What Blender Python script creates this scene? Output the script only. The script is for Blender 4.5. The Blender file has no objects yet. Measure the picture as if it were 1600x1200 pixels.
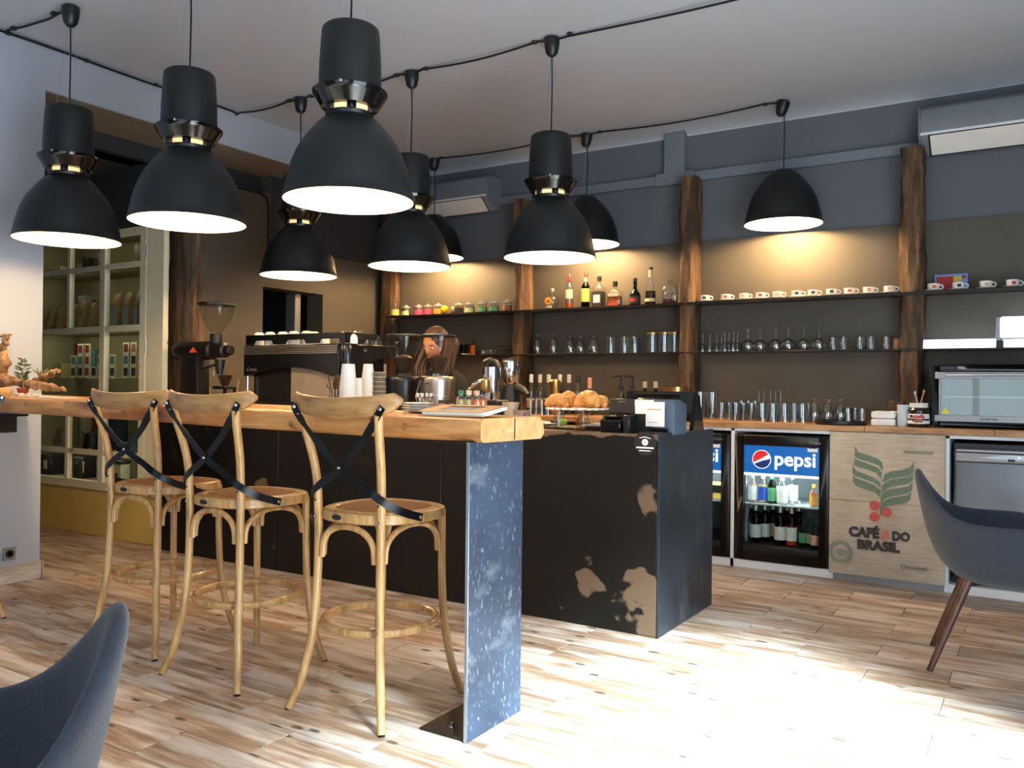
import bpy, bmesh, math, random
from math import pi, sin, cos, radians, atan2, sqrt, exp
from mathutils import Vector, Matrix

random.seed(7)
SC = bpy.context.scene
COL = SC.collection

# ------------------------------------------------------------------ camera
H = 1.2
F = 1315.77
def _rot(yaw, pitch, roll):
    cy, sy, cp, sp, cr, sr = cos(yaw), sin(yaw), cos(pitch), sin(pitch), cos(roll), sin(roll)
    R = Matrix(((cy, sy, 0), (0, 0, -1), (-sy, cy, 0)))
    P = Matrix(((1, 0, 0), (0, cp, -sp), (0, sp, cp)))
    Q = Matrix(((cr, -sr, 0), (sr, cr, 0), (0, 0, 1)))
    return Q @ P @ R
R = _rot(radians(32.092), radians(-0.2387), radians(0.6224))
cam = bpy.data.cameras.new('camera')
cam.sensor_width = 36.0
cam.lens = F / 1600 * 36.0
cam.clip_start = 0.02
camo = bpy.data.objects.new('camera', cam)
COL.objects.link(camo)
right, up, back = R[0].copy(), -R[1].copy(), -R[2].copy()
camo.matrix_world = Matrix(((right.x, up.x, back.x, 0), (right.y, up.y, back.y, 0), (right.z, up.z, back.z, H), (0, 0, 0, 1)))
SC.camera = camo
def ray(u, v):
    return R.transposed() @ Vector(((u - 800) / F, (v - 600) / F, 1.0))
def py(u, v, Y):                      # world point of the photo's pixel on the plane y = Y
    d = ray(u, v); t = Y / d.y
    return Vector((d.x * t, Y, H + d.z * t))
def pz(u, v, z):
    d = ray(u, v); t = (z - H) / d.z
    return Vector((d.x * t, d.y * t, z))
def px(u, v, X):
    d = ray(u, v); t = X / d.x
    return Vector((X, d.y * t, H + d.z * t))
def proj(p):
    c = R @ (Vector(p) - Vector((0, 0, H)))
    return (800 + F * c.x / c.z, 600 + F * c.y / c.z, c.z)
def xa(u, Y):                         # x at pixel column u for an object at depth Y
    return py(u, 600, Y).x
def mpp(u, Y):                        # metres per pixel there
    return proj(py(u, 600, Y))[2] / F

# ------------------------------------------------------------------ world, daylight, exposure
W = bpy.data.worlds.new('world'); SC.world = W; W.use_nodes = True
bgn = W.node_tree.nodes['Background']
bgn.inputs[0].default_value = (0.62, 0.78, 1.0, 1); bgn.inputs[1].default_value = 1.2
SC.view_settings.view_transform = 'Standard'
SC.view_settings.look = 'None'
SC.view_settings.exposure = 0.0
SC.view_settings.gamma = 1.0
SC.view_settings.use_curve_mapping = False
def area(name, loc, direction, sx, sy, energy, color):
    l = bpy.data.lights.new(name, 'AREA'); l.shape = 'RECTANGLE'; l.size = sx; l.size_y = sy
    l.energy = energy; l.color = color
    o = bpy.data.objects.new(name, l); COL.objects.link(o)
    o.location = loc
    o.rotation_euler = Vector(direction).to_track_quat('-Z', 'Y').to_euler()
    return o
area('daylight_shop_window', (-0.7, -1.42, 1.45), (0, 1, -0.05), 3.6, 2.3, 32, (0.80, 0.90, 1.0))
area('daylight_side_window', (1.36, 1.3, 1.3), (-1, 0.1, 0.12), 2.9, 2.2, 145, (0.78, 0.89, 1.0))
sun = bpy.data.lights.new('sun', 'SUN'); sun.energy = 75.0; sun.angle = radians(15); sun.color = (0.80, 0.91, 1.0)
suno = bpy.data.objects.new('sun', sun); COL.objects.link(suno)
suno.rotation_euler = Vector((-0.76, 0.365, -0.60)).to_track_quat('-Z', 'Y').to_euler()

# ------------------------------------------------------------------ mesh helpers
class MB:
    def __init__(s): s.v = []; s.f = []; s.m = []
    def _add(s, vs, fs, mi=0):
        b = len(s.v); s.v += [tuple(p) for p in vs]
        for f in fs: s.f.append(tuple(i + b for i in f)); s.m.append(mi)
    def box(s, x0, y0, z0, x1, y1, z1, mi=0):
        s._add([(x0,y0,z0),(x1,y0,z0),(x1,y1,z0),(x0,y1,z0),(x0,y0,z1),(x1,y0,z1),(x1,y1,z1),(x0,y1,z1)],
               [(0,3,2,1),(4,5,6,7),(0,1,5,4),(1,2,6,5),(2,3,7,6),(3,0,4,7)], mi); return s
    def cbox(s, c, d, mi=0):
        return s.box(c[0]-d[0]/2, c[1]-d[1]/2, c[2]-d[2]/2, c[0]+d[0]/2, c[1]+d[1]/2, c[2]+d[2]/2, mi)
    def lathe(s, prof, seg=20, c=(0,0,0), mi=0, closed=False):
        vs = []; fs = []; n = len(prof)
        for r, z in prof:
            for k in range(seg):
                a = 2*pi*k/seg
                vs.append((c[0]+r*cos(a), c[1]+r*sin(a), c[2]+z))
        for i in range(n-1 if not closed else n):
            j = (i+1) % n
            for k in range(seg):
                k2 = (k+1) % seg
                fs.append((i*seg+k, i*seg+k2, j*seg+k2, j*seg+k))
        if not closed:
            if prof[0][0] > 1e-6: fs.append(tuple(range(seg))[::-1])
            if prof[-1][0] > 1e-6: fs.append(tuple((n-1)*seg+k for k in range(seg)))
        s._add(vs, fs, mi); return s
    def tube(s, pts, r, seg=8, mi=0, closed=False, flat=None):
        pts = [Vector(p) for p in pts]; n = len(pts); vs = []; fs = []
        rs = r if isinstance(r, (list, tuple)) else [r]*n
        ref = None
        for i, p in enumerate(pts):
            a = pts[(i-1) % n] if (i > 0 or closed) else p
            b = pts[(i+1) % n] if (i < n-1 or closed) else p
            t = (b-a).normalized()
            if ref is None:
                ref = Vector((0,0,1)) if abs(t.z) < 0.9 else Vector((1,0,0))
            e1 = (ref - t*ref.dot(t)).normalized(); e2 = t.cross(e1); ref = e1
            for k in range(seg):
                q = 2*pi*k/seg
                vs.append(p + e1*(rs[i]*cos(q)) + e2*(rs[i]*(flat or 1)*sin(q)))
        for i in range(n if closed else n-1):
            j = (i+1) % n
            for k in range(seg):
                k2 = (k+1) % seg
                fs.append((i*seg+k, i*seg+k2, j*seg+k2, j*seg+k))
        if not closed:
            fs.append(tuple(range(seg))[::-1]); fs.append(tuple((n-1)*seg+k for k in range(seg)))
        s._add(vs, fs, mi); return s
    def ribbon(s, pts, wid, nrm, th, mi=0):      # flat strip: width vectors and normals per point
        vs = []; fs = []
        for p, w, n in zip(pts, wid, nrm):
            p = Vector(p); w = Vector(w); n = Vector(n).normalized()*th/2
            vs += [p-w-n, p+w-n, p+w+n, p-w+n]
        for i in range(len(pts)-1):
            for k in range(4):
                k2 = (k+1) % 4
                fs.append((i*4+k, i*4+k2, i*4+4+k2, i*4+4+k))
        e = (len(pts)-1)*4
        fs += [(3,2,1,0), (e,e+1,e+2,e+3)]
        s._add(vs, fs, mi); return s
    def prism(s, poly, axis, a, b, mi=0):        # polygon extruded along an axis from a to b
        n = len(poly)
        def P(q, w): return {'x': (w,q[0],q[1]), 'y': (q[0],w,q[1]), 'z': (q[0],q[1],w)}[axis]
        vs = [P(q,a) for q in poly] + [P(q,b) for q in poly]
        fs = [tuple(range(n))[::-1], tuple(range(n,2*n))]
        for k in range(n): fs.append((k,(k+1)%n,n+(k+1)%n,n+k))
        s._add(vs, fs, mi); return s
    def ball(s, c, r, seg=14, rings=9, mi=0, fn=None):
        vs = []; fs = []
        if not isinstance(r, (tuple, list)): r = (r, r, r)
        for i in range(rings+1):
            t = pi*i/rings
            for k in range(seg):
                a = 2*pi*k/seg
                p = Vector((r[0]*sin(t)*cos(a), r[1]*sin(t)*sin(a), r[2]*cos(t)))
                if fn: p = fn(p)
                vs.append((c[0]+p.x, c[1]+p.y, c[2]+p.z))
        for i in range(rings):
            for k in range(seg):
                k2 = (k+1) % seg
                fs.append((i*seg+k, (i+1)*seg+k, (i+1)*seg+k2, i*seg+k2))
        s._add(vs, fs, mi); return s
    def mesh(s, name, mats, smooth=True, bevel=0.0, bseg=1, angle=38):
        me = bpy.data.meshes.new(name)
        me.from_pydata(s.v, [], s.f)
        if not isinstance(mats, (list, tuple)): mats = [mats]
        for m in mats: me.materials.append(m)
        me.polygons.foreach_set('material_index', s.m)
        bm = bmesh.new(); bm.from_mesh(me)
        bmesh.ops.remove_doubles(bm, verts=bm.verts, dist=1e-6)
        bmesh.ops.recalc_face_normals(bm, faces=bm.faces)
        if bevel:
            es = [e for e in bm.edges if len(e.link_faces) == 2 and e.calc_face_angle(0) > radians(30)]
            bmesh.ops.bevel(bm, geom=es, offset=bevel, segments=bseg, profile=0.6, affect='EDGES', clamp_overlap=True)
        bm.to_mesh(me); bm.free()
        if smooth:
            me.polygons.foreach_set('use_smooth', [True]*len(me.polygons))
            me.set_sharp_from_angle(angle=radians(angle))
        me.update()
        return me
def link(name, me, parent=None, loc=None, rot=None):
    o = bpy.data.objects.new(name, me); COL.objects.link(o)
    if parent is not None: o.parent = parent
    if loc is not None: o.location = loc
    if rot is not None: o.rotation_euler = rot
    return o
def part(name, mb, mats, parent=None, loc=None, rot=None, smooth=True, bevel=0.0, bseg=1, angle=38):
    return link(name, mb.mesh(name, mats, smooth, bevel, bseg, angle), parent, loc, rot)
def tag(o, label, cat, group=None):
    o['label'] = label; o['category'] = cat
    if group: o['group'] = group
    return o
def thing(name, label, cat, loc=(0,0,0), rz=0.0, group=None):
    o = bpy.data.objects.new(name, None); COL.objects.link(o)
    o.empty_display_size = 0.05
    o.location = loc; o.rotation_euler = (0,0,rz)
    return tag(o, label, cat, group)
def struct(name, mb, mats, parent=None, **k):
    o = part(name, mb, mats, parent, **k)
    if parent is None: o['kind'] = 'structure'
    return o
def dup(root, label, loc, rz=None, group=None, scale=None):
    r = root.copy(); COL.objects.link(r); r.location = loc
    if rz is not None: r.rotation_euler = (0,0,rz)
    if scale is not None: r.scale = scale if isinstance(scale, (tuple, list)) else (scale,)*3
    r['label'] = label
    if group: r['group'] = group
    def rec(a, b):
        for ch in list(a.children):
            c = ch.copy(); COL.objects.link(c); c.parent = b
            rec(ch, c)
    rec(root, r)
    return r
ORD = ['first','second','third','fourth','fifth','sixth','seventh','eighth','ninth','tenth','eleventh','twelfth','thirteenth','fourteenth']

# ------------------------------------------------------------------ materials
def lin(r, g, b):
    f = lambda c: (c/255/12.92) if c/255 <= 0.04045 else ((c/255+0.055)/1.055)**2.4
    return (f(r), f(g), f(b), 1.0)
MATS = {}
def mat(name, rgb, rough=0.5, metal=0.0, var=0.10, scale=6.0, stretch=(1,1,1), bump=0.0, bscale=None, coat=0.0, emit=None, es=0.0, spec=0.5, sheen=0.0):
    if name in MATS: return MATS[name]
    m = bpy.data.materials.new(name); m.use_nodes = True; MATS[name] = m
    nt = m.node_tree; b = nt.nodes['Principled BSDF']
    c = lin(*rgb)
    b.inputs['Roughness'].default_value = rough; b.inputs['Metallic'].default_value = metal
    b.inputs['Specular IOR Level'].default_value = spec
    if coat: b.inputs['Coat Weight'].default_value = coat; b.inputs['Coat Roughness'].default_value = 0.1
    if sheen: b.inputs['Sheen Weight'].default_value = sheen
    tc = nt.nodes.new('ShaderNodeTexCoord'); mp = nt.nodes.new('ShaderNodeMapping')
    mp.inputs['Scale'].default_value = stretch
    nt.links.new(tc.outputs['Object'], mp.inputs['Vector'])
    nz = nt.nodes.new('ShaderNodeTexNoise'); nz.inputs['Scale'].default_value = scale; nz.inputs['Detail'].default_value = 4
    nt.links.new(mp.outputs['Vector'], nz.inputs['Vector'])
    rp = nt.nodes.new('ShaderNodeValToRGB')
    rp.color_ramp.elements[0].position = 0.3; rp.color_ramp.elements[1].position = 0.7
    rp.color_ramp.elements[0].color = tuple(x*(1-var) for x in c[:3])+(1,)
    rp.color_ramp.elements[1].color = tuple(min(1, x*(1+var)) for x in c[:3])+(1,)
    nt.links.new(nz.outputs['Fac'], rp.inputs['Fac'])
    nt.links.new(rp.outputs['Color'], b.inputs['Base Color'])
    if bump:
        n2 = nt.nodes.new('ShaderNodeTexNoise'); n2.inputs['Scale'].default_value = bscale or scale*3; n2.inputs['Detail'].default_value = 3
        nt.links.new(mp.outputs['Vector'], n2.inputs['Vector'])
        bp = nt.nodes.new('ShaderNodeBump'); bp.inputs['Strength'].default_value = bump; bp.inputs['Distance'].default_value = 0.01
        nt.links.new(n2.outputs['Fac'], bp.inputs['Height']); nt.links.new(bp.outputs['Normal'], b.inputs['Normal'])
    if emit:
        b.inputs['Emission Color'].default_value = lin(*emit); b.inputs['Emission Strength'].default_value = es
    return m
def glassmat(name, rgb=(255,255,255), ior=1.35, rough=0.02, power=3.2, top=0.9):
    if name in MATS: return MATS[name]
    m = bpy.data.materials.new(name); m.use_nodes = True; MATS[name] = m
    nt = m.node_tree; nt.nodes.remove(nt.nodes['Principled BSDF'])
    out = nt.nodes['Material Output']
    tr = nt.nodes.new('ShaderNodeBsdfTransparent'); tr.inputs[0].default_value = lin(*rgb)
    gl = nt.nodes.new('ShaderNodeBsdfGlossy'); gl.inputs['Roughness'].default_value = rough
    lw = nt.nodes.new('ShaderNodeLayerWeight'); lw.inputs['Blend'].default_value = 0.5      # thin-walled glass: Schlick reflectance, same from both sides
    pw = nt.nodes.new('ShaderNodeMath'); pw.operation = 'POWER'; pw.inputs[1].default_value = power
    f0 = ((ior-1)/(ior+1))**2
    fr = nt.nodes.new('ShaderNodeMapRange'); fr.inputs['To Min'].default_value = f0; fr.inputs['To Max'].default_value = top
    nt.links.new(lw.outputs['Facing'], pw.inputs[0]); nt.links.new(pw.outputs[0], fr.inputs['Value'])
    mx = nt.nodes.new('ShaderNodeMixShader')
    nz = nt.nodes.new('ShaderNodeTexNoise'); nz.inputs['Scale'].default_value = 12
    vr = nt.nodes.new('ShaderNodeMapRange'); vr.inputs['To Min'].default_value = max(0.004, rough*0.6); vr.inputs['To Max'].default_value = rough*1.4
    nt.links.new(nz.outputs['Fac'], vr.inputs['Value']); nt.links.new(vr.outputs[0], gl.inputs['Roughness'])
    nt.links.new(fr.outputs[0], mx.inputs[0]); nt.links.new(tr.outputs[0], mx.inputs[1]); nt.links.new(gl.outputs[0], mx.inputs[2])
    nt.links.new(mx.outputs[0], out.inputs['Surface'])
    return m
def nodes_of(m):
    nt = m.node_tree
    return nt, nt.nodes['Principled BSDF']
def woodmat(name, dark, mid, light, stretch, rough=0.5, scale=3.0, bump=0.15, randomize=False, coat=0.0):
    if name in MATS: return MATS[name]
    m = bpy.data.materials.new(name); m.use_nodes = True; MATS[name] = m
    nt, b = nodes_of(m); b.inputs['Roughness'].default_value = rough
    if coat: b.inputs['Coat Weight'].default_value = coat; b.inputs['Coat Roughness'].default_value = 0.15
    tc = nt.nodes.new('ShaderNodeTexCoord'); mp = nt.nodes.new('ShaderNodeMapping'); mp.inputs['Scale'].default_value = stretch
    src = tc.outputs['Object']
    if randomize:
        oi = nt.nodes.new('ShaderNodeObjectInfo'); ml = nt.nodes.new('ShaderNodeMath'); ml.operation = 'MULTIPLY'; ml.inputs[1].default_value = 57.0
        nt.links.new(oi.outputs['Random'], ml.inputs[0])
        ad = nt.nodes.new('ShaderNodeVectorMath'); ad.operation = 'ADD'
        nt.links.new(src, ad.inputs[0]); nt.links.new(ml.outputs[0], ad.inputs[1]); src = ad.outputs[0]
    nt.links.new(src, mp.inputs['Vector'])
    nz = nt.nodes.new('ShaderNodeTexNoise'); nz.inputs['Scale'].default_value = scale; nz.inputs['Detail'].default_value = 8; nz.inputs['Roughness'].default_value = 0.65; nz.inputs['Distortion'].default_value = 0.4
    nt.links.new(mp.outputs['Vector'], nz.inputs['Vector'])
    rp = nt.nodes.new('ShaderNodeValToRGB'); e = rp.color_ramp.elements
    e[0].position = 0.33; e[0].color = lin(*dark); e[1].position = 0.68; e[1].color = lin(*light)
    k = e.new(0.5); k.color = lin(*mid)
    nt.links.new(nz.outputs['Fac'], rp.inputs['Fac']); nt.links.new(rp.outputs['Color'], b.inputs['Base Color'])
    if bump:
        bp = nt.nodes.new('ShaderNodeBump'); bp.inputs['Strength'].default_value = bump; bp.inputs['Distance'].default_value = 0.004
        nt.links.new(nz.outputs['Fac'], bp.inputs['Height']); nt.links.new(bp.outputs['Normal'], b.inputs['Normal'])
    return m
def add_patches(m, rgb, scale, lo, hi, stretch=(1,1,1), grad=None, detail=3, seed=0.0):
    """worn patches of another colour over a material; grad = (axis, x0, x1, amount) makes them denser towards one edge"""
    nt, b = nodes_of(m)
    tc = nt.nodes.new('ShaderNodeTexCoord'); mp = nt.nodes.new('ShaderNodeMapping'); mp.inputs['Scale'].default_value = stretch
    mp.inputs['Location'].default_value = (seed, seed*1.7, seed*0.6)
    nt.links.new(tc.outputs['Object'], mp.inputs['Vector'])
    nz = nt.nodes.new('ShaderNodeTexNoise'); nz.inputs['Scale'].default_value = scale; nz.inputs['Detail'].default_value = detail
    nt.links.new(mp.outputs['Vector'], nz.inputs['Vector'])
    val = nz.outputs['Fac']
    for g in (grad or []):
        ax, x0, x1, amt = g
        sp = nt.nodes.new('ShaderNodeSeparateXYZ'); nt.links.new(tc.outputs['Object'], sp.inputs[0])
        mr = nt.nodes.new('ShaderNodeMapRange'); mr.inputs['From Min'].default_value = x0; mr.inputs['From Max'].default_value = x1
        mr.inputs['To Min'].default_value = 0; mr.inputs['To Max'].default_value = amt
        nt.links.new(sp.outputs['XYZ'.index(ax)], mr.inputs['Value'])
        ad = nt.nodes.new('ShaderNodeMath'); ad.operation = 'ADD'
        nt.links.new(val, ad.inputs[0]); nt.links.new(mr.outputs[0], ad.inputs[1]); val = ad.outputs[0]
    mr = nt.nodes.new('ShaderNodeMapRange'); mr.inputs['From Min'].default_value = lo; mr.inputs['From Max'].default_value = hi
    nt.links.new(val, mr.inputs['Value'])
    old = b.inputs['Base Color'].links[0].from_socket
    mx = nt.nodes.new('ShaderNodeMix'); mx.data_type = 'RGBA'
    nt.links.new(mr.outputs[0], mx.inputs['Factor']); nt.links.new(old, mx.inputs['A']); mx.inputs['B'].default_value = lin(*rgb)
    nt.links.new(mx.outputs['Result'], b.inputs['Base Color'])
    return mr.outputs[0]

M_ceil = mat('ceiling_paint', (180,188,199), 0.9, var=0.03, scale=1.5, bump=0.04, bscale=3)
M_blue = mat('blue_grey_wall_paint', (100,105,112), 0.85, var=0.04, scale=2.0, bump=0.03, bscale=40)
M_lblue = mat('pale_blue_wall_paint', (168,176,190), 0.85, var=0.03, scale=2.0, bump=0.03, bscale=40)
M_taupe = mat('taupe_wall_panel', (88,82,72), 0.62, var=0.10, scale=2.5, bump=0.05, bscale=6)
M_soffit = mat('brown_soffit_paint', (128,118,106), 0.8, var=0.06, scale=3)
M_dark = mat('charcoal_wall_paint', (52,54,58), 0.8, var=0.08, scale=3)
M_grout = mat('pale_grout', (205,195,180), 0.8, var=0.05)
M_black = mat('matt_black_lacquer', (13,14,15), 0.42, var=0.12, scale=9)
M_gblack = mat('gloss_black_plastic', (12,12,13), 0.12, var=0.1)
M_bplastic = mat('black_plastic', (20,20,21), 0.4, var=0.1)
M_cable = mat('black_cable', (10,10,11), 0.6)
M_chrome = mat('polished_steel', (215,215,215), 0.12, 1.0, var=0.03)
M_steel = mat('brushed_steel', (176,178,180), 0.34, 1.0, var=0.06, scale=8, stretch=(1,1,40))
M_silver = mat('silver_paint', (150,150,152), 0.4, 0.6, var=0.04)
M_white = mat('white_laminate', (226,229,232), 0.45, var=0.03)
M_paper = mat('white_paper', (240,238,232), 0.8, var=0.03)
M_porc = mat('white_porcelain', (238,234,226), 0.18, var=0.02)
M_glass = glassmat('clear_glass', (250,252,252), 1.9)
M_pane = glassmat('window_glass', (240,244,242), 1.3, power=5)
M_hop = glassmat('smoky_hopper_plastic', (250,249,247), 1.28, power=5, top=0.6)
M_lampin = mat('white_lamp_lining', (250,246,236), 0.5, var=0.01)
M_gold = mat('warm_gold_metal', (205,170,105), 0.28, 1.0, var=0.05)
# ================================================================== SETTING
M_plank = woodmat('wood_look_tile', (118,94,76), (154,126,104), (202,187,170), (1.1,12,1), 0.42, 2.6, 0.06, True)
nt, b = nodes_of(M_plank)
# grey-washed streaks and dark knots in the printed tile
tc = nt.nodes.new('ShaderNodeTexCoord'); oi = nt.nodes.new('ShaderNodeObjectInfo')
ml = nt.nodes.new('ShaderNodeMath'); ml.operation = 'MULTIPLY'; ml.inputs[1].default_value = 91.0
nt.links.new(oi.outputs['Random'], ml.inputs[0])
ad = nt.nodes.new('ShaderNodeVectorMath'); ad.operation = 'ADD'
nt.links.new(tc.outputs['Object'], ad.inputs[0]); nt.links.new(ml.outputs[0], ad.inputs[1])
mp = nt.nodes.new('ShaderNodeMapping'); mp.inputs['Scale'].default_value = (0.9, 5.0, 1)
nt.links.new(ad.outputs[0], mp.inputs['Vector'])
nz = nt.nodes.new('ShaderNodeTexNoise'); nz.inputs['Scale'].default_value = 2.2; nz.inputs['Detail'].default_value = 5
nt.links.new(mp.outputs['Vector'], nz.inputs['Vector'])
mr = nt.nodes.new('ShaderNodeMapRange'); mr.inputs['From Min'].default_value = 0.45; mr.inputs['From Max'].default_value = 0.62; mr.inputs['To Max'].default_value = 0.66
nt.links.new(nz.outputs['Fac'], mr.inputs['Value'])
old = b.inputs['Base Color'].links[0].from_socket
mx = nt.nodes.new('ShaderNodeMix'); mx.data_type = 'RGBA'
nt.links.new(mr.outputs[0], mx.inputs['Factor']); nt.links.new(old, mx.inputs['A']); mx.inputs['B'].default_value = lin(214,209,203)
mp2 = nt.nodes.new('ShaderNodeMapping'); mp2.inputs['Scale'].default_value = (3.2, 8.0, 0.01)
nt.links.new(ad.outputs[0], mp2.inputs['Vector'])
vo = nt.nodes.new('ShaderNodeTexVoronoi'); vo.inputs['Scale'].default_value = 1.35
nt.links.new(mp2.outputs['Vector'], vo.inputs['Vector'])
mr2 = nt.nodes.new('ShaderNodeMapRange'); mr2.inputs['From Min'].default_value = 0.10; mr2.inputs['From Max'].default_value = 0.155; mr2.inputs['To Min'].default_value = 0.85; mr2.inputs['To Max'].default_value = 0.0
nt.links.new(vo.outputs['Distance'], mr2.inputs['Value'])
mx2 = nt.nodes.new('ShaderNodeMix'); mx2.data_type = 'RGBA'
nt.links.new(mr2.outputs[0], mx2.inputs['Factor']); nt.links.new(mx.outputs['Result'], mx2.inputs['A']); mx2.inputs['B'].default_value = lin(58,44,38)
# every tile its own tone
hs = nt.nodes.new('ShaderNodeHueSaturation')
mv = nt.nodes.new('ShaderNodeMapRange'); mv.inputs['To Min'].default_value = 0.82; mv.inputs['To Max'].default_value = 1.15
nt.links.new(oi.outputs['Random'], mv.inputs['Value']); nt.links.new(mv.outputs[0], hs.inputs['Value'])
nt.links.new(mx2.outputs['Result'], hs.inputs['Color']); nt.links.new(hs.outputs['Color'], b.inputs['Base Color'])

floor = struct('floor', MB().box(-7.6,-1.7,-0.12,1.6,6.6,-0.006), M_grout, smooth=False)
PW, PL = 0.2046, 0.6225
pme = MB().box(-PL/2+0.0016,-PW/2+0.0016,-0.012,PL/2-0.0016,PW/2-0.0016,0.0).mesh('plank', M_plank, False, 0.0012)
stuffmb = MB()
cand = []
for k in range(-16, 24):
    y = 1.67 + (k+0.5)*PW
    for j in range(-26, 6):
        x = (j+0.5 + (0.0 if k % 2 == 0 else 0.5))*PL
        if x < -7.55 or x > 1.5 or y < -1.6 or y > 6.5: continue
        vis = False; dep = 9e9
        for sx in (-0.5, 0, 0.5):
            for sy in (-0.5, 0.5):
                q = (x+sx*PL, y+sy*PW)
                u, v, d = proj((q[0], q[1], 0))
                hid = (q[1] > 3.86 and q[0] < -1.62) or q[1] > 5.72 or (q[0] < -5.25 and q[1] < 2.8) or q[0] < -7.1
                if d > 0.3 and -6 < u < 1606 and v < 1206 and not hid: vis = True; dep = min(dep, d)
        cand.append((0 if vis else 1, dep, x, y))
cand.sort()
for i, (nv, dep, x, y) in enumerate(cand):
    if nv == 0 and i < 298:
        link('plank', pme, floor, (x, y, 0))
    else:
        a, bq = PL/2-0.0016, PW/2-0.0016
        stuffmb.box(x-a, y-bq, -0.012, x+a, y+bq, 0.0)
fo = part('far_planks', stuffmb, M_plank, floor, smooth=False); fo['kind'] = 'stuff'

ZC = 3.28
# ceiling with a plaster cove against the back wall
prof = [(-1.7, ZC), (6.20, ZC)] + [(6.20+0.25*sin(a), ZC-0.05+0.05*cos(a)) for a in [pi/2*k/8 for k in range(1, 9)]] + [(6.6, ZC-0.05), (6.6, ZC+0.15), (-1.7, ZC+0.15)]
struct('ceiling', MB().prism(prof, 'x', -7.6, 1.6), M_ceil, angle=30)

wb = struct('wall_back', MB().box(-5.8,6.45,0,1.6,6.6,3.26), M_blue, smooth=False)
part('lower_panel', MB().box(-5.595,6.43,0.9,1.45,6.452,2.375), M_taupe, wb, smooth=False)

# left wall of the room, ending at the opening to the display alcove
wl = struct('wall_left', MB().box(-5.42,-1.7,0,-5.2,2.85,ZC), M_lblue, smooth=False)
hb = MB(); hb.box(-5.72,2.85,3.0,-5.2,6.45,ZC,0)
hd = struct('trim_1', hb, [M_lblue], smooth=False)
part('soffit', MB().box(-5.72,2.852,2.992,-5.201,6.45,3.0), M_soffit, hd, smooth=False)
# alcove
struct('wall_alcove', MB().box(-7.6,2.6,0,-7.3,4.5,3.28).box(-7.6,2.6,2.86,-5.72,4.97,3.0).box(-7.6,2.66,0,-5.42,2.85,2.9), M_dark, smooth=False)
struct('wall_left_upper', MB().box(-5.9,2.85,2.86,-5.7,4.97,3.0).box(-7.4,3.9,2.41,-5.69,4.35,2.86).box(-7.4,4.32,0,-5.7,4.4,2.4), M_dark, smooth=False)
# left wall of the bar with the pass-through hatch
XB = -5.6
mb = MB()
mb.box(XB-0.08,4.2,0,XB,4.931,2.838).box(XB-0.2,5.636,0,XB,6.45,3.0).box(XB-0.2,4.931,0,XB,5.636,1.30).box(XB-0.2,4.931,2.036,XB,5.636,2.838).box(XB-0.2,5.0,2.838,XB,5.636,3.0)
wbl = struct('wall_bar_left', mb, M_taupe, smooth=False)
up_ = MB().box(XB-0.01,5.01,2.395,XB+0.006,6.44,2.995)
part('upper_panel', up_, M_dark, wbl, smooth=False)
# dim room seen through the hatch
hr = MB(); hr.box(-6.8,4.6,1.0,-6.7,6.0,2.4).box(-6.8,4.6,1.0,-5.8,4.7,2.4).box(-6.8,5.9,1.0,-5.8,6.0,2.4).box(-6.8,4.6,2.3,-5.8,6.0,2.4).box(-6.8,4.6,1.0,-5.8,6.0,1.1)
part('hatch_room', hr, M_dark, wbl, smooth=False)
part('hatch_jamb', MB().box(-5.83,5.40,1.30,-5.71,5.47,2.03), M_silver, wbl, bevel=0.004)
# right and front walls with their windows (behind / beside the camera)
mb = MB(); XR = 1.42
mb.box(XR,-1.7,0,XR+0.16,-0.25,ZC).box(XR,2.75,0,XR+0.16,6.6,ZC).box(XR,-0.25,0,XR+0.16,2.75,0.12).box(XR,-0.25,2.42,XR+0.16,2.75,ZC)
struct('wall_right', mb, M_blue, smooth=False)
mb = MB(); YF = -1.5
mb.box(-7.6,YF-0.16,0,-2.6,YF,ZC).box(1.15,YF-0.16,0,1.6,YF,ZC).box(-2.6,YF-0.16,0,1.15,YF,0.2).box(-2.6,YF-0.16,2.65,1.15,YF,ZC)
struct('wall_front', mb, M_blue, smooth=False)
wn = MB(); wn.box(XR+0.02,-0.25,0.12,XR+0.1,-0.18,2.42).box(XR+0.02,2.68,0.12,XR+0.1,2.75,2.42).box(XR+0.02,-0.25,0.12,XR+0.1,2.75,0.19).box(XR+0.02,-0.25,2.35,XR+0.1,2.75,2.42)
w1 = struct('window_1', wn, M_black, bevel=0.004)
part('pane', MB().box(XR+0.05,-0.19,0.18,XR+0.056,2.69,2.36), M_pane, w1)
wn = MB(); wn.box(-2.6,YF-0.1,0.2,-2.53,YF-0.02,2.65).box(1.08,YF-0.1,0.2,1.15,YF-0.02,2.65).box(-2.6,YF-0.1,0.2,1.15,YF-0.02,0.27).box(-2.6,YF-0.1,2.58,1.15,YF-0.02,2.65).box(-0.78,YF-0.1,0.2,-0.70,YF-0.02,2.65)
w2 = struct('window_2', wn, M_black, bevel=0.004)
part('pane', MB().box(-2.54,YF-0.06,0.26,-0.77,YF-0.054,2.6), M_pane, w2); part('pane', MB().box(-0.71,YF-0.06,0.26,1.09,YF-0.054,2.6), M_pane, w2)
M_base = woodmat('pale_weathered_skirting', (150,132,116), (186,174,162), (214,208,200), (6,0.8,6), 0.5, 3)
struct('baseboard_left', MB().box(-5.2,-1.5,0,-5.182,2.862,0.105).box(-5.42,2.85,0,-5.182,2.868,0.105), M_base, bevel=0.003)
sk = tag(part('wall_socket', MB().box(-5.2,2.63,0.14,-5.188,2.705,0.215), M_silver, bevel=0.004), 'small grey wall socket low on the pale blue wall above the baseboard', 'socket')
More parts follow.
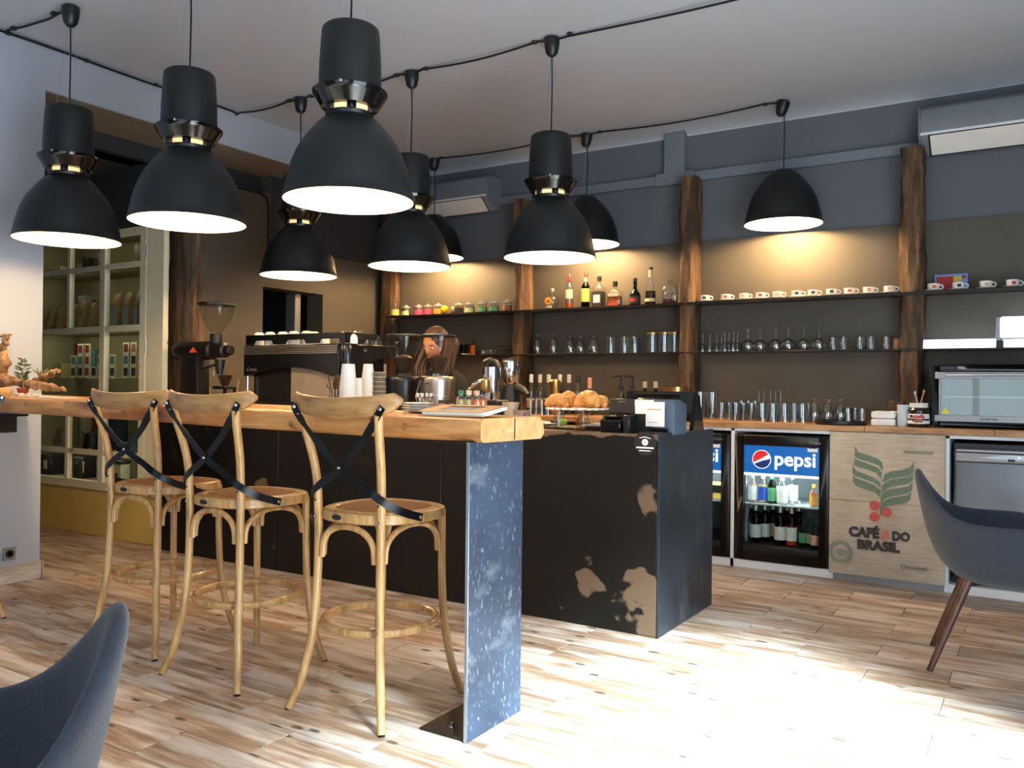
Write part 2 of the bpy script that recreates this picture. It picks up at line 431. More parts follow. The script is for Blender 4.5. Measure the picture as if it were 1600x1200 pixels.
part('socket_cover', MB().lathe([(0.024,0),(0.024,0.004),(0.014,0.004),(0.014,-0.002),(0,-0.002)],16), M_bplastic, sk, (-5.188,2.667,0.178), (0,pi/2,0))

# grey cable trunking on the back wall
M_trunk = mat('grey_trunking', (116,124,136), 0.6, var=0.03)
tr = MB(); tr.box(-4.45,6.405,2.855,-0.30,6.452,2.93)
t1 = struct('trim_2', tr, M_trunk, bevel=0.004)
part('riser', MB().box(-2.585,6.385,2.86,-2.41,6.452,3.275), M_trunk, t1, bevel=0.012, bseg=2)
part('junction', MB().box(-2.66,6.395,2.845,-2.335,6.452,2.945), M_trunk, t1, bevel=0.004)

# hewn timber posts of the back wall, and the log post by the display cabinet
M_post = woodmat('old_oak_post', (42,30,19), (86,62,40), (136,106,72), (5,5,0.7), 0.75, 3.2, 0.7)
M_log = woodmat('weathered_log', (40,30,22), (88,68,50), (130,108,84), (6,6,0.5), 0.85, 3.0, 1.0)
def post(name, x0, x1, y0, y1, z0, z1, seed, m, label, amp=0.008, n=26):
    rnd = random.Random(seed); mb = MB(); vs = []; fs = []; seg = 16
    ph = [(rnd.uniform(0,6.3), rnd.uniform(1.5,6), rnd.uniform(0.3,1)) for _ in range(seg)]
    cx, cy, hx, hy = (x0+x1)/2, (y0+y1)/2, (x1-x0)/2, (y1-y0)/2
    for i in range(n+1):
        z = z0+(z1-z0)*i/n
        for k in range(seg):
            a = 2*pi*(k+0.5)/seg
            q = (abs(cos(a))**5+abs(sin(a))**5)**(-0.2)
            d = amp*(sin(z*ph[k][1]*2+ph[k][0])*ph[k][2]+0.5*rnd.uniform(-1,1))
            vs.append((cx+(hx*q+d)*cos(a), cy+(hy*q+d)*sin(a), z))
    for i in range(n):
        for k in range(seg):
            k2 = (k+1) % seg
            fs.append((i*seg+k, i*seg+k2, (i+1)*seg+k2, (i+1)*seg+k))
    fs += [tuple(range(seg))[::-1], tuple(n*seg+k for k in range(seg))]
    mb._add(vs, fs)
    return tag(part(name, mb, m, angle=50), label, 'post', 'rough timber posts')
post('timber_post', -5.515,-5.325,6.32,6.425,0.99,2.95, 1, M_post, 'rough timber post in the back corner beside the jar shelf')
post('timber_post', -3.905,-3.79,6.20,6.425,0.99,2.84, 2, M_post, 'rough timber post between the jar shelf and the liquor bottle shelf')
post('timber_post', -2.385,-2.26,6.20,6.425,0.99,2.85, 3, M_post, 'rough timber post between the liquor bottles and the long row of espresso cups', 0.01)
post('timber_post', -0.815,-0.67,6.20,6.425,0.99,2.85, 4, M_post, 'thick pitted timber post under the air conditioner, left of the oven', 0.014)
post('log_post', -5.675,-5.375,4.05,4.185,0.0,2.985, 5, M_log, 'grey cracked log post between the cream display cabinet and the black grinder', 0.016)
# ================================================================== BLACK STEEL COUNTER
CX1, CY0, CY1, CZ = -1.556, 3.81, 4.59, 0.98
M_sheet = mat('black_steel_sheet', (19,18,16), 0.42, 0.35, var=0.25, scale=2.5, bump=0.03, bscale=7)
add_patches(M_sheet, (112,92,74), 3.4, 0.69, 0.715, (1,1,1.2), [('X',-2.05,-1.56,0.17),('Z',0.935,0.975,0.20)], 4, 3.0)
add_patches(M_sheet, (58,54,48), 9.0, 0.70, 0.82, (2,1,0.6), [('X',-4.2,-5.2,0.13)], 6, 9.0)
M_side = mat('blued_steel_sheet', (46,53,62), 0.44, 0.5, var=0.4, scale=2.2, bump=0.03, bscale=6)
add_patches(M_side, (92,100,110), 5.0, 0.56, 0.9, (1,1,0.7), None, 7, 2.0)
M_ctop = woodmat('oiled_counter_board', (120,78,42), (166,112,66), (196,146,94), (0.8,8,8), 0.4, 3)
ct = thing('steel_clad_counter', 'long service counter clad in black steel sheets with a bluish steel end', 'counter', ((CX1-5.43)/2, (CY0+CY1)/2, 0))
def at_ct(o): o.location = tuple(-Vector(ct.location)); return o
seams = [-5.43, -4.165, -2.853, CX1]
for i in range(3):
    a, c_ = seams[i], seams[i+1]
    at_ct(part('front_sheet', MB().box(a+0.0015, CY0, 0.004, c_-0.0015, CY0+0.012, CZ), M_sheet, ct, bevel=0.002))
at_ct(part('end_sheet', MB().box(CX1, CY0-0.001, 0.0, CX1+0.010, CY1, CZ+0.002), M_side, ct, bevel=0.002))
at_ct(part('carcass', MB().box(-5.36, CY0+0.012, 0.0, CX1, CY1, CZ-0.045), M_bplastic, ct))
at_ct(part('board_top', MB().box(-5.36, CY0+0.013, CZ-0.044, CX1-0.001, CY1, CZ-0.008), M_ctop, ct, bevel=0.003))
# round shop sticker on the front
stx = py(1008, 693, CY0).x; stz = py(1008, 693, CY0).z
st = at_ct(part('round_sticker', MB().lathe([(0.058,0),(0.058,0.001),(0,0.001)],32), mat('black_vinyl', (30,26,25), 0.5), ct))
st.location += Vector((stx, CY0-0.0005, stz)); st.rotation_euler = (pi/2, 0, 0)
st['label'] = 'round black sticker with a white emblem'
lg = MB(); lg.lathe([(0.016,0),(0.016,0.0012),(0.006,0.0012)], 20, (0,0.006,0.001)); lg.lathe([(0.004,0),(0.004,0.0012),(0,0.0012)],10,(0,0.006,0.001))
lg.box(-0.045,-0.024,0.001,0.045,-0.017,0.002); lg.box(-0.030,-0.037,0.001,0.030,-0.033,0.002); lg.prism([(-0.03,0.028),(0,0.034),(0.03,0.026),(0.028,0.023),(0,0.030),(-0.028,0.025)],'z',0.001,0.002)
part('emblem', lg, M_paper, st)

# ================================================================== BAR TABLE: live edge slab on a steel plate
M_slab = woodmat('golden_live_edge_oak', (132,82,42), (180,124,70), (210,158,100), (0.9,6,6), 0.42, 2.4, 0.12, coat=0.1)
add_patches(M_slab, (92,56,32), 9.0, 0.60, 0.70, (1.0,1,2.2), None, 6, 4.0)
M_slabend = woodmat('oak_end_grain', (170,122,72), (198,152,98), (220,180,128), (4,4,4), 0.55, 3)
rnd = random.Random(11)
bt = thing('bar_table', 'thick golden live-edge wooden bar top on a steel end plate', 'bar', (-3.4, 2.54, 0))
def at_bt(o): o.location = Vector(o.location) - Vector((-3.4, 2.54, 0)); return o
mb = MB(); n = 60; ring = []; vs = []; fs = []
for i in range(n+1):
    t = i/n; x = -5.165+(-1.60+5.165)*t
    zb = 1.045-0.034*t; zt = 1.130-0.037*t
    w = 0.010*sin(x*3.1)+0.007*sin(x*7.3+1)
    w2 = 0.012*sin(x*2.3+2)+0.006*sin(x*6.1)
    y0, y1 = 2.335+w, 2.735+w2
    e = 0.0 if i < n else 0.0
    sec = [(y0+0.018,zb),(y0+0.003,zb+0.012),(y0-0.004+0.006*sin(x*11),(zb+zt)/2),(y0+0.004,zt-0.010),(y0+0.016,zt),(y1-0.016,zt),(y1+0.006,zt-0.03),(y1+0.012,zb+0.02),(y1-0.01,zb)]
    for (y, z) in sec: vs.append((x + (0.028*(y-2.33)/0.4 if i == n else 0), y, z))
m_ = 9
for i in range(n):
    for k in range(m_): fs.append((i*m_+k, i*m_+(k+1)%m_, (i+1)*m_+(k+1)%m_, (i+1)*m_+k))
mb._add(vs, fs); mb._add(vs[:m_], [tuple(range(m_))]); mb._add(vs[-m_:], [tuple(range(m_))], 1)
sl = at_bt(part('slab', mb, [M_slab, M_slabend], bt, angle=40))
at_bt(part('end_crack', MB().box(-1.590,2.545,1.015,-1.5835,2.551,1.092), mat('dark_wood_crack', (70,42,22), 0.9), bt))
M_plate = mat('scratched_blue_steel', (62,76,98), 0.42, 0.4, var=0.4, scale=3.0, bump=0.05, bscale=14)
add_patches(M_plate, (136,150,170), 95.0, 0.60, 0.70, (1,1,0.4), None, 9, 1.0)
add_patches(M_plate, (150,160,172), 7.0, 0.60, 0.85, (0.6,0.6,1.2), None, 8, 5.0)
at_bt(part('end_plate', MB().box(-1.637,2.33,0.0,-1.625,2.675,1.012), M_plate, bt, bevel=0.0015))
at_bt(part('plate_edge', MB().box(-1.6375,2.3262,0.0,-1.6245,2.3302,1.012), mat('bright_cut_steel', (170,180,192), 0.35, 0.9), bt, bevel=0.001))
fl = at_bt(part('floor_flange', MB().box(-1.83,2.335,0.0005,-1.637,2.66,0.009), mat('dark_steel_flange', (46,42,38), 0.4, 0.7, var=0.2), bt, bevel=0.001))
tmp = MB()
for yy in (2.395, 2.60):
    part('bolt', MB().lathe([(0.012,0),(0.012,0.003),(0.007,0.003),(0.007,0.018),(0,0.020)],10), M_chrome, fl, (-1.735, yy, 0.009))
at_bt(part('top_flange', MB().box(-1.80,2.36,1.004,-1.637,2.65,1.012), MATS['dark_steel_flange'], bt, bevel=0.001))
wbk = at_bt(part('wall_bracket', MB().box(-5.197,2.36,1.0,-5.06,2.70,1.012).box(-5.197,2.36,0.90,-5.188,2.70,1.012).box(-5.12,2.38,0.985,-5.02,2.44,1.004), mat('dark_steel_flange', (46,42,38)), bt, bevel=0.002))
part('bolt', MB().lathe([(0.011,0),(0.011,0.012),(0,0.014)],10), M_chrome, wbk, (-5.188, 2.52, 0.955), (0, pi/2, 0))

# ================================================================== BAR STOOLS
M_ash = woodmat('honey_bentwood', (142,102,56), (184,140,86), (208,168,112), (9,9,1.0), 0.38, 3.5, 0.05, coat=0.15)
M_rail = woodmat('honey_bent_rail', (128,88,48), (164,120,70), (186,144,92), (1.2,9,9), 0.40, 3.0, 0.05, coat=0.15)
M_strap = mat('black_steel_strap', (18,20,24), 0.32, 0.6, var=0.15)
M_rattan = mat('woven_rattan', (150,104,62), 0.75, var=0.30, scale=90, bump=0.8, bscale=130)
def make_stool(label, loc, rz):
    s = thing('bar_stool', label, 'bar stool', loc, rz, 'bentwood cross-back bar stools along the bar')
    def smooth(p, n=6):          # Catmull-Rom
        p = [Vector(q) for q in p]; out = []
        for i in range(len(p)-1):
            a, b_, c_, d = p[max(i-1,0)], p[i], p[i+1], p[min(i+2,len(p)-1)]
            for k in range(n):
                t = k/n
                out.append(0.5*((2*b_)+(c_-a)*t+(2*a-5*b_+4*c_-d)*t*t+(3*b_-a-3*c_+d)*t**3))
        out.append(p[-1]); return out
    for sx in (1, -1):
        pts = smooth([(sx*.225,-.245,.004),(sx*.188,-.21,.13),(sx*.163,-.188,.30),(sx*.153,-.176,.50),(sx*.153,-.176,.74),(sx*.161,-.188,.90),(sx*.180,-.225,1.05),(sx*.190,-.238,1.10)])
        rr = [0.0145 if i < 5 else 0.0165 for i in range(len(pts))]
        part('rear_leg', MB().tube(pts, rr, 10), M_ash, s)
        pts = smooth([(sx*.212,.245,.004),(sx*.185,.222,.10),(sx*.163,.20,.25),(sx*.153,.19,.42),(sx*.150,.186,.715)])
        part('front_leg', MB().tube(pts, 0.0155, 10), M_ash, s)
    for sx in (1, -1):
        for q in ((sx*.225,-.245), (sx*.212,.245)):
            part('foot_pad', MB().lathe([(0.0135,0),(0.0135,0.004),(0,0.004)],10), M_bplastic, s, (q[0],q[1],0))
    # seat frame and cane
    def outline(h, n=40, k=2.7):
        out = []
        for i in range(n):
            a = 2*pi*i/n; q = (abs(cos(a))**k+abs(sin(a))**k)**(-1/k)
            x, y = h*q*cos(a), h*q*sin(a)*1.0
            x *= 1.0+0.06*(y/h)
            out.append((x, y))
        return out
    prof = [(0.205,.700),(0.213,.705),(0.215,.722),(0.211,.738),(0.203,.742),(0.168,.742),(0.163,.738),(0.163,.704)]
    vs = []; fs = []; n = 40
    for r, z in prof: vs += [(x, y, z) for x, y in outline(r)]
    mcount = len(prof)
    for i in range(mcount):
        j = (i+1) % mcount
        for k in range(n): fs.append((i*n+k, i*n+(k+1)%n, j*n+(k+1)%n, j*n+k))
    mb = MB(); mb._add(vs, fs); part('seat_frame', mb, M_ash, s, (0,0.012,0))
    mb = MB(); vs = []; fs = []
    rings = [0.166,0.12,0.07,0.03]
    for r in rings:
        vs += [(x, y, .7415+0.010*(1-(r/0.166)**2)) for x, y in outline(r)]
    for i in range(len(rings)-1):
        for k in range(n): fs.append((i*n+k, i*n+(k+1)%n, (i+1)*n+(k+1)%n, (i+1)*n+k))
    fs.append(tuple((len(rings)-1)*n+k for k in range(n)))
    b0 = len(vs); vs += [(x, y, .712) for x, y in outline(0.166)]; fs.append(tuple(b0+k for k in range(n))[::-1])
    for k in range(n): fs.append((k, (k+1)%n, b0+(k+1)%n, b0+k))
    mb._add(vs, fs); part('rattan_seat', mb, M_rattan, s, (0,0.012,0))
    part('maker_badge', MB().ball((0,0,0),(0.024,0.003,0.010),14,6), M_bplastic, s, (-0.035,-0.2035,0.721))
    # back rail
    N = 22; vs = []; fs = []
    for i in range(N+1):
        t = -1+2*i/N; x = 0.258*t; y = -0.262+0.052*t*t+0.012*abs(t)**6
        zt = 1.158+0.020*t*t; zb = 1.083+0.030*t*t
        if abs(t) > 0.86:
            q = (abs(t)-0.86)/0.14; mid = (zt+zb)/2+0.004; hh = (zt-zb)/2*sqrt(max(0,1-q*q*0.92)); zt, zb = mid+hh, mid-hh
        nx = -0.40*t; l = sqrt(1+nx*nx); ox, oy = 0.008*nx/l, 0.008/l
        vs += [(x-ox*0,y-0.008,zb+0.005),(x,y-0.008,zt-0.005),(x,y-0.004,zt),(x,y+0.006,zt),(x,y+0.010,zt-0.005),(x,y+0.010,zb+0.005),(x,y+0.006,zb),(x,y-0.004,zb)]
    for i in range(N):
        for k in range(8): fs.append((i*8+k,(i+1)*8+k,(i+1)*8+(k+1)%8,i*8+(k+1)%8))
    fs += [tuple(range(8)), tuple(N*8+k for k in range(8))[::-1]]
    mb = MB(); mb._add(vs, fs); part('back_rail', mb, M_rail, s, angle=60)
    # crossed straps
    for sx in (1, -1):
        d = 0.0 if sx > 0 else 0.005
        P = smooth([(sx*.212,-.245-d,1.128),(sx*.19,-.246-d,1.095),(sx*.11,-.232-d,1.00),(0,-.222-d,.905),(-sx*.10,-.212,.845),(-sx*.165,-.198,.80),(-sx*.205,-.13,.755),(-sx*.222,-.03,.722)], 4)
        nr = []; wd = []
        for i, p in enumerate(P):
            tvec = (P[min(i+1,len(P)-1)]-P[max(i-1,0)]).normalized()
            nn = Vector((p.x*0.9 if abs(p.x) > 0.12 else p.x*0.35, p.y, 0)).normalized()
            if i < 6: nn = Vector((0.25*sx*0, -1, 0))
            w = nn.cross(tvec).normalized(); nr.append(tvec.cross(w)); wd.append(w*0.0145)
        st_ = part('back_strap', MB().ribbon(P, wd, nr, 0.003), M_strap, s)
        for q, rot in (((sx*.205,-.251-d,1.121),(pi/2,0,0)), ((-sx*.2245,-.040,.7255),(0,-sx*pi/2,0))):
            part('rivet', MB().lathe([(0.0075,0),(0.006,0.003),(0,0.004)],10), M_chrome, st_, q, rot)
    part('centre_rivet', MB().lathe([(0.006,0),(0.005,0.003),(0,0.004)],10), M_chrome, s, (0,-0.232,0.905), (pi/2,0,0))
    # arched braces between neighbouring legs
    def arch(a, b_):
        a, b_ = Vector(a), Vector(b_); pts = []
        for i in range(17):
            t = i/16; q = pi*(1-t)
            f = 0.5-0.5*cos(q)*1.0
            p = a.lerp(b_, 0.5+0.5*cos(q)) if False else a.lerp(b_, (1-cos(pi*t))/2)
            pts.append((p.x, p.y, 0.565+0.122*sin(pi*t)**0.62))
        return pts
    L = [(-.135,-.172),(.135,-.172),(.133,.182),(-.133,.182)]
    LI = [((-.128,-.180),(.128,-.180)), ((.150,-.150),(.148,.165)), ((.128,.190),(-.128,.190)), ((-.148,.165),(-.150,-.150))]
    for a, b_ in LI:
        part('arch_brace', MB().tube(arch((*a,0),(*b_,0)), 0.0125, 8, flat=0.85), M_ash, s)
    part('foot_ring', MB().tube([(0.212*cos(2*pi*k/36),0.212*sin(2*pi*k/36)+0.004,0.315) for k in range(36)], 0.0160, 8, closed=True), M_ash, s)
    for sx in (1, -1):
        part('screw', MB().lathe([(0.006,0),(0.005,0.003),(0,0.004)],8), M_chrome, s, (sx*.160,-.203,.33), (pi/2,0,0))
        part('screw', MB().lathe([(0.006,0),(0.005,0.003),(0,0.004)],8), M_chrome, s, (sx*.153,-.1925,.715), (pi/2,0,0))
        part('screw', MB().lathe([(0.005,0),(0.004,0.003),(0,0.004)],8), M_bplastic, s, (sx*.153,-.1925,.775), (pi/2,0,0))
    return s
st3 = make_stool('cross-back bentwood bar stool nearest the upright steel plate', (-2.128, 2.462, 0), 0.0)
dup(st3, 'cross-back bentwood bar stool in the middle of the three whole stools', (-2.845, 2.44, 0), radians(1))
dup(st3, 'cross-back bentwood bar stool in front of the yellow cabinet base', (-3.49, 2.50, 0), radians(6))
dup(st3, 'bar stool cut off at the left edge, only its backrest end showing', (-4.76, 2.134, 0), radians(70))

# ================================================================== TUB ARMCHAIRS
M_fab = mat('dark_blue_grey_felt', (32,38,49), 0.95, var=0.14, scale=60, bump=0.3, bscale=220, sheen=0.15)
M_wal = woodmat('dark_walnut_leg', (46,26,18), (74,44,32), (98,62,46), (8,8,0.8), 0.4, 3)
def make_armchair(label, loc, rz):
    s = thing('tub_armchair', label, 'armchair', loc, rz, 'dark blue-grey tub armchairs')
    NU, NV = 48, 14; vs = []; fs = []; inner = []; outer = []
    def rim(th):               # th = 0 front, pi back
        a = abs((th+pi) % (2*pi)-pi)
        back = exp(-((pi-a)/0.54)**2)
        h = 0.64 + 0.205*back
        f = max(0, min(1, (a-0.55)/0.75)); f = f*f*(3-2*f)
        h = 0.455+(h-0.455)*f
        rx = 0.27 if cos(th) > 0 else 0.295+0.080*back
        return rx, 0.315, h
    for off, store in ((0, outer), (1, inner)):
        for j in range(NV+1):
            t = j/NV
            for k in range(NU):
                th = 2*pi*k/NU
                rx, ry, h = rim(th)
                c, s_ = cos(th), sin(th)
                q = (abs(c)**2.5+abs(s_)**2.5)**(-1/2.5)
                rr = (1-(1-t)**2.6)**(1/1.9) if t < 1 else 1
                bk = exp(-((pi-abs((th+pi) % (2*pi)-pi))/0.75)**2); flare = 1-(0.14+0.22*bk)*(1-t)**0.85
                zz = 0.375+(h-0.375)*(t**2.3)
                x, y = rx*q*c*rr*flare, ry*q*s_*rr*flare
                if off:
                    x *= 0.90 if t > 0.3 else 0.93; y *= 0.90 if t > 0.3 else 0.93; zz += 0.035*(1-t)
                store.append((x, y, zz))
    vs = outer+inner; o2 = len(outer)
    for j in range(NV):
        for k in range(NU):
            k2 = (k+1) % NU
            fs.append((j*NU+k, j*NU+k2, (j+1)*NU+k2, (j+1)*NU+k))
            fs.append((o2+j*NU+k, o2+(j+1)*NU+k, o2+(j+1)*NU+k2, o2+j*NU+k2))
    # rounded rim
    b0 = len(vs)
    for k in range(NU):
        a, c = Vector(outer[NV*NU+k]), Vector(inner[NV*NU+k]); m_ = (a+c)/2; m_.z += 0.016; vs.append(tuple(m_))
    for k in range(NU):
        k2 = (k+1) % NU
        fs.append((NV*NU+k, NV*NU+k2, b0+k2, b0+k)); fs.append((b0+k, b0+k2, o2+NV*NU+k2, o2+NV*NU+k))
    mb = MB(); mb._add(vs, fs); sh = part('shell', mb, M_fab, s, angle=80)
    md = sh.modifiers.new('sub', 'SUBSURF'); md.levels = 1; md.render_levels = 1
    part('seat_pad', MB().ball((0,0,0),(0.225,0.25,0.035),24,8), M_fab, s, (0.0,0,0.435))
    fr = part('under_frame', MB().tube([(-.16,-.14,.377),(.16,.14,.377)],0.012,8).tube([(-.16,.14,.377),(.16,-.14,.377)],0.012,8).lathe([(0.05,0),(0.05,0.012),(0,0.012)],14,(0,0,.368)), M_bplastic, s)
    for sx in (-1, 1):
        for sy in (-1, 1):
            a = Vector((sx*.150, sy*.135, .392)); f = Vector((sx*.295 if sx < 0 else .27, sy*.208, 0.0))
            part('leg', MB().tube([f, f.lerp(a,0.5), a], [0.0125,0.0165,0.0195], 12), M_wal, s)
    return s
ac = make_armchair('dark blue-grey felt tub armchair on walnut legs facing away beside the steel fridge', (-0.115, 4.262, 0), radians(4))
dup(ac, 'dark tub armchair cropped in the bottom corner, nearest the viewer', (-1.405, 0.495, 0), radians(-118))

# ================================================================== PENDANT LAMPS
M_emit = mat('lit_bulb', (255,236,200), 0.4, emit=(255,232,190), es=14.0)
M_slot = mat('lit_lamp_neck', (255,226,170), 0.4, emit=(255,206,140), es=0.9)
LAMP_COL = (1.0, 0.66, 0.33)
def shade_profile(top_r, rim_r, hgt):
    P = [(0,0),(.03,.085),(.08,.19),(.14,.295),(.22,.425),(.33,.585),(.45,.71),(.58,.81),(.72,.885),(.87,.95),(1.0,1.0)]
    return [(top_r+(rim_r-top_r)*b_, hgt*(1-a)) for a, b_ in P]
def shade(parent, top_r, rim_r, hgt, z0=0):
    p = shade_profile(top_r, rim_r, hgt)
    mb = MB()
    mb.lathe(p+[(rim_r+0.003,-0.002),(rim_r-0.002,-0.004)], 48, (0,0,z0), 0)
    q = [(max(r-0.004, 0.0), z-0.003) for r, z in p]; q[-1] = (rim_r-0.003,-0.003)
    mb.lathe(q, 48, (0,0,z0), 1)
    # drop caps at the joint of the two skins
    mb.f = [f for f in mb.f if len(f) == 4]; mb.m = [0]*((len(p)+1)*48)+[1]*((len(q)-1)*48)
    me_ob = part('shade', mb, [M_black, M_lampin], parent, angle=60)
    return me_ob
def hang(s, ztop, zc, tilt=0.0):
    part('cord', MB().tube([(0,0,ztop-0.005),(0.004,0.001,(ztop+zc)/2),(0,0,zc-0.095)],0.0042,8), M_cable, s)
    part('canopy', MB().lathe([(0,-0.115),(0.020,-0.113),(0.036,-0.095),(0.045,-0.05),(0.047,-0.012),(0.040,-0.004),(0,-0.004)],18), M_bplastic, s, (0,0,zc-0.004), (0,tilt,0))
    part('ceiling_hook', MB().tube([(0.02,0,zc-0.012),(0.026,0,zc-0.001)],0.008,8).box(-0.03,-0.012,zc-0.009,0.03,0.012,zc-0.0005), M_chrome, s)
    for k in range(3):
        a = 0.6+2*pi*k/3
        part('suspension_wire', MB().tube([(0.075*cos(a),0.075*sin(a),ztop-0.004),(0.008*cos(a),0.008*sin(a),zc-0.11)],0.0011,5), M_steel, s)
def bulb_light(s, z, energy, rad=0.045):
    part('bulb', MB().lathe([(0,-0.085),(0.030,-0.075),(0.044,-0.045),(0.040,-0.01),(0.020,0.03),(0.018,0.06),(0,0.06)],16), M_emit, s, (0,0,z+0.09))
    l = bpy.data.lights.new('lamp_light', 'POINT'); l.energy = energy; l.color = LAMP_COL; l.shadow_soft_size = rad
    o = bpy.data.objects.new('lamp_light', l); COL.objects.link(o); o.parent = s; o.location = (0,0,z-0.06)
def big_lamp(label, x, y, zr, energy):
    s = thing('pendant_lamp', label, 'pendant lamp', (x, y, zr), 0, 'large black two-part pendant lamps over the bar and counter')
    shade(s, 0.098, 0.272, 0.345)
    part('shade_cap', MB().lathe([(0.094,0.335),(0.097,0.352),(0.100,0.362),(0.085,0.366),(0.02,0.366)],36), M_black, s)
    part('lit_neck', MB().lathe([(0.088,0.362),(0.088,0.392)],36), M_slot, s)
    for k in range(6):
        a = 2*pi*k/6+0.3
        part('neck_clip', MB().cbox((0.093*cos(a),0.093*sin(a),0.374),(0.030,0.030,0.030)), M_gblack, s, bevel=0.003)
    part('collar', MB().lathe([(0.094,0.384),(0.120,0.386),(0.146,0.430),(0.155,0.442),(0.157,0.452),(0.150,0.456),(0.120,0.452),(0.120,0.440),(0.095,0.392)],40,closed=True), M_gblack, s)
    for k in range(4):
        a = 2*pi*k/4+0.5
        part('collar_screw', MB().cbox((0.150*cos(a),0.150*sin(a),0.452),(0.014,0.014,0.012)), M_chrome, s, bevel=0.002)
    part('housing', MB().lathe([(0.121,0.446),(0.1305,0.450),(0.1285,0.56),(0.1205,0.70),(0.117,0.716),(0.110,0.722),(0,0.724)],44), M_black, s)
    hang(s, 0.724, ZC-zr)
    bulb_light(s, 0.13, energy)
    return s
def bell_lamp(label, x, y, zr, energy, tilt=0.15):
    s = thing('bell_lamp', label, 'pendant lamp', (x, y, zr), 0, 'black bell pendant lamps along the back wall')
    p = shade(s, 0.085, 0.270, 0.365)
    part('shade_cap', MB().lathe([(0.083,0.358),(0.084,0.366),(0.070,0.380),(0.030,0.388),(0,0.388)],32), M_black, s)
    hang(s, 0.388, ZC-zr, tilt)
    bulb_light(s, 0.13, energy)
    return s
LE = 24.0
big_lamp('black pendant lamp in front of the cabinet, lowest of its row on the far end', -4.54, 2.62, 1.985, LE)
big_lamp('black pendant lamp with a round mark on its housing, above the middle stool', -3.51, 2.62, 1.985, LE)
big_lamp('largest-looking black pendant lamp, hanging over the stool by the steel plate', -2.46, 2.62, 1.975, LE)
big_lamp('black pendant lamp over the espresso machine, in front of the hatch', -4.535, 4.32, 1.99, LE)
big_lamp('black pendant lamp over the grinders, in front of the jar shelf', -3.52, 4.33, 1.99, LE)
big_lamp('black pendant lamp with scratched housing over the counter by the liquor bottles', -2.462, 4.33, 1.97, LE)
bell_lamp('black bell pendant mostly hidden behind the lamp over the grinders, above the jars', -4.68, 6.10, 2.375, LE*2.2)
bell_lamp('black bell pendant half hidden behind the scratched lamp, above the liquor bottles', -3.135, 6.11, 2.37, LE*2.2)
bell_lamp('black bell pendant hanging free above the long row of espresso cups', -1.565, 6.12, 2.39, LE*2.6, 0.25)

# ceiling cables: each run with its clips
def cable(label, pts, clips, r=0.0065):
    o = part('ceiling_cable', MB().tube(pts, r, 7), M_cable)
    tag(o, label, 'cable')
    for q in clips: part('cable_clip', MB().cbox((0,0,0),(0.03,0.03,0.018)), M_bplastic, o, q, bevel=0.004)
zz = ZC-0.012
def swag(x0, x1, y, z, sag, n=8, dy=0.0):
    return [(x0+(x1-x0)*i/n, y+dy*sin(pi*i/n), z-sag*sin(pi*i/n)) for i in range(n+1)]
pts = [(-5.20,4.29,zz-0.02)]+swag(-5.17,-4.62,4.31,zz,0.02)+[(-4.56,4.315,zz-0.012)]+swag(-4.46,-3.62,4.32,zz,0.022)+[(-3.52,4.325,zz-0.012)]+swag(-3.42,-2.56,4.325,zz,0.022)+[(-2.46,4.33,zz-0.012)]+swag(-2.35,-0.5,4.35,zz,0.02)+swag(-0.4,1.40,4.36,zz,0.02)
cable('black cable with clips linking the three lamps over the counter', pts, [(-4.64,4.31,zz),(-4.44,4.32,zz),(-3.64,4.32,zz),(-3.40,4.325,zz),(-2.58,4.325,zz),(-2.34,4.33,zz),(-0.45,4.355,zz)])
pts = swag(-4.66,-3.27,6.09,zz,0.025)+[(-3.15,6.10,zz-0.014)]+swag(-3.02,-1.70,6.11,zz,0.025)+[(-1.60,6.12,zz-0.004),(-1.565,6.12,zz-0.02)]
cable('black cable with clips linking the bell lamps along the back wall', pts, [(-4.60,6.09,zz),(-3.27,6.10,zz),(-3.02,6.11,zz),(-1.70,6.12,zz)])
pts = [(-5.185,y_,3.262+0.004*sin(y_*5)) for y_ in [2.0+0.25*k for k in range(10)]]
o_ = [(-5.183,4.29,3.255)]
cable('pair of black cables running along the top of the pale blue wall', pts+o_, [(-5.185,2.62,3.262),(-5.185,3.1,3.262),(-5.185,3.6,3.262)], 0.008)
cable('short black cable crossing the ceiling corner to the lamp by the cabinet', [(-5.16,2.60,zz),(-5.0,2.61,zz-0.01),(-4.75,2.615,zz-0.02),(-4.60,2.62,zz-0.004)], [(-5.10,2.605,zz),(-4.70,2.617,zz)])
cable('grey conduit bending down the upper bar wall beside the hatch', [(XB+0.012,4.25,2.80),(XB+0.012,4.75,2.82),(XB+0.012,4.87,2.82),(XB+0.012,4.95,2.79),(XB+0.012,4.975,2.72),(XB+0.012,4.975,2.395)], [], 0.009)
cable('black cable along the dark band above the cream cabinet', [(-5.69,y_,2.862-0.006*abs(sin(y_*7))) for y_ in [2.9+0.2*k for k in range(11)]], [(-5.69,3.85,2.862),(-5.69,4.67,2.862)], 0.008)

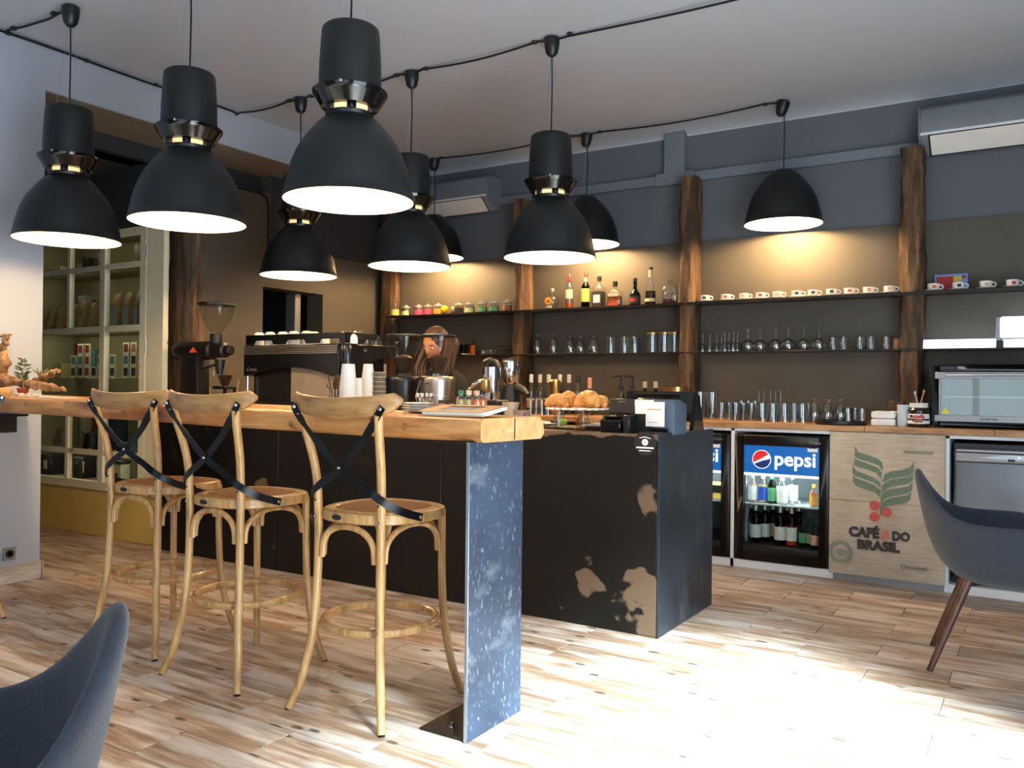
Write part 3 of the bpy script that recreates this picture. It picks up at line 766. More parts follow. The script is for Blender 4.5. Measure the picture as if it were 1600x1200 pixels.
# ================================================================== AIR CONDITIONERS
def aircon(label, x0, x1, z0, z1):
    s = thing('air_conditioner', label, 'air conditioner', ((x0+x1)/2, 6.45, z0))
    w, h = x1-x0, z1-z0
    prof = [(0,0),(0,h),(-0.19,h),(-0.235,h-0.03),(-0.235,0.115),(-0.225,0.095),(-0.10,0.0)]
    part('body', MB().prism(prof, 'x', -w/2+0.012, w/2-0.012), M_acb, s, bevel=0.004)
    for sx in (-1, 1):
        part('end_cap', MB().prism([(a*1.0-0.002, b_) for a, b_ in prof], 'x', sx*(w/2-0.012), sx*w/2), M_acb, s, bevel=0.003)
    part('trim_strip', MB().box(-w/2+0.013,-0.2385,0.105,w/2-0.013,-0.2345,0.122), M_white, s)
    d = Vector((0,0.125,-0.095)); d.normalize()
    fl_ = part('air_flap', MB().box(-w/2+0.07,-0.082,-0.004,w/2-0.07,0.082,0.004), M_paper, s, (0,-0.166,0.0485), (atan2(-0.095,0.125),0,0), bevel=0.003)
    part('vane_slot', MB().box(-w/2+0.06,-0.0898,-0.0015,w/2-0.06,0.0898,0.0015), M_bplastic, s, (0,-0.163,0.049), (atan2(-0.095,0.125),0,0))
M_acb = mat('grey_painted_plastic', (120,126,136), 0.5, var=0.03)
aircon('grey wall air conditioner half hidden behind the lamps in the corner', -5.02, -4.18, 2.80, 3.10)
aircon('grey wall air conditioner with an open white flap above the oven', -0.705, 0.20, 2.81, 3.115)

# ================================================================== STEEL WALL SHELVES
M_shelf = mat('raw_black_steel_shelf', (44,40,36), 0.38, 0.6, var=0.2)
BAYS = [(-5.315,-3.85), (-3.86,-2.32), (-2.30,-0.745), (-0.74,1.2)]
Z_UP, Z_LO = 1.868, 1.488
bn = ['jars','liquor bottles','espresso cups','card and the last cups']
bl = ['squeeze bottle','upturned beer glasses','upturned wine glasses','glowing white bars']
for i, (x0, x1) in enumerate(BAYS):
    for z, nm in ((Z_UP, bn[i]), (Z_LO, bl[i])):
        o = tag(part('steel_shelf', MB().box(x0, 6.175, z-0.006, x1, 6.432, z).box(x0,6.172,z-0.022 if z == Z_UP else z-0.012,x1,6.176,z), M_shelf, bevel=0.0008),
            'thin black steel wall shelf carrying the ' + nm, 'shelf', 'steel wall shelves between the posts')

# ================================================================== BACK COUNTER
YU = 5.67; ZW = 0.983
xA = xa(1146, YU); xB = py(1296, 780, YU).x; xC = py(1478, 790, YU).x
bc = thing('back_counter', 'white back counter frame with open bays for fridges', 'counter', (-1.0, 6.0, 0))
def at_bc(o): o.location = Vector(o.location)-Vector((-1.0,6.0,0)); return o
for i, x in enumerate((-2.416, -1.772, -1.128, -0.468, 0.30)):
    at_bc(part('upright', MB().box(x-0.012, YU, 0.0, x+0.012, 6.42, 0.94), M_white, bc, bevel=0.001))
at_bc(part('top_rail', MB().box(-2.428, YU, 0.922, 0.312, 6.42, 0.943), M_white, bc, bevel=0.001))
at_bc(part('plinth', MB().box(-2.428, YU, 0.0, -1.14, 6.42, 0.055), M_white, bc, bevel=0.001))
at_bc(part('plinth', MB().box(-0.456,YU,0,0.3,6.42,0.05), M_white, bc, bevel=0.001))
at_bc(part('kick_strip', MB().box(-1.116, YU+0.004, 0.0, -0.48, YU+0.02, 0.04), M_silver, bc))
at_bc(part('back_board', MB().box(-2.428, 6.40, 0.0, 0.30, 6.418, 0.94), M_bplastic, bc))
M_work = woodmat('worktop_board', (120,82,50), (170,126,84), (198,156,112), (0.9,9,6), 0.5, 3)
wt = thing('worktop', 'thin wooden worktop boards along the back wall', 'worktop', (-1.0, 6.04, 0.945))
xs = [-5.30, -3.9, -2.2, -1.74, -0.93, -0.22, 0.312]
for i in range(len(xs)-1):
    part('board', MB().box(xs[i]+0.001+1.0, YU-0.025-6.04, 0.0, xs[i+1]-0.001+1.0, 6.43-6.04, 0.037), M_work, wt, bevel=0.002)
# under-counter along the hidden left stretch
sd = tag(part('dark_base_unit', MB().box(-5.30, YU+0.03, 0.0, -2.44, 6.42, 0.944), M_bplastic, bevel=0.003), 'dark base units under the worktop behind the service counter', 'cabinet')
# ================================================================== lettering
def text(name, body, width, loc, rot, m, parent=None, height=None, bold=0.0, ext=0.0006, shear=0.0):
    cu = bpy.data.curves.new(name, 'FONT'); cu.body = body; cu.size = 1.0; cu.align_x = 'LEFT'; cu.extrude = 0.001; cu.offset = bold; cu.shear = shear
    cu.resolution_u = 3
    o = bpy.data.objects.new(name, cu); COL.objects.link(o)
    dg = bpy.context.evaluated_depsgraph_get(); dg.update()
    me = bpy.data.meshes.new_from_object(o.evaluated_get(dg)); me.name = name
    bpy.data.objects.remove(o)
    xs_ = [v.co.x for v in me.vertices]; ys_ = [v.co.y for v in me.vertices]
    w, h = max(xs_)-min(xs_), max(ys_)-min(ys_)
    sx = width/w; sy = (height/h) if height else sx
    cx_, cy_ = (max(xs_)+min(xs_))/2, (max(ys_)+min(ys_))/2
    for v in me.vertices: v.co = ((v.co.x-cx_)*sx, (v.co.y-cy_)*sy, v.co.z/0.001*ext)
    me.materials.clear(); me.materials.append(m)
    return link(name, me, parent, loc, rot)
FR = (pi/2, 0, 0)
def poly_print(parent, name, m, polys, y, y2, org):      # flat printed shapes on a wall-parallel face; polys in (x, z)
    mb = MB()
    for p in polys: mb.prism([(a-org[0], c-org[2]) for a, c in p], 'y', y-org[1], y2-org[1])
    return part(name, mb, m, parent, smooth=False)

# ================================================================== PEPSI FRIDGES
M_signblue = mat('backlit_blue_sign', (22,92,168), 0.3, var=0.10, scale=3, emit=(20,110,200), es=0.35)
M_signwhite = mat('backlit_white_print', (240,244,248), 0.4, emit=(240,246,255), es=0.5)
M_red = mat('signal_red_print', (214,42,48), 0.4, emit=(220,40,45), es=0.3)
M_navy = mat('navy_print', (16,50,120), 0.4, emit=(16,50,120), es=0.2)
M_led = mat('fridge_light_strip', (240,248,255), 0.4, emit=(225,240,255), es=5.0)
M_fridge = mat('black_fridge_enamel', (15,16,18), 0.3, var=0.08)
M_fin = mat('pale_fridge_lining', (196,204,206), 0.5, var=0.03)
def pepsi_fridge(label, x0, x1, lit):
    cx_ = (x0+x1)/2; s = thing('drinks_fridge', label, 'fridge', (cx_, 5.66, 0.058)); w = (x1-x0)/2
    mb = MB(); zt = 0.842
    mb.box(-w,0.05,0,-w+0.03,0.62,zt).box(w-0.03,0.05,0,w,0.62,zt).box(-w,0.05,0,w,0.62,0.085).box(-w,0.05,zt-0.03,w,0.62,zt).box(-w,0.59,0,w,0.62,zt)
    part('body', mb, M_fridge, s, bevel=0.003)
    mb = MB(); i = w-0.031
    mb.box(-i,0.56,0.086,i,0.589,0.80).box(-i,0.06,0.086,-i+0.012,0.56,0.80).box(i-0.012,0.06,0.086,i,0.56,0.80)
    part('lining', mb, M_fin, s, bevel=0.002)
    gz0, gz1 = 0.105, 0.772; gx = w-0.062
    mb = MB(); mb.box(-w,0.0,0.0,-gx,0.045,zt-0.004).box(gx,0.0,0.0,w,0.045,zt-0.004).box(-gx,0.0,0.0,gx,0.045,gz0).box(-gx,0.0,gz1,gx,0.045,zt-0.004)
    d = part('door_frame', mb, M_fridge, s, bevel=0.004)
    part('door_glass', MB().box(-gx,0.018,gz0,gx,0.024,gz1-0.185), M_pane, s)
    hz0 = gz1-0.185
    sg = part('header_sign', MB().box(-gx,0.010,hz0,gx,0.030,gz1), M_signblue, s)
    part('sign_edge', MB().box(-gx,0.008,hz0-0.018,gx,0.030,hz0), M_signwhite, s)
    hc = (hz0+gz1)/2
    # red white and blue roundel
    r = 0.058; cxr = -gx+0.118
    def arc(rr, a0, a1, n=16): return [(cxr+rr*cos(a0+(a1-a0)*k/n), hc+rr*sin(a0+(a1-a0)*k/n)) for k in range(n+1)]
    mb = MB(); mb.prism(arc(r+0.005, 0, 2*pi, 40), 'y', 0.0085, 0.010); part('roundel_white', mb, M_signwhite, sg)
    top = arc(r, radians(38), radians(205), 20); wave = [(cxr-r*0.90+r*1.69*t, hc-0.34*r+r*1.02*t*t+0.14*r*sin(pi*t)*1.2) for t in [k/10 for k in range(1,10)]]
    mb = MB(); mb.prism(top+wave, 'y', 0.0075, 0.0085); part('roundel_red', mb, M_red, sg)
    bot = arc(r*0.985, radians(212), radians(372), 20); wave2 = [(cxr+r*0.95-r*1.78*t, hc+0.05*r-0.62*r*t+0.10*r*sin(pi*t)) for t in [k/10 for k in range(1,10)]]
    mb = MB(); mb.prism(bot+wave2, 'y', 0.0075, 0.0085); part('roundel_blue', mb, M_navy, sg)
    text('lettering', 'pepsi', 0.262, (gx-0.155, 0.0092, hc-0.006), FR, M_signwhite, sg, bold=0.022)
    text('door_lettering', 'TENSAI', 0.075, (gx-0.03, -0.0004, 0.803), FR, M_silver, d)
    sk = part('energy_sticker', MB().box(gx-0.075,0.0075,gz1-0.028,gx-0.012,0.0095,gz1+0.012), M_paper, sg)
    part('sticker_band', MB().box(gx-0.070,0.0068,gz1-0.006,gx-0.017,0.0078,gz1+0.008), M_navy, sk)
    part('bottom_shelf', MB().box(-i+0.013,0.07,0.086,i-0.013,0.55,0.100), M_fridge, s)
    part('wire_shelf', MB().box(-gx+0.005,0.058,0.366,gx-0.005,0.07,0.378).box(-i+0.013,0.07,0.366,i-0.013,0.55,0.372), M_fin, s, bevel=0.001)
    if lit:
        part('light_strip', MB().box(-gx+0.03,0.06,hz0+0.01,gx-0.03,0.085,hz0+0.03), M_led, s)
        l = bpy.data.lights.new('fridge_light', 'AREA'); l.shape = 'RECTANGLE'; l.size = 2*gx-0.08; l.size_y = 0.06; l.energy = 2.2; l.color = (0.85,0.95,1.0)
        o = bpy.data.objects.new('fridge_light', l); COL.objects.link(o); o.parent = s; o.location = (0,0.10,hz0-0.005); o.rotation_euler = (radians(20),0,0)
    return s
f2 = pepsi_fridge('black glass-door fridge with a full pepsi header, beside the burlap panel', -1.756, -1.142, True)
f1 = pepsi_fridge('black glass-door fridge mostly hidden behind the steel counter end, showing only si', -2.402, -1.788, True)

# ---- generic lathed containers
def container(name, label, cat, prof, m, loc, seg=16, group=None, cap=None, lab=None, liquid=None, square=None, rz=0.0):
    """prof [(r,z)] outer skin; cap (mat, r, z0, z1); lab (mat, r, z0, z1, half-angle deg); liquid (mat, scale, z1)"""
    sg_ = 4 if square else seg
    mb = MB()
    if square:
        n = 20; vs = []; fs = []
        for r, z in prof:
            for k in range(n):
                a = 2*pi*k/n; kk = 7 if r > prof[0][0]*0.8 else 2
                q = (abs(cos(a))**kk+abs(sin(a))**kk)**(-1/kk); vs.append((r*q*cos(a), r*square*q*sin(a) if r > prof[0][0]*0.8 else r*q*sin(a), z))
        for i in range(len(prof)-1):
            for k in range(n): fs.append((i*n+k, i*n+(k+1)%n, (i+1)*n+(k+1)%n, (i+1)*n+k))
        fs += [tuple(range(n))[::-1], tuple((len(prof)-1)*n+k for k in range(n))]
        mb._add(vs, fs)
    else: mb.lathe(prof, seg)
    o = tag(part(name, mb, m, None, loc, (0,0,rz)), label, cat, group)
    if liquid:
        lm, sc_, z1 = liquid; pr = [(0.0, 0.006)]
        for r, z in prof:
            if z < 0.004: pr.append((r*sc_*0.98, 0.006)); continue
            if z <= z1: pr.append((r*sc_, z))
        r1 = pr[-1][0]; pr += [(r1, z1), (0, z1)]
        if square:
            mb = MB(); R_ = prof[0][0]*sc_; mb.box(-R_*0.93,-R_*square*0.93,0.006,R_*0.93,R_*square*0.93,z1); part('liquid', mb, lm, o, bevel=0.004)
        else: part('liquid', MB().lathe(pr, seg), lm, o)
    if cap:
        cm, r, z0, z1 = cap
        part('cap', MB().lathe([(r,z0),(r,z1-0.002),(r*0.9,z1),(0,z1)], 14), cm, o)
    if lab:
        for q in (lab if isinstance(lab, list) else [lab]):
            lm, r, z0, z1, ha = q
            if square:
                part('label', MB().box(-r*ha,-r*square-0.0012,z0,r*ha,-r*square-0.0004,z1), lm, o, smooth=False)
            else:
                vs = []; fs = []; n = 10; c0 = -pi/2
                for k in range(n+1):
                    a = c0-radians(ha)+2*radians(ha)*k/n
                    vs += [(r*cos(a), r*sin(a), z0), (r*cos(a), r*sin(a), z1)]
                for k in range(n): fs.append((2*k,2*k+2,2*k+3,2*k+1))
                mb = MB(); mb._add(vs, fs); part('label', mb, lm, o)
    return o
def lm(name, rgb): return mat(name, rgb, 0.55, var=0.12, scale=40)
L_white = lm('white_label', (232,232,226)); L_cream = lm('cream_label', (226,210,160)); L_yellow = lm('yellow_label', (226,198,92)); L_orange = lm('orange_label', (222,150,60)); L_blue = lm('blue_label', (40,80,190)); L_green = lm('green_label', (90,160,110)); L_black = lm('black_label', (26,24,24)); L_peach = lm('peach_label', (226,170,150)); L_grey = lm('grey_label', (160,152,140)); L_red = lm('red_label', (190,50,44)); L_pink = lm('pink_label', (206,70,110)); L_mint = lm('mint_label', (186,196,150)); L_brown = lm('brown_label', (150,106,74))
G_green = glassmat('green_glass', (40,110,50)); G_dark = glassmat('dark_brown_glass', (36,24,16)); G_clear = M_glass; G_rose = glassmat('rose_glass', (236,170,150)); G_olive = glassmat('olive_glass', (70,74,30))
Q_amber = mat('amber_spirit', (150,74,20), 0.15, var=0.1); Q_red = mat('dark_red_drink', (70,16,16), 0.15); Q_orange = mat('orange_juice', (226,120,36), 0.3); Q_brown = mat('dark_spirit', (52,26,14), 0.15); Q_pink = mat('pink_drink', (222,140,120), 0.2); Q_pale = mat('pale_syrup', (206,190,120), 0.2); Q_white = mat('milky_drink', (222,228,226), 0.4)
CAPW = mat('white_cap', (226,222,216), 0.4); CAPG = mat('green_cap', (60,120,90), 0.4); CAPS = mat('silver_foil', (206,204,200), 0.3, 0.6); CAPR = mat('red_foil', (190,36,36), 0.35, 0.3); CAPB = mat('black_cap', (20,18,18), 0.4); CAPY = mat('yellow_cap', (226,180,40), 0.4); CAPC = mat('cork', (176,132,84), 0.8)
def wine_prof(h, r): return [(r*0.9,0),(r,0.006),(r,h*0.58),(r*0.93,h*0.64),(r*0.55,h*0.72),(r*0.36,h*0.78),(r*0.34,h*0.97),(r*0.40,h*0.975),(r*0.40,h)]
def soda_prof(h, r): return [(r*0.85,0),(r,0.008),(r*0.94,h*0.3),(r,h*0.45),(r,h*0.62),(r*0.8,h*0.74),(r*0.42,h*0.88),(r*0.40,h)]

# contents of the two fridges
ZF1 = 0.058+0.3725; ZF0 = 0.058+0.1005
def fx(u, Y): return xa(u, Y)
for i, (u, Y, h, r, g, lq, cap_, lb, lab_) in enumerate([
    (1177.5,5.80,.185,.031,M_glass,Q_pink,CAPS,(L_white,.0318,.02,.115,75),'pinkish soft drink bottle at the end of the upper fridge shelf by the hinge'),
    (1194,5.80,.185,.031,M_glass,Q_pale,CAPW,(L_blue,.0318,.02,.110,80),'soft drink bottle with a blue label on the upper fridge shelf'),
    (1208,5.80,.185,.031,G_green,Q_pale,CAPG,(L_green,.0318,.02,.110,80),'green soft drink bottle on the upper fridge shelf'),
    (1224,5.80,.180,.038,M_glass,Q_white,CAPS,(L_white,.0388,.015,.125,85),'wide clear bottle with a big white label in the pepsi fridge'),
    (1240,5.92,.180,.038,M_glass,Q_white,CAPS,(L_white,.0388,.015,.125,85),'wide white-labelled bottle standing behind another on the upper fridge shelf'),
    (1273.5,5.80,.145,.027,M_glass,Q_orange,CAPY,(L_orange,.0278,.015,.075,80),'small orange juice bottle alone at the end of the upper fridge shelf')]):
    container('soda_bottle', lab_, 'bottle', soda_prof(h,r), g, (fx(u,Y),Y,ZF1), cap=(cap_, r*0.45, h-0.02, h+0.004), lab=lb, liquid=(lq,0.93,h*0.66), group='bottles on the upper fridge shelf')
for i, (u, Y, g, lq, lb, cap_, lab_) in enumerate([
    (1176,5.90,G_dark,Q_brown,L_white,CAPS,'dark wine bottle tucked behind the first at the hinge side of the pepsi fridge'),
    (1183,5.80,G_dark,Q_brown,L_white,CAPS,'dark wine bottle with white label, frontmost at the hinge side of the pepsi fridge'),
    (1197,5.86,G_dark,Q_brown,L_white,CAPS,'dark wine bottle second in the front row of the pepsi fridge'),
    (1210,5.92,G_dark,Q_brown,L_cream,CAPS,'dark wine bottle with a cream label behind the middle of the fridge row'),
    (1221,5.79,G_dark,Q_brown,L_white,CAPS,'dark wine bottle with white label in the middle front of the pepsi fridge'),
    (1232,5.92,G_dark,Q_red,L_white,CAPS,'dark wine bottle behind the clear rose bottle'),
    (1239,5.80,G_rose,Q_pink,L_white,CAPS,'clear rose wine bottle with white capsule in the pepsi fridge'),
    (1250,5.93,G_dark,Q_red,L_red,CAPS,'deep red bottle at the back of the pepsi fridge')]):
    container('wine_bottle', lab_, 'bottle', wine_prof(.285,.037), g, (fx(u,Y),Y,ZF0), cap=(cap_, .0155, .215, .288), lab=(lb,.0378,.035,.125,80), liquid=(lq,0.93,.19 if g is not G_rose else .12), group='wine bottles in the pepsi fridge')
for u, Y, g, h, lb, lab_ in ((1257,5.80,G_green,.20,L_green,'small green bottle on the floor of the pepsi fridge'),(1268.5,5.80,G_dark,.225,L_grey,'small dark beer bottle with a grey label in the fridge'),(1276,5.75,G_dark,.22,L_peach,'small dark bottle with a peach label at the fridge door edge')):
    container('beer_bottle', lab_, 'bottle', wine_prof(h,.028), g, (fx(u,Y),Y,ZF0), cap=(CAPB,.012,h-.012,h+.003), lab=(lb,.0288,.03,.095,80), liquid=(Q_brown,0.92,h*.6))
for i, u in enumerate((1113.5, 1124.5)):
    o = tag(part('drink_pack', MB().cbox((0,0,.05),(.05,.05,.10)), L_black, None, (fx(u,5.80),5.80,ZF1-0.19+0.19)), ('black and yellow drink carton nearer the counter edge in the half hidden fridge','black and yellow drink carton nearer the frame in the half hidden fridge')[i], 'carton')
    part('pack_band', MB().cbox((0,0,.025),(.0515,.0515,.04)), (L_orange,L_yellow)[i], o); part('pack_top', MB().prism([(-.024,.10),(.024,.10),(0,.122)],'x',-.022,.022), L_yellow, o)

# ================================================================== BURLAP PANEL
bx0, bx1 = -1.139, -0.476
M_burlap = mat('coarse_burlap', (200,186,166), 0.95, var=0.16, scale=5, stretch=(1,1,1), bump=0.6, bscale=160)
nt, b = nodes_of(M_burlap)
tc = nt.nodes.new('ShaderNodeTexCoord'); wv = nt.nodes.new('ShaderNodeTexNoise'); mp = nt.nodes.new('ShaderNodeMapping'); mp.inputs['Scale'].default_value = (4,4,70)
nt.links.new(tc.outputs['Object'], mp.inputs['Vector']); nt.links.new(mp.outputs[0], wv.inputs['Vector']); wv.inputs['Scale'].default_value = 1.6; wv.inputs['Detail'].default_value = 4
mxn = nt.nodes.new('ShaderNodeMix'); mxn.data_type = 'RGBA'; mxn.blend_type = 'MULTIPLY'; mxn.inputs['Factor'].default_value = 0.45
rp = nt.nodes.new('ShaderNodeValToRGB'); rp.color_ramp.elements[0].position = 0.35; rp.color_ramp.elements[1].position = 0.62; rp.color_ramp.elements[0].color = (0.55,0.52,0.47,1)
nt.links.new(wv.outputs['Fac'], rp.inputs['Fac']); nt.links.new(b.inputs['Base Color'].links[0].from_socket, mxn.inputs['A']); nt.links.new(rp.outputs[0], mxn.inputs['B']); nt.links.new(mxn.outputs['Result'], b.inputs['Base Color'])
bp_ = thing('burlap_panel', 'coffee sack burlap panel printed with green leaves and black lettering', 'panel', ((bx0+bx1)/2, 5.655, 0.04))
O3 = Vector(bp_.location); hw = (bx1-bx0)/2; zj = py(1390, 787, 5.652).z
part('lower_sack', MB().box(-hw,0,0.0,hw,0.014,zj-0.0405), M_burlap, bp_, bevel=0.003)
part('upper_sack', MB().box(-hw,-0.003,zj-0.0395,hw,0.014,0.902), M_burlap, bp_, bevel=0.004)
part('seam_tuck', MB().box(-0.012,-0.0042,zj-0.03,0.002,-0.002,0.89), M_burlap, bp_, bevel=0.001)
G_leaf = mat('faded_green_ink', (108,124,106), 0.95, var=0.16, scale=60); G_blk = mat('faded_black_ink', (68,62,58), 0.95, var=0.18, scale=60); G_red = mat('faded_red_ink', (196,92,84), 0.95, var=0.14, scale=60); G_pale = mat('faded_grey_green_ink', (140,142,124), 0.95, var=0.1, scale=60); G_prd = mat('pale_red_ink', (212,120,110), 0.95, var=0.1, scale=60)
YP = 5.6475
def cp(L, s=4.284, ox=1280, oy=660): return [(lambda p: (p.x, p.z))(py(ox+a/s, oy+c/s, 5.65)) for a, c in L]
leaf = [cp(q) for q in (
 [(238,158),(262,198),(335,222),(395,245),(420,268),(428,300),(424,325),(400,290),(330,262),(262,243),(238,226)],
 [(236,238),(262,255),(325,276),(390,300),(420,335),(415,375),(378,336),(312,313),(258,298),(233,284)],
 [(224,286),(246,324),(310,346),(372,373),(408,402),(413,440),(370,404),(308,381),(245,361),(224,345)],
 [(224,356),(248,374),(308,395),(370,420),(410,455),(410,505),(372,466),(308,446),(245,424),(227,398)],
 [(420,398),(440,346),(480,328),(560,318),(612,298),(636,260),(632,335),(604,357),(545,366),(470,378),(436,396)],
 [(420,426),(450,393),(500,379),(560,373),(605,364),(632,346),(624,392),(592,412),(530,421),(470,435),(432,455),(416,472)],
 [(413,502),(432,463),(470,448),(530,441),(592,430),(626,400),(620,456),(590,476),(530,486),(470,497),(430,517),(411,540)],
 [(411,556),(435,523),(475,508),(530,498),(590,488),(618,466),(606,521),(580,539),(520,548),(460,556),(428,577),(416,632),(404,590)])]
def fix(p): return p
poly_print(bp_, 'leaf_print', G_leaf, leaf, YP, YP+0.0045, O3)
circ = []
for a, c in ((371,556),(371,633),(453,603)):
    q = cp([(a,c)])[0]; circ.append([(q[0]+0.0295*cos(2*pi*k/24), q[1]+0.0295*sin(2*pi*k/24)) for k in range(24)])
poly_print(bp_, 'berry_print', G_red, circ, YP-0.0004, YP+0.0045, O3)
def span(a, c, oy): p, q = cp([(a,oy)])[0], cp([(c,oy)])[0]; return p, q
def sack_text(body, a0, a1, vmid0, vmid1, m, hgt, bold=0.055):
    p = cp([(a0,vmid0)])[0]; q = cp([(a1,vmid1)])[0]
    return text('lettering', body, q[0]-p[0], ((p[0]+q[0])/2-O3.x, YP-O3.y+0.003, (p[1]+q[1])/2-O3.z), (pi/2, -(q[1]-p[1])/(q[0]-p[0])*0.0, 0), m, bp_, height=hgt, bold=bold, ext=0.0045)
sack_text('CAF\u00c9', 198, 402, 716, 740, G_blk, 0.080)
sack_text('S', 416, 462, 752, 758, G_prd, 0.060)
sack_text('DO', 488, 608, 757, 773, G_blk, 0.060)
sack_text('BRASIL', 255, 540, 810, 845, G_blk, 0.062)
sack_text('PRODUCE OF BRAZIL', 572, 768, 190, 212, G_pale, 0.017, 0.0)
sack_text('BRASCAF\u00c9S', 588, 722, 970, 982, G_pale, 0.020, 0.0)
q = cp([(143,866)])[0]; c0 = Vector((q[0]-O3.x, YP-O3.y+0.003, q[1]-O3.z))
mb = MB(); mb.lathe([(0.072,0),(0.072,0.003),(0.066,0.003),(0.066,0)],36,closed=True).lathe([(0.063,0),(0.063,0.003),(0.050,0.003),(0.050,0)],36,closed=True)
mb.prism([(-.036,-.004),(-.022,.016),(-.002,.020),(.012,.016),(.036,.006),(.034,-.006),(.012,-.012),(.004,-.030),(-.008,-.030),(-.012,-.014)],'z',0,.003)
part('seal_print', mb, G_pale, bp_, c0, FR)
mb = MB().lathe([(0.016,0),(0.016,0.003),(0.009,0.003),(0.009,0)],20,closed=True)
q = cp([(562,966)])[0]; part('small_seal_print', mb, G_pale, bp_, (q[0]-O3.x, YP-O3.y+0.003, q[1]-O3.z), FR)

# ================================================================== STEEL FRIDGE
sf = thing('steel_fridge', 'under-counter fridge with a brushed steel door behind the armchair', 'fridge', (-0.10, 5.68, 0.052)); 
M_sdoor = mat('brushed_steel_door', (112,114,118), 0.34, 0.9, var=0.05, scale=3, stretch=(1,1,1))
part('body', MB().box(-.34,.05,0,.34,.62,.845), M_bplastic, sf, bevel=.004)
part('door', MB().box(-.325,0,0.05,.325,.05,.735), M_sdoor, sf, bevel=.006, bseg=2)
part('control_strip', MB().box(-.325,-.004,.738,.325,.05,.79), M_silver, sf, bevel=.006, bseg=2)
part('top_trim', MB().box(-.325,0,.793,.325,.05,.812), M_silver, sf, bevel=.004)
part('handle_recess', MB().prism([(-.20,.765),(-.05,.785),(.10,.785),(.10,.760),(-.05,.755)],'y',-.0052,-.002), M_steel, sf)
part('display', MB().box(.055-.11,-.0055,.748,.09-.11,-.002,.762), M_gblack, sf)
part('indicator_light', MB().ball((.0,-.004,.774),.004,8,5), M_led, sf)
part('door_seal', MB().box(-.335,.03,.02,.335,.06,.80), M_gblack, sf)

# ================================================================== SHELF CONTENTS
YS = 6.30
kx = lambda u, Y=YS: xa(u, Y)
mp_ = lambda u, Y=YS: mpp(u, Y)
# ---- jars
jars = [(633.2,L_cream,'dark_mix','jar with a cream label, second from the corner post'),(652.7,L_pink,'pink_mix','pink-labelled jar, first of the two pink ones from the corner post'),(667.7,L_pink,'pink_mix','pink-labelled jar next to the orange one'),(683.5,L_orange,'orange_mix','orange-labelled jar beside the yellow ball'),(716,L_black,'dark_mix','dark-labelled jar right after the yellow ball'),(733,L_mint,'dark_mix','pale green-labelled jar in the middle of the jar shelf'),(752.5,L_green,'green_mix','green-labelled jar third from the timber post with bottles beyond'),(771,L_green,'dark_mix','green-labelled jar second from the end by the post'),(791.5,L_brown,'brown_mix','brown-labelled jar last on the jar shelf beside the post')]
cols = {'dark_mix':(48,34,26),'pink_mix':(190,80,110),'orange_mix':(206,130,50),'green_mix':(60,96,70),'brown_mix':(140,100,70)}
for u, lb, mm, ltxt in jars:
    s = container('spice_jar', 'glass '+ltxt+', silver lid', 'jar', [(.040,0),(.044,.005),(.044,.066),(.036,.078),(.036,.082)], M_glass, (kx(u),YS,Z_UP), group='lidded jars on the top shelf', lab=(lb,.0447,.012,.052,75), liquid=(mat(mm,cols[mm],0.8,var=0.3,scale=80),0.94,.060))
    part('lid', MB().lathe([(.039,.080),(.041,.082),(.041,.094),(.034,.098),(.012,.100),(.010,.106),(.013,.112),(0,.115)],16), CAPS, s)
s = container('storage_jar', 'tall stoppered glass jar with a yellow label in the shelf corner', 'jar', [(.044,0),(.047,.006),(.047,.075),(.030,.092),(.026,.110),(.030,.112)], M_glass, (kx(616.5,6.24),6.24,Z_UP), lab=(L_yellow,.0477,.01,.065,85), liquid=(mat('dark_mix',(48,34,26)),0.94,.06))
part('stopper', MB().lathe([(.024,.106),(.026,.126),(.031,.128),(.031,.140),(0,.146)],14), G_clear, s)
tag(part('yellow_ball', MB().ball((0,0,.036),(.036,.036,.036),16,10), mat('bright_yellow_rubber',(244,196,20),0.5), None, (kx(695.3),YS-.02,Z_UP+.014)), 'bright yellow ball sitting between the jars on the top shelf', 'ball')
tag(part('ball_stand', MB().lathe([(.03,0),(.026,.008),(.018,.016),(.016,.016),(.02,0)],14,closed=True), M_bplastic, None, (kx(695.3),YS-.02,Z_UP)), 'dark ring stand under the yellow ball', 'stand')
s = container('spice_jar', 'small red-filled jar squeezed between the yellow ball and a dark jar', 'jar', [(.022,0),(.024,.004),(.024,.046),(.020,.052)], M_glass, (kx(706),YS+.02,Z_UP), lab=None, liquid=(Q_red,0.93,.03)); part('lid', MB().lathe([(.026,.050),(.027,.074),(0,.078)],14), L_cream, s)
# ---- liquor bottles
def rb(u, h, r, g, **k): return container('liquor_bottle', k.pop('label'), 'bottle', k.pop('prof', wine_prof(h, r)), g, (kx(u),YS,Z_UP), group='liquor bottles on the top shelf', **k)
s = rb(861.5,.185,.058,M_glass,label='round flat flask with an orange circular label, first bottle from the post',prof=[(.035,0),(.040,.004),(.056,.045),(.061,.075),(.054,.108),(.030,.130),(.016,.138),(.015,.160),(.019,.161),(.019,.172)],cap=(CAPS,.017,.160,.188),liquid=(M_glass,0.9,.05))
part('label', MB().lathe([(.034,0),(.034,.002),(0,.002)],24), L_orange, s, (-.006,-.060,.074), FR); part('label', MB().box(-.028,-.054,.016,.020,-.048,.034), L_cream, s); part('label', MB().box(-.018,-.064,.064,.010,-.0615,.074), L_black, s)
rb(888,.295,.035,M_glass,label='clear bottle with a red foil neck on the top shelf',cap=(CAPR,.015,.235,.298),lab=[(L_cream,.0358,.090,.165,80)],liquid=(Q_amber,0.92,.055))
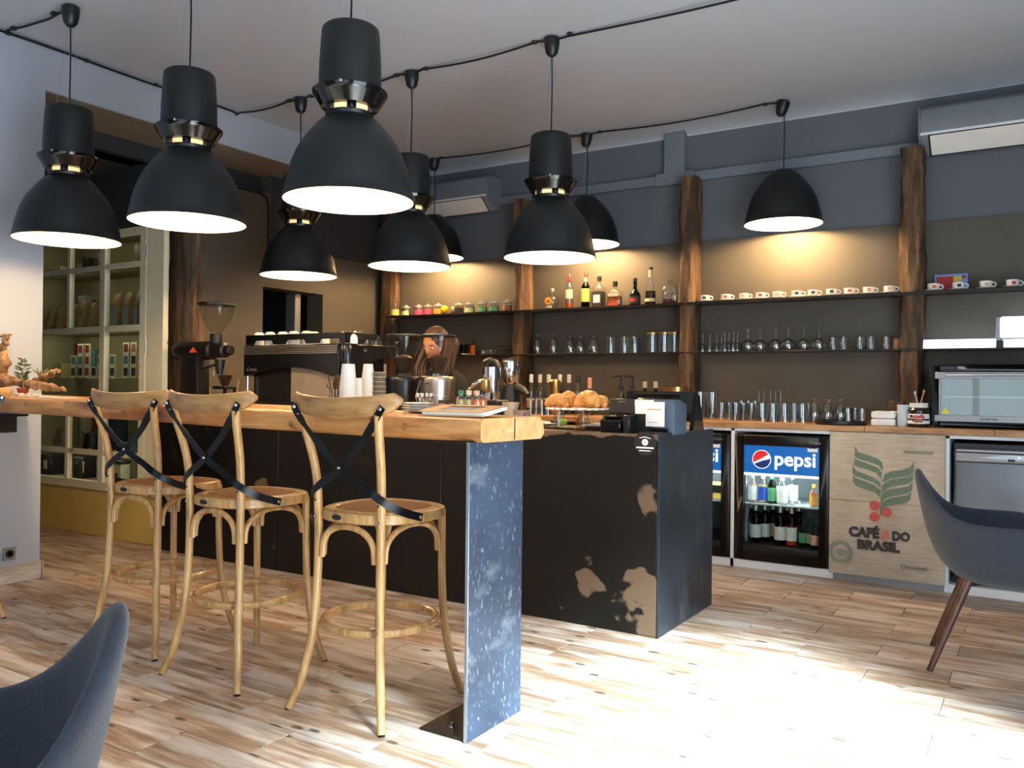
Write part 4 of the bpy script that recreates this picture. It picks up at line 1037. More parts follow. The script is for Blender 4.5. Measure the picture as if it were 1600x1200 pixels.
rb(913.5,.295,.037,G_green,label='green bottle with a broad yellow label and red cap',cap=(CAPR,.016,.262,.298),lab=[(L_yellow,.0378,.055,.165,85),(L_cream,.0145,.215,.262,90)],liquid=(Q_brown,0.92,.16))
rb(934.5,.255,.050,M_glass,label='square bottle with a black label and white lettering panel',square=0.9,prof=[(.048,0),(.050,.006),(.050,.145),(.044,.165),(.022,.188),(.017,.20),(.017,.225),(.019,.226)],cap=(CAPB,.018,.226,.262),lab=[(L_black,.050,.022,.135,.94),(L_white,.0506,.04,.105,.6)],liquid=(Q_brown,0.95,.135))
rb(959.5,.21,.056,M_glass,label='squat square whiskey bottle with a black stopper, amber below',square=0.7,prof=[(.054,0),(.057,.006),(.057,.105),(.050,.128),(.026,.145),(.018,.152),(.018,.172)],cap=(CAPB,.021,.170,.212),lab=[(L_grey,.0575,.085,.112,.8),(L_red,.0575,.016,.032,.7)],liquid=(Q_amber,0.95,.092))
rb(990.8,.225,.047,G_green,label='dark green bottle with a shield label and black cap',prof=[(.044,0),(.047,.006),(.047,.085),(.040,.108),(.020,.130),(.0155,.150),(.0155,.205)],cap=(CAPB,.0175,.200,.228),lab=[(L_black,.0478,.016,.080,70),(L_red,.0484,.035,.062,30)],liquid=(Q_brown,0.92,.08))
rb(1015,.305,.044,M_glass,label='tall long-necked cognac bottle, tallest on the shelf',prof=[(.040,0),(.044,.006),(.043,.09),(.034,.135),(.019,.185),(.0145,.22),(.0145,.295)],cap=(CAPB,.0165,.288,.308),lab=[(L_cream,.0448,.03,.055,75),(L_cream,.0165,.225,.285,90)],liquid=(Q_brown,0.93,.115))
rb(1045.5,.21,.058,M_glass,label='broad-shouldered clear bottle with a side label, last beside the post',square=0.62,prof=[(.055,0),(.060,.008),(.060,.10),(.054,.135),(.032,.155),(.016,.165),(.016,.185),(.019,.187)],cap=(M_glass,.019,.187,.212),lab=[],liquid=(Q_red,0.94,.045))
# ---- glass prototypes (all on one origin at the base)
def wall(outer, t=0.0018):             # thin walled open vessel from its outer profile (bottom to rim)
    inn = [(max(r-t, 0.0005), z+(t if i == 0 else 0)) for i, (r, z) in enumerate(outer)]
    return [(0,0)]+outer+inn[::-1]+[(0, outer[0][1]+t*1.5)]
def flip(p, h): return [(r, h-z) for r, z in p]
def vessel(name, label, cat, prof, loc, group, m=None, seg=18, **k):
    o = tag(part(name, MB().lathe(prof, seg), m or M_glass, None, loc), label, cat, group); return o
tumb = lambda h, r, t=0.86: wall([(r*t,0),(r*(t+0.02),h*0.1),(r,h)])
wine_g = lambda h, r: [(0,0),(r*0.78,0.0),(r*0.78,0.002),(0.006,0.008),(0.004,0.02),(0.004,h*0.42),(r*0.45,h*0.47),(r*0.93,h*0.62),(r,h*0.72),(r*0.80,h),(r*0.79,h),(r*0.985,h*0.72),(r*0.91,h*0.625),(r*0.42,h*0.48),(0,h*0.46)]
flute = lambda h, r: [(0,0),(r*1.05,0.0),(r*1.05,0.002),(0.005,0.007),(0.0035,0.02),(0.0035,h*0.48),(r*0.6,h*0.55),(r,h*0.75),(r*0.92,h),(r*0.90,h),(r*0.97,h*0.75),(r*0.55,h*0.56),(0,h*0.53)]
beer = lambda h, r: [(0,0),(r*0.85,0.0),(r*0.85,0.003),(0.012,0.012),(0.009,0.022),(r*0.55,h*0.2),(r*0.85,h*0.42),(r*1.0,h*0.62),(r*0.78,h),(r*0.76,h),(r*0.97,h*0.62),(r*0.82,h*0.43),(r*0.5,h*0.22),(0,h*0.18)]
def row(name, cat, proto, items, group, z, labels=None):
    first = None
    for i, it in enumerate(items):
        u, Y = it[0], it[1]; loc = (xa(u, Y), Y, z); lab_ = labels(i) if callable(labels) else labels[i]
        if first is None: first = proto(lab_, loc, group)
        else: dup(first, lab_, loc, None, group)
NB = 'the brown timber post'
row('beer_glass','glass', lambda l, p, g: vessel('beer_glass', l, 'glass', flip(beer(.165,.044),.165), p, g), [(839,YS),(864,YS)], 'tall upturned beer glasses', Z_LO, lambda i: 'tall upturned stemmed beer glass, '+ORD[i]+' from the post on the middle shelf')
row('tulip_glass','glass', lambda l, p, g: vessel('tulip_glass', l, 'glass', flip(beer(.145,.046),.145), p, g), [(890.5,YS),(906.5,YS+.03),(927,YS)], 'smaller upturned tulip glasses', Z_LO, lambda i: 'smaller upturned tulip glass, '+ORD[i]+' of three on the middle shelf')
def mug(l, p, g):
    o = vessel('beer_mug', l, 'glass', flip(tumb(.135,.042,.92),.135), p, g)
    part('mug_handle', MB().tube([(.040,0,.03),(.066,0,.045),(.068,0,.085),(.040,0,.10)],.005,7), M_glass, o); return o
row('beer_mug','glass', mug, [(954,YS),(975.5,YS),(991.5,YS+.03)], 'upturned glass mugs', Z_LO, lambda i: 'upturned glass mug, '+ORD[i]+' of three in the middle of the middle shelf')
def ljar(l, p, g):
    o = vessel('lidded_jar', l, 'jar', tumb(.15,.044,.98), p, g); part('lid', MB().lathe([(.045,.146),(.046,.148),(.046,.162),(0,.164)],18), M_gold, o); return o
row('lidded_jar','jar', ljar, [(1018.8,YS),(1037.5,YS),(1053,YS+.03)], 'gold-lidded drinking jars', Z_LO, lambda i: 'empty glass jar with a gold lid, '+('beside the mugs','middle of three','against the post')[i])
row('champagne_flute','glass', lambda l, p, g: vessel('champagne_flute', l, 'glass', flip(flute(.135,.024),.135), p, g), [(1097.5,YS),(1108.5,YS),(1119.5,YS),(1127,YS+.05)], 'short upturned flutes', Z_LO, lambda i: 'short upturned stemmed glass, '+ORD[i]+' from the post under the espresso cups')
row('champagne_flute','glass', lambda l, p, g: vessel('champagne_flute', l, 'glass', flip(flute(.15,.026),.15), p, g), [(1132,YS),(1138.5,YS+.06),(1145.5,YS),(1151.5,YS+.05)], 'taller upturned flutes', Z_LO, lambda i: 'taller upturned flute, '+ORD[i]+' of four, left of the big wine glasses')
row('wine_glass','glass', lambda l, p, g: vessel('wine_glass', l, 'glass', flip(wine_g(.165,.052),.165), p, g, seg=24), [(1168,YS),(1187,YS),(1211.5,YS),(1231,YS-.03),(1255.5,YS),(1279,YS-.03)], 'large upturned wine glasses', Z_LO, lambda i: 'large upturned wine glass, '+ORD[i]+' of six under the espresso cups')
row('tumbler','glass', lambda l, p, g: vessel('tumbler', l, 'glass', flip(tumb(.095,.037,.86),.095), p, g), [(1302,YS),(1318,YS-.02),(1344,YS),(1361,YS-.02),(1385,YS)], 'upturned tumblers on the middle shelf', Z_LO, lambda i: 'upturned tumbler, '+ORD[i]+' of five right of the big wine glasses')
vessel('paper_cup', 'brown paper cup at the shelf end against the pitted post', 'cup', flip(tumb(.075,.033,.78),.075), (kx(1402),YS,Z_LO), None, lm('kraft_paper',(170,120,84)))
# bay one lower shelf
for i, u in enumerate((716, 732)):
    vessel('black_cup', ('black cup stacked beside the hopper on the lower jar shelf','black cup next to the squeeze bottle')[i], 'cup', tumb(.10,.042,.75), (kx(u),YS,Z_LO), 'black cups', M_gblack)
s = container('squeeze_bottle','squeeze bottle of amber syrup on the lower shelf','bottle',[(.022,0),(.025,.004),(.025,.105),(.020,.118),(.006,.128),(.003,.150),(.002,.152)], glassmat('milky_plastic',(236,214,180)), (kx(741.5),YS-.03,Z_LO), liquid=(Q_orange,0.92,.09))
vessel('saucer','small saucer under the squeeze bottle edge','saucer',[(0,0),(.03,0),(.05,.008),(.049,.010),(.03,.003),(0,.003)],(kx(737),YS-.10,Z_LO),None,M_porc)
row('shot_glass','glass', lambda l, p, g: vessel('shot_glass', l, 'glass', tumb(.048,.022,.8), p, g, seg=12), [(754,YS),(760,YS+.04),(766,YS),(773,YS+.03)], 'tiny glasses on the lower jar shelf', Z_LO, lambda i: 'tiny clear glass, '+ORD[i]+' of four right of the syrup bottle')
wr = thing('wire_rack','black wire rack at the end of the lower jar shelf','rack',(kx(787),YS,Z_LO))
for zq in (.004,.04,.078): part('wire_ring', MB().tube([(-.055,-.045,zq),(.055,-.045,zq),(.055,.045,zq),(-.055,.045,zq)],.0022,5,closed=True), M_bplastic, wr)
for k in range(6): part('wire_upright', MB().tube([(-.055+.022*k,-.045,0.002),(-.055+.022*k,-.045,.08)],.0018,5), M_bplastic, wr)
tag(part('chrome_tap', MB().tube([(0,0,0),(0,0,.09),(.01,-.02,.12),(.03,-.06,.125)],.012,10).ball((.0,0,.135),(.026,.026,.022),12,8).lathe([(.03,0),(.03,.01),(0,.012)],14), M_chrome, None, (kx(620),YS,Z_LO)), 'small chrome tap head in the shelf corner above the grinder hoppers', 'tap')
# ---- espresso cups with saucers
CUPD = [('black and white squiggle',(30,28,28)),('black and orange brushstrokes',(210,80,40)),('yellow motif',(206,160,60)),('brown and red figures',(120,50,40)),('pale pink print',(220,160,140)),('black splash',(24,24,24)),('dark small print',(60,50,46)),('black heart-like mark',(22,22,22)),('small red square',(206,90,70)),('small orange square',(220,140,90)),('pale orange square',(224,168,130))]
def cupm(l, p, g, dm):
    o = thing('espresso_cup', l, 'cup', p, 0.25, g)
    part('saucer', MB().lathe([(0,0),(.028,0),(.060,.009),(.066,.012),(.064,.0135),(.05,.0095),(.028,.004),(0,.004)],24), M_porc, o)
    part('cup', MB().lathe(wall([(.019,.004),(.030,.009),(.036,.022),(.0375,.055)],.003),20), M_porc, o)
    part('cup_handle', MB().tube([(.045+.0135*cos(2*pi*k/14),0,.034+.0135*sin(2*pi*k/14)) for k in range(14)],.0048,7,closed=True), M_porc, o)
    vs = []; fs = []; rr = [(.0370,.024),(.0378,.034),(.0381,.044)]
    for r, z in rr: vs += [(r*cos(-pi/2+a), r*sin(-pi/2+a), z) for a in [(-.36+.13*k) for k in range(6)]]
    for i in range(2):
        for k in range(5): fs.append((i*6+k,i*6+k+1,(i+1)*6+k+1,(i+1)*6+k))
    mb = MB(); mb._add(vs, fs); part('cup_print', mb, dm, o); return o
for i, u in enumerate((1103,1136,1164,1190,1216.5,1246.5,1272,1301,1329,1359,1391.5)):
    nm, c_ = CUPD[i]
    cupm('white espresso cup on a saucer with a '+nm+', '+ORD[i]+' along the shelf', (kx(u-3,6.26),6.26,Z_UP), 'printed espresso cups on the top shelf', mat('cup_print_%d' % i, c_, 0.5))
for i, (u, nm, c_) in enumerate(((1460,'orange band',(226,90,50)),(1499,'dark blue body',(22,26,60)),(1542,'faint grey motif',(180,170,150)),(1584,'red and brown figure',(190,40,50)))):
    cupm('white espresso cup with a '+nm+' on the shelf above the oven', (kx(u-3,6.26),6.26,Z_UP), 'printed espresso cups above the oven', mat('cup_print_b%d' % i, c_, 0.5))
cd = thing('gift_card','red and yellow card with a blue border leaning behind the cups','card',(kx(1484,6.38),6.38,Z_UP))
part('card', MB().box(-.10,0,0,.10,.003,.135), lm('pale_blue_card',(130,160,210)), cd, None, (-0.18,0,0)); part('red_panel', MB().box(-.088,-.0015,.01,.015,0,.118), L_red, cd, None, (-0.18,0,0)); part('yellow_panel', MB().box(.015,-.0015,.01,.062,0,.118), L_yellow, cd, None, (-0.18,0,0)); part('red_seal', MB().box(.066,-.0015,.10,.09,0,.122), L_red, cd, None, (-0.18,0,0))
# ---- glow put into made-up white blocks, for an overexposed strip on the middle shelf
M_glowbar = mat('added_cold_white_glow', (240,244,255), 0.5, emit=(226,236,255), es=3.2)
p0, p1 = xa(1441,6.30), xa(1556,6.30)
a_ = tag(part('glow_bar', MB().box(0,-.04,0.0,p1-p0,.04,.062), M_glowbar, None, (p0,6.30,Z_LO), bevel=.006), 'long white bar with added glow lying on the shelf above the oven', 'light')
part('bar_end_block', MB().box(p1-p0,-.041,0.0,p1-p0+.045,.041,.05), M_bplastic, a_, bevel=.003)
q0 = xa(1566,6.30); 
tag(part('glow_bar', MB().box(0,-.04,0.0,.30,.04,.056), M_glowbar, None, (q0,6.30,Z_LO), bevel=.006), 'short white bar with added glow under the white box at the right edge', 'light')
b_ = tag(part('glow_box', MB().box(0,-.035,0.0,.32,.04,.135), M_glowbar, None, (q0-.012,6.30,Z_LO+.067), bevel=.008), 'taller white box with added glow on top of the bar at the right edge', 'light')
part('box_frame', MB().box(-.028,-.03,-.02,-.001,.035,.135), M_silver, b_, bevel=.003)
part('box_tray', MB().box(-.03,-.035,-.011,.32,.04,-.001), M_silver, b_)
# ================================================================== BACK COUNTER ITEMS
ZB = ZW
def bx(u, Y): return xa(u, Y)
NBT = [(830,'first'),(844,'second'),(857.5,'third'),(875,'fourth'),(889,'fifth')]
for u, o_ in NBT:
    container('syrup_bottle','clear white-capped bottle with a pale label, '+o_+' in the row behind the pastries','bottle',wine_prof(.325,.037),M_glass,(bx(u,6.12),6.12,ZB),cap=(CAPW,.0165,.262,.33),lab=(L_grey,.0378,.05,.13,80),liquid=(Q_brown,.92,.10),group='white-capped bottles on the back counter')
container('syrup_bottle','clear bottle with a black cap at the end of the white-capped row','bottle',wine_prof(.315,.038),M_glass,(bx(903,6.12),6.12,ZB),cap=(CAPB,.0165,.262,.32),lab=(L_grey,.0388,.05,.12,80),liquid=(Q_brown,.92,.09))
container('syrup_bottle','bottle with a pale pink neck label standing apart behind the croissants','bottle',wine_prof(.30,.036),M_glass,(bx(921.5,6.14),6.14,ZB),cap=(L_peach,.0165,.215,.305),lab=(L_grey,.0368,.05,.10,80),liquid=(Q_red,.92,.12))
container('syrup_bottle','short green-labelled bottle behind the gold shaker','bottle',wine_prof(.22,.03),G_dark,(bx(878,6.04),6.04,ZB),cap=(CAPB,.013,.19,.224),lab=(L_mint,.0308,.05,.12,80))
tag(part('cocktail_shaker', MB().lathe([(.036,0),(.041,.01),(.043,.15),(.040,.17),(.046,.20),(.046,.27),(.034,.285),(0,.29)],22), M_gold, None, (bx(867.5,5.98),5.98,ZB)), 'tall gold metal shaker among the bottles on the back counter', 'shaker')
row('bar_tumbler','glass', lambda l, p, g: vessel('bar_tumbler', l, 'glass', flip(tumb(.12,.038,.8),.12), p, g), [(829,5.84),(838,5.90),(846.5,5.83),(856,5.90),(853,5.98)], 'upturned tumblers before the bottles', ZB, lambda i: 'upturned tumbler in front of the white-capped bottles, '+ORD[i]+' from the post')
for i, (u, lbm) in enumerate(((970,L_grey),(988,L_mint))):
    s = container('pump_bottle',('black pump dispenser with a grey label behind the till','black pump dispenser with a green label behind the till')[i],'bottle',[(.033,0),(.036,.006),(.036,.15),(.026,.18),(.014,.20),(.014,.215)],M_bplastic,(bx(u,6.10),6.10,ZB),lab=(lbm,.0368,.03,.14,70),group='black pump dispensers')
    part('pump_head', MB().lathe([(.016,.21),(.017,.24),(.007,.245),(.007,.305),(.014,.307),(.014,.322),(0,.324)],14), M_bplastic, s); part('pump_spout', MB().tube([(0,0,.314),(-.05,-.01,.316),(-.062,-.012,.305)],.007,8), M_bplastic, s)
for i, u in enumerate((1007.5,1024.5)):
    container('corked_bottle',('small corked bottle beside the white tube behind the till','small corked bottle next to the brass pot')[i],'bottle',wine_prof(.27,.034),G_olive,(bx(u,6.12),6.12,ZB),cap=(L_grey,.016,.225,.275),lab=(L_peach,.0348,.16,.19,40))
tag(part('white_tube', MB().lathe([(.02,0),(.021,.19),(.018,.2),(0,.2)],14), L_cream, None, (bx(1000.5,6.02),6.02,ZB)), 'slim cream tube standing behind the till monitor', 'tube')
s = tag(part('brass_pot', MB().lathe([(0,0),(.075,0),(.088,.02),(.090,.20),(.094,.235),(.091,.235),(.086,.20),(.084,.03),(0,.02)],28), M_gold, None, (bx(1056,5.95),5.95,ZB)), 'shiny brass pot standing behind the till in front of a timber post', 'pot'); part('pot_contents', MB().ball((0,0,.20),(.082,.082,.035),18,8), L_cream, s)
# green stems between bottles
for i, (u, lab_) in enumerate(((1014,'sprig of green leaves between the two small corked bottles'),(1032,'sprig of green leaves right of the corked bottles'))):
    mb = MB(); rr = random.Random(i+3)
    for k in range(5): mb.tube([(0,0,0),(rr.uniform(-.02,.02),rr.uniform(-.02,.02),.10),(rr.uniform(-.04,.04),rr.uniform(-.03,.03),.16+rr.uniform(0,.05))],[.004,.006,.001],5)
    tag(part('leaf_sprig', mb, mat('green_leaf',(60,104,52),0.6,var=.2), None, (bx(u,6.0),6.0,ZB)), lab_, 'plant')
# ---- bay three glassware on the worktop
row('water_pitcher','jug', lambda l, p, g: vessel('water_pitcher', l, 'jug', tumb(.20,.046,.86), p, g, seg=20), [(1094,5.95),(1113,6.02)], 'tall glass pitchers', ZB, ['tall clear glass pitcher right against the till monitor','tall clear glass pitcher, second from the till monitor'])
row('tumbler','glass', lambda l, p, g: vessel('tumbler', l, 'glass', tumb(.125,.040,.8), p, g), [(1128,5.92),(1140,5.98),(1150,5.90),(1148,6.08),(1162,5.97),(1160,6.10),(1174,5.92)], 'plain tumblers beside the pitchers', ZB, lambda i: 'plain standing tumbler, '+ORD[i]+' in the crowd right of the pitchers')
row('tumbler','glass', lambda l, p, g: vessel('tumbler', l, 'glass', flip(tumb(.14,.038,.84),.14), p, g), [(1158,6.22),(1169,6.20),(1180,6.22)], 'taller tumblers behind', ZB, lambda i: 'taller upturned tumbler in the rear row, '+ORD[i]+' from the pitchers')
row('champagne_flute','glass', lambda l, p, g: vessel('champagne_flute', l, 'glass', flip(flute(.215,.030),.215), p, g), [(1186,5.98),(1194,6.08),(1204,5.97),(1212,6.07),(1220,5.99)], 'tall upturned flutes on the worktop', ZB, lambda i: 'tall upturned champagne flute on the worktop, '+ORD[i]+' of five')
row('tumbler','glass', lambda l, p, g: vessel('tumbler', l, 'glass', flip(tumb(.13,.043,.88),.13), p, g), [(1191,5.84),(1208,5.83),(1226,5.88),(1241,5.95),(1254,5.86),(1262,5.98)], 'fluted tumblers on the worktop', ZB, lambda i: 'wide upturned tumbler below the tall flutes, '+ORD[i]+' of six')
row('wine_glass','glass', lambda l, p, g: vessel('wine_glass', l, 'glass', flip(beer(.16,.042),.16), p, g), [(1273,5.92),(1293.5,5.92),(1313.5,5.92)], 'upturned stem glasses behind the tray', ZB, lambda i: 'upturned stem glass behind the black tray, '+ORD[i]+' of three')
row('tumbler','glass', lambda l, p, g: vessel('tumbler', l, 'glass', flip(tumb(.105,.041,.86),.105), p, g), [(1325,5.93),(1336,6.03),(1347,5.90)], 'low tumblers by the white box', ZB, lambda i: 'low upturned tumbler left of the white box, '+ORD[i]+' of three')
tx0, tx1 = bx(1279,5.75), bx(1346,5.75)
tag(part('serving_tray', MB().lathe([(0,0),(.150,0),(.165,.006),(.168,.026),(.160,.028),(.155,.010),(0,.008)],36), M_bplastic, None, ((tx0+tx1)/2,5.80,ZB)), 'round black serving tray on the worktop above the burlap panel', 'tray')
w_ = bx(1401,5.78)-bx(1363,5.78)
s = tag(part('foam_box', MB().box(-w_/2,-.07,0.0,w_/2,.07,.045), M_paper, None, ((bx(1363,5.78)+bx(1401,5.78))/2,5.80,ZB), bevel=.012, bseg=2), 'white clamshell takeaway box left of the stacked white cups', 'box'); part('box_lid', MB().box(-w_/2,-.07,.047,w_/2,.07,.092), M_paper, s, bevel=.016, bseg=2)
cu_ = thing('cup_stack','stack of ribbed pale plastic cups beside the chocolate spread jar','cup',(bx(1411.5,5.76),5.76,ZB)); mb = MB()
M_icecup = mat('pale_blue_white_plastic',(214,224,230),.5)
for k in range(8):
    part('cup', MB().lathe([(.028+.0002*k,k*.0165),(.036,k*.0165+.0155),(.0375,k*.0165+.016),(.0375,k*.0165+.019),(.034,k*.0165+.019),(.026,k*.0165+.001)],18,closed=True), M_icecup, cu_)
s = thing('spread_jar','chocolate spread jar with a white lid and white label','jar',(bx(1436,5.75),5.75,ZB)); M_choc = mat('chocolate_spread',(52,26,16),.25)
part('jar_body', MB().lathe([(0,0),(.060,0),(.066,.008),(.066,.05),(.060,.085),(.063,.105),(.052,.118),(.047,.122),(0,.122)],28), M_choc, s)
part('lid', MB().lathe([(.051,.120),(.053,.122),(.053,.146),(.050,.149),(0,.149)],28), CAPW, s)
vs = []; fs = []
for k in range(15):
    a = -pi/2-1.25+2.5*k/14; vs += [(.0668*cos(a),.0668*sin(a),.022),(.0640*cos(a),.0640*sin(a),.082)]
for k in range(14): fs.append((2*k,2*k+2,2*k+3,2*k+1))
mb = MB(); mb._add(vs, fs); jl = part('jar_label', mb, L_white, s)
text('lettering','utella',.066,(.008,-.0672,.068),(pi/2-.05,0,0),mat('red_print',(206,30,36),.5),jl,bold=.03,ext=.002); text('lettering','n',.014,(-.036,-.0605,.067),(pi/2-.05,0,-.55),M_bplastic,jl,bold=.03,ext=.002)
part('label_picture', MB().ball((0,0,0),(.022,.002,.011),14,6).ball((.022,0,-.004),(.010,.002,.007),10,5), mat('brown_bread_print',(150,80,40),.5), jl, (-.004,-.0668,.040))
for i, (dx, dz) in enumerate(((-.02,.03),(.022,.05))):
    part('spoon_handle', MB().tube([(dx*.4,.01,.145),(dx*1.2,.012,.145+.05+dz*.4)],.0045,6).ball((dx*1.2,.012,.15+.05+dz*.4),(.008,.004,.012),8,6), (M_steel, CAPC)[i], s)
tag(part('wooden_block', MB().box(-.045,-.04,0,.045,.04,.155), M_post, None, (bx(1402,6.02),6.02,ZB), bevel=.004), 'brown wooden block behind the white box, against the pitted post', 'block')
# ---- electric oven
ox0 = bx(1453,5.78); oz1 = py(1500,571,5.78).z-ZB; ow = .60
ov = thing('electric_oven','black countertop oven with a wide glass door at the right edge','oven',(ox0+ow/2,5.78,ZB)); hw_ = ow/2
M_oin = mat('oven_enamel',(150,158,148),.45)
mb = MB(); mb.box(-hw_,.03,.012,-hw_+.02,.42,oz1).box(hw_-.02,.03,.012,hw_,.42,oz1).box(-hw_,.03,.012,hw_,.42,.04).box(-hw_,.03,oz1-.03,hw_,.42,oz1).box(-hw_,.40,.012,hw_,.42,oz1)
part('body', mb, M_bplastic, ov, bevel=.006, bseg=2)
mb = MB(); mb.box(-hw_,0,.022,-hw_+.05,.03,oz1).box(hw_-.05,0,.022,hw_,.03,oz1).box(-hw_+.05,0,oz1-.035,hw_-.05,.03,oz1).box(-hw_+.05,0,.022,hw_-.05,.03,.035)
part('front_frame', mb, M_gblack, ov, bevel=.006, bseg=2)
gz0, gz1 = .078, oz1-.082; gl_ = hw_-.062
dr = part('door', MB().box(-hw_+.028,-.012,gz1,hw_-.028,.012,oz1-.04).box(-hw_+.028,-.012,.038,hw_-.028,.012,gz0).box(-hw_+.05,-.012,gz0,-gl_,.012,gz1).box(gl_,-.012,gz0,hw_-.05,.012,gz1), M_silver, ov, bevel=.002)
part('door_bar', MB().tube([(-.21,-.035,oz1-.058),(.21,-.035,oz1-.058)],.007,10).tube([(-.20,-.035,oz1-.058),(-.20,-.01,oz1-.058)],.005,8).tube([(.20,-.035,oz1-.058),(.20,-.01,oz1-.058)],.005,8), M_chrome, dr)
part('door_glass', MB().box(-gl_,-.008,gz0,gl_,-.003,gz1), glassmat('oven_glass',(225,232,226),2.3), dr)
text('lettering','KLARSTEIN',.085,(.02,-.0126,.058),FR,M_bplastic,dr,bold=.02)
part('warning_sticker', MB().prism([(-.024,-.016),(.024,-.016),(0,.024)],'y',-.0095,-.0085), L_yellow and mat('yellow_sticker',(226,216,40),.5), dr, (-gl_+.028,0,gz0+.024))
part('cavity', MB().box(-gl_-.01,.36,.05,gl_+.01,.395,oz1-.04).box(-gl_-.012,.03,.045,gl_+.012,.36,.052), M_oin, ov)
part('oven_rack', MB().box(-gl_,.04,(gz0+gz1)/2-.004,gl_,.06,(gz0+gz1)/2+.006).box(-gl_,.06,(gz0+gz1)/2-.003,gl_,.34,(gz0+gz1)/2+.001), M_steel, ov)
for sx in (-1,1): part('oven_foot', MB().lathe([(.018,0),(.018,.012),(0,.012)],12), M_bplastic, ov, (sx*(hw_-.06),.06,0)); part('oven_foot', MB().lathe([(.018,0),(.018,.012),(0,.012)],12), M_bplastic, ov, (sx*(hw_-.06),.36,0))

# ================================================================== SERVICE COUNTER ITEMS
ZT = CZ-0.008
# ---- espresso machine
ex0, ex1, ey0, ey1 = -4.775, -3.775, 4.02, 4.50
em = thing('espresso_machine','big black espresso machine with ribbed back and a cup rail','coffee machine',((ex0+ex1)/2,ey0,ZT)); ew = (ex1-ex0)/2; ed = ey1-ey0
zr = lambda v: py(540,v,ey0).z-ZT
z_b, z_e, z_a, z_g0, z_g1, z_r0, z_r1 = zr(630), zr(588), zr(573.5), zr(553), zr(537), zr(533), zr(519)
M_em = mat('black_machine_enamel',(16,17,18),.22,var=.1); M_emgrey = mat('dark_grey_mirror_panel',(62,58,54),.25,.7); M_emreflect = mat('painted_reflection_steel',(168,150,128),.35,.25)
part('base', MB().box(-ew+.03,.02,.02,ew-.03,ed,z_b), M_bplastic, em, bevel=.008)
for sx in (-1,1):
    for yy in (.06,ed-.06): part('machine_foot', MB().lathe([(.022,0),(.018,.022),(0,.022)],12), M_chrome, em, (sx*(ew-.09),yy,0))
arc_ = [(-ew+.02+ (2*ew-.09)*k/24, z_e+(z_a-z_e)*(max(0,sin(pi*min(1,max(0,(k/24-.06)/.86))))**.75)) for k in range(25)]
part('back_hood', MB().prism([(-ew+.02,z_g1),(ew-.07,z_g1)]+arc_[::-1],'y',0.0,.05), M_em, em, bevel=.004)
for k in range(5):
    zz_ = z_g0+.004+(z_g1-z_g0-.008)*(k+.5)/5
    part('grille_rib', MB().box(-ew+.035,-.010,zz_-.0038,ew-.085,.004,zz_+.0038), M_silver if False else mat('dark_silver_rib',(168,162,154),.3,.8), em, bevel=.002)
part('left_panel', MB().box(-ew+.05,.07,z_b,-.08,.085,z_g0), M_emgrey, em); vs = []; fs = []
for k in range(9):
    t = k/8; vs += [(-.08+(ew-.02)*t,.07+.06*t*t,z_b),(-.08+(ew-.02)*t,.07+.06*t*t,z_g0)]
for k in range(8): fs.append((2*k,2*k+2,2*k+3,2*k+1))
mb = MB(); mb._add(vs,fs); part('right_panel', mb, M_emreflect, em)  # lighter right half: a curved reflection put into the panel colour
part('corner_column', MB().lathe([(.035,z_e+.005),(.052,z_e+.03),(.054,z_g1-.02),(.045,z_g1+.004),(0,z_g1+.004)],20), M_em, em, (ew-.052,.052,0)); part('corner_column', MB().lathe([(.030,z_e),(.040,z_e+.03),(.040,z_g1-.02),(.03,z_g1),(0,z_g1)],20), M_em, em, (-ew+.04,.045,0))
sidep = [(.05,z_g1),(ed,z_g1),(ed,z_g0-.005),(ed*.8,z_g0-.012),(ed*.55,z_g0-.04),(ed*.35,z_a-.02),(ed*.2,z_e+.01),(.05,z_e)]
part('side_panel', MB().prism(sidep,'x',ew-.03,ew), M_em, em, bevel=.003); part('side_panel', MB().prism(sidep,'x',-ew,-ew+.03), M_em, em, bevel=.003)
part('side_button', MB().lathe([(.012,0),(.012,.006),(0,.008)],12), M_chrome, em, (ew+.0,.17,z_g0+.03),(0,pi/2,0))
part('top_deck', MB().box(-ew+.02,.01,z_g1-.01,ew-.01,ed,z_g1+.004), M_em, em, bevel=.003)
part('group_body', MB().box(-ew+.08,.16,z_b+.13,ew-.08,ed-.02,z_g1-.01), M_em, em, bevel=.008)
def railside(L, axis, pos):
    n = 3 if L > .6 else 1; pl = [(0,z_r0),]
    zt_, zb_ = z_r1, z_r0-.010; hN = z_r0+.018
    pts = [(0,zt_),(L,zt_),(L,zb_)]
    for k in range(n-1,-1,-1):
        c = L*(k+.5)/n+ .02; wdt = min(.16, L/n*.55)
        pts += [(c+wdt/2+.02,zb_),(c+wdt/2,hN),(c-wdt/2,hN),(c-wdt/2-.02,zb_)]
    pts += [(0,zb_)]
    return pts
mb = MB(); mb.prism([(a-ew+.05,c) for a,c in railside(2*ew-.06,'y',0)],'y',-.008,.0); part('cup_rail', mb, M_em, em, smooth=False)
mb = MB(); mb.prism([(a,c) for a,c in railside(ed,'x',0)],'x',ew-.01,ew-.002); part('cup_rail', mb, M_em, em, smooth=False)
mb = MB(); mb.prism([(a,c) for a,c in railside(ed,'x',0)],'x',-ew+.05,-ew+.058); part('cup_rail', mb, M_em, em, smooth=False)
for yy in (.03,): part('chrome_leg', MB().tube([(-ew+.03,yy,0),(-ew+.03,yy,z_e+.01)],.010,10), M_chrome, em)
text('lettering','Crema',.10,(-ew+.105,-.0006,(z_e+z_a)/2+.018),FR,M_silver,em,bold=.0,shear=.3)
zdk = ZT+z_g1+.004
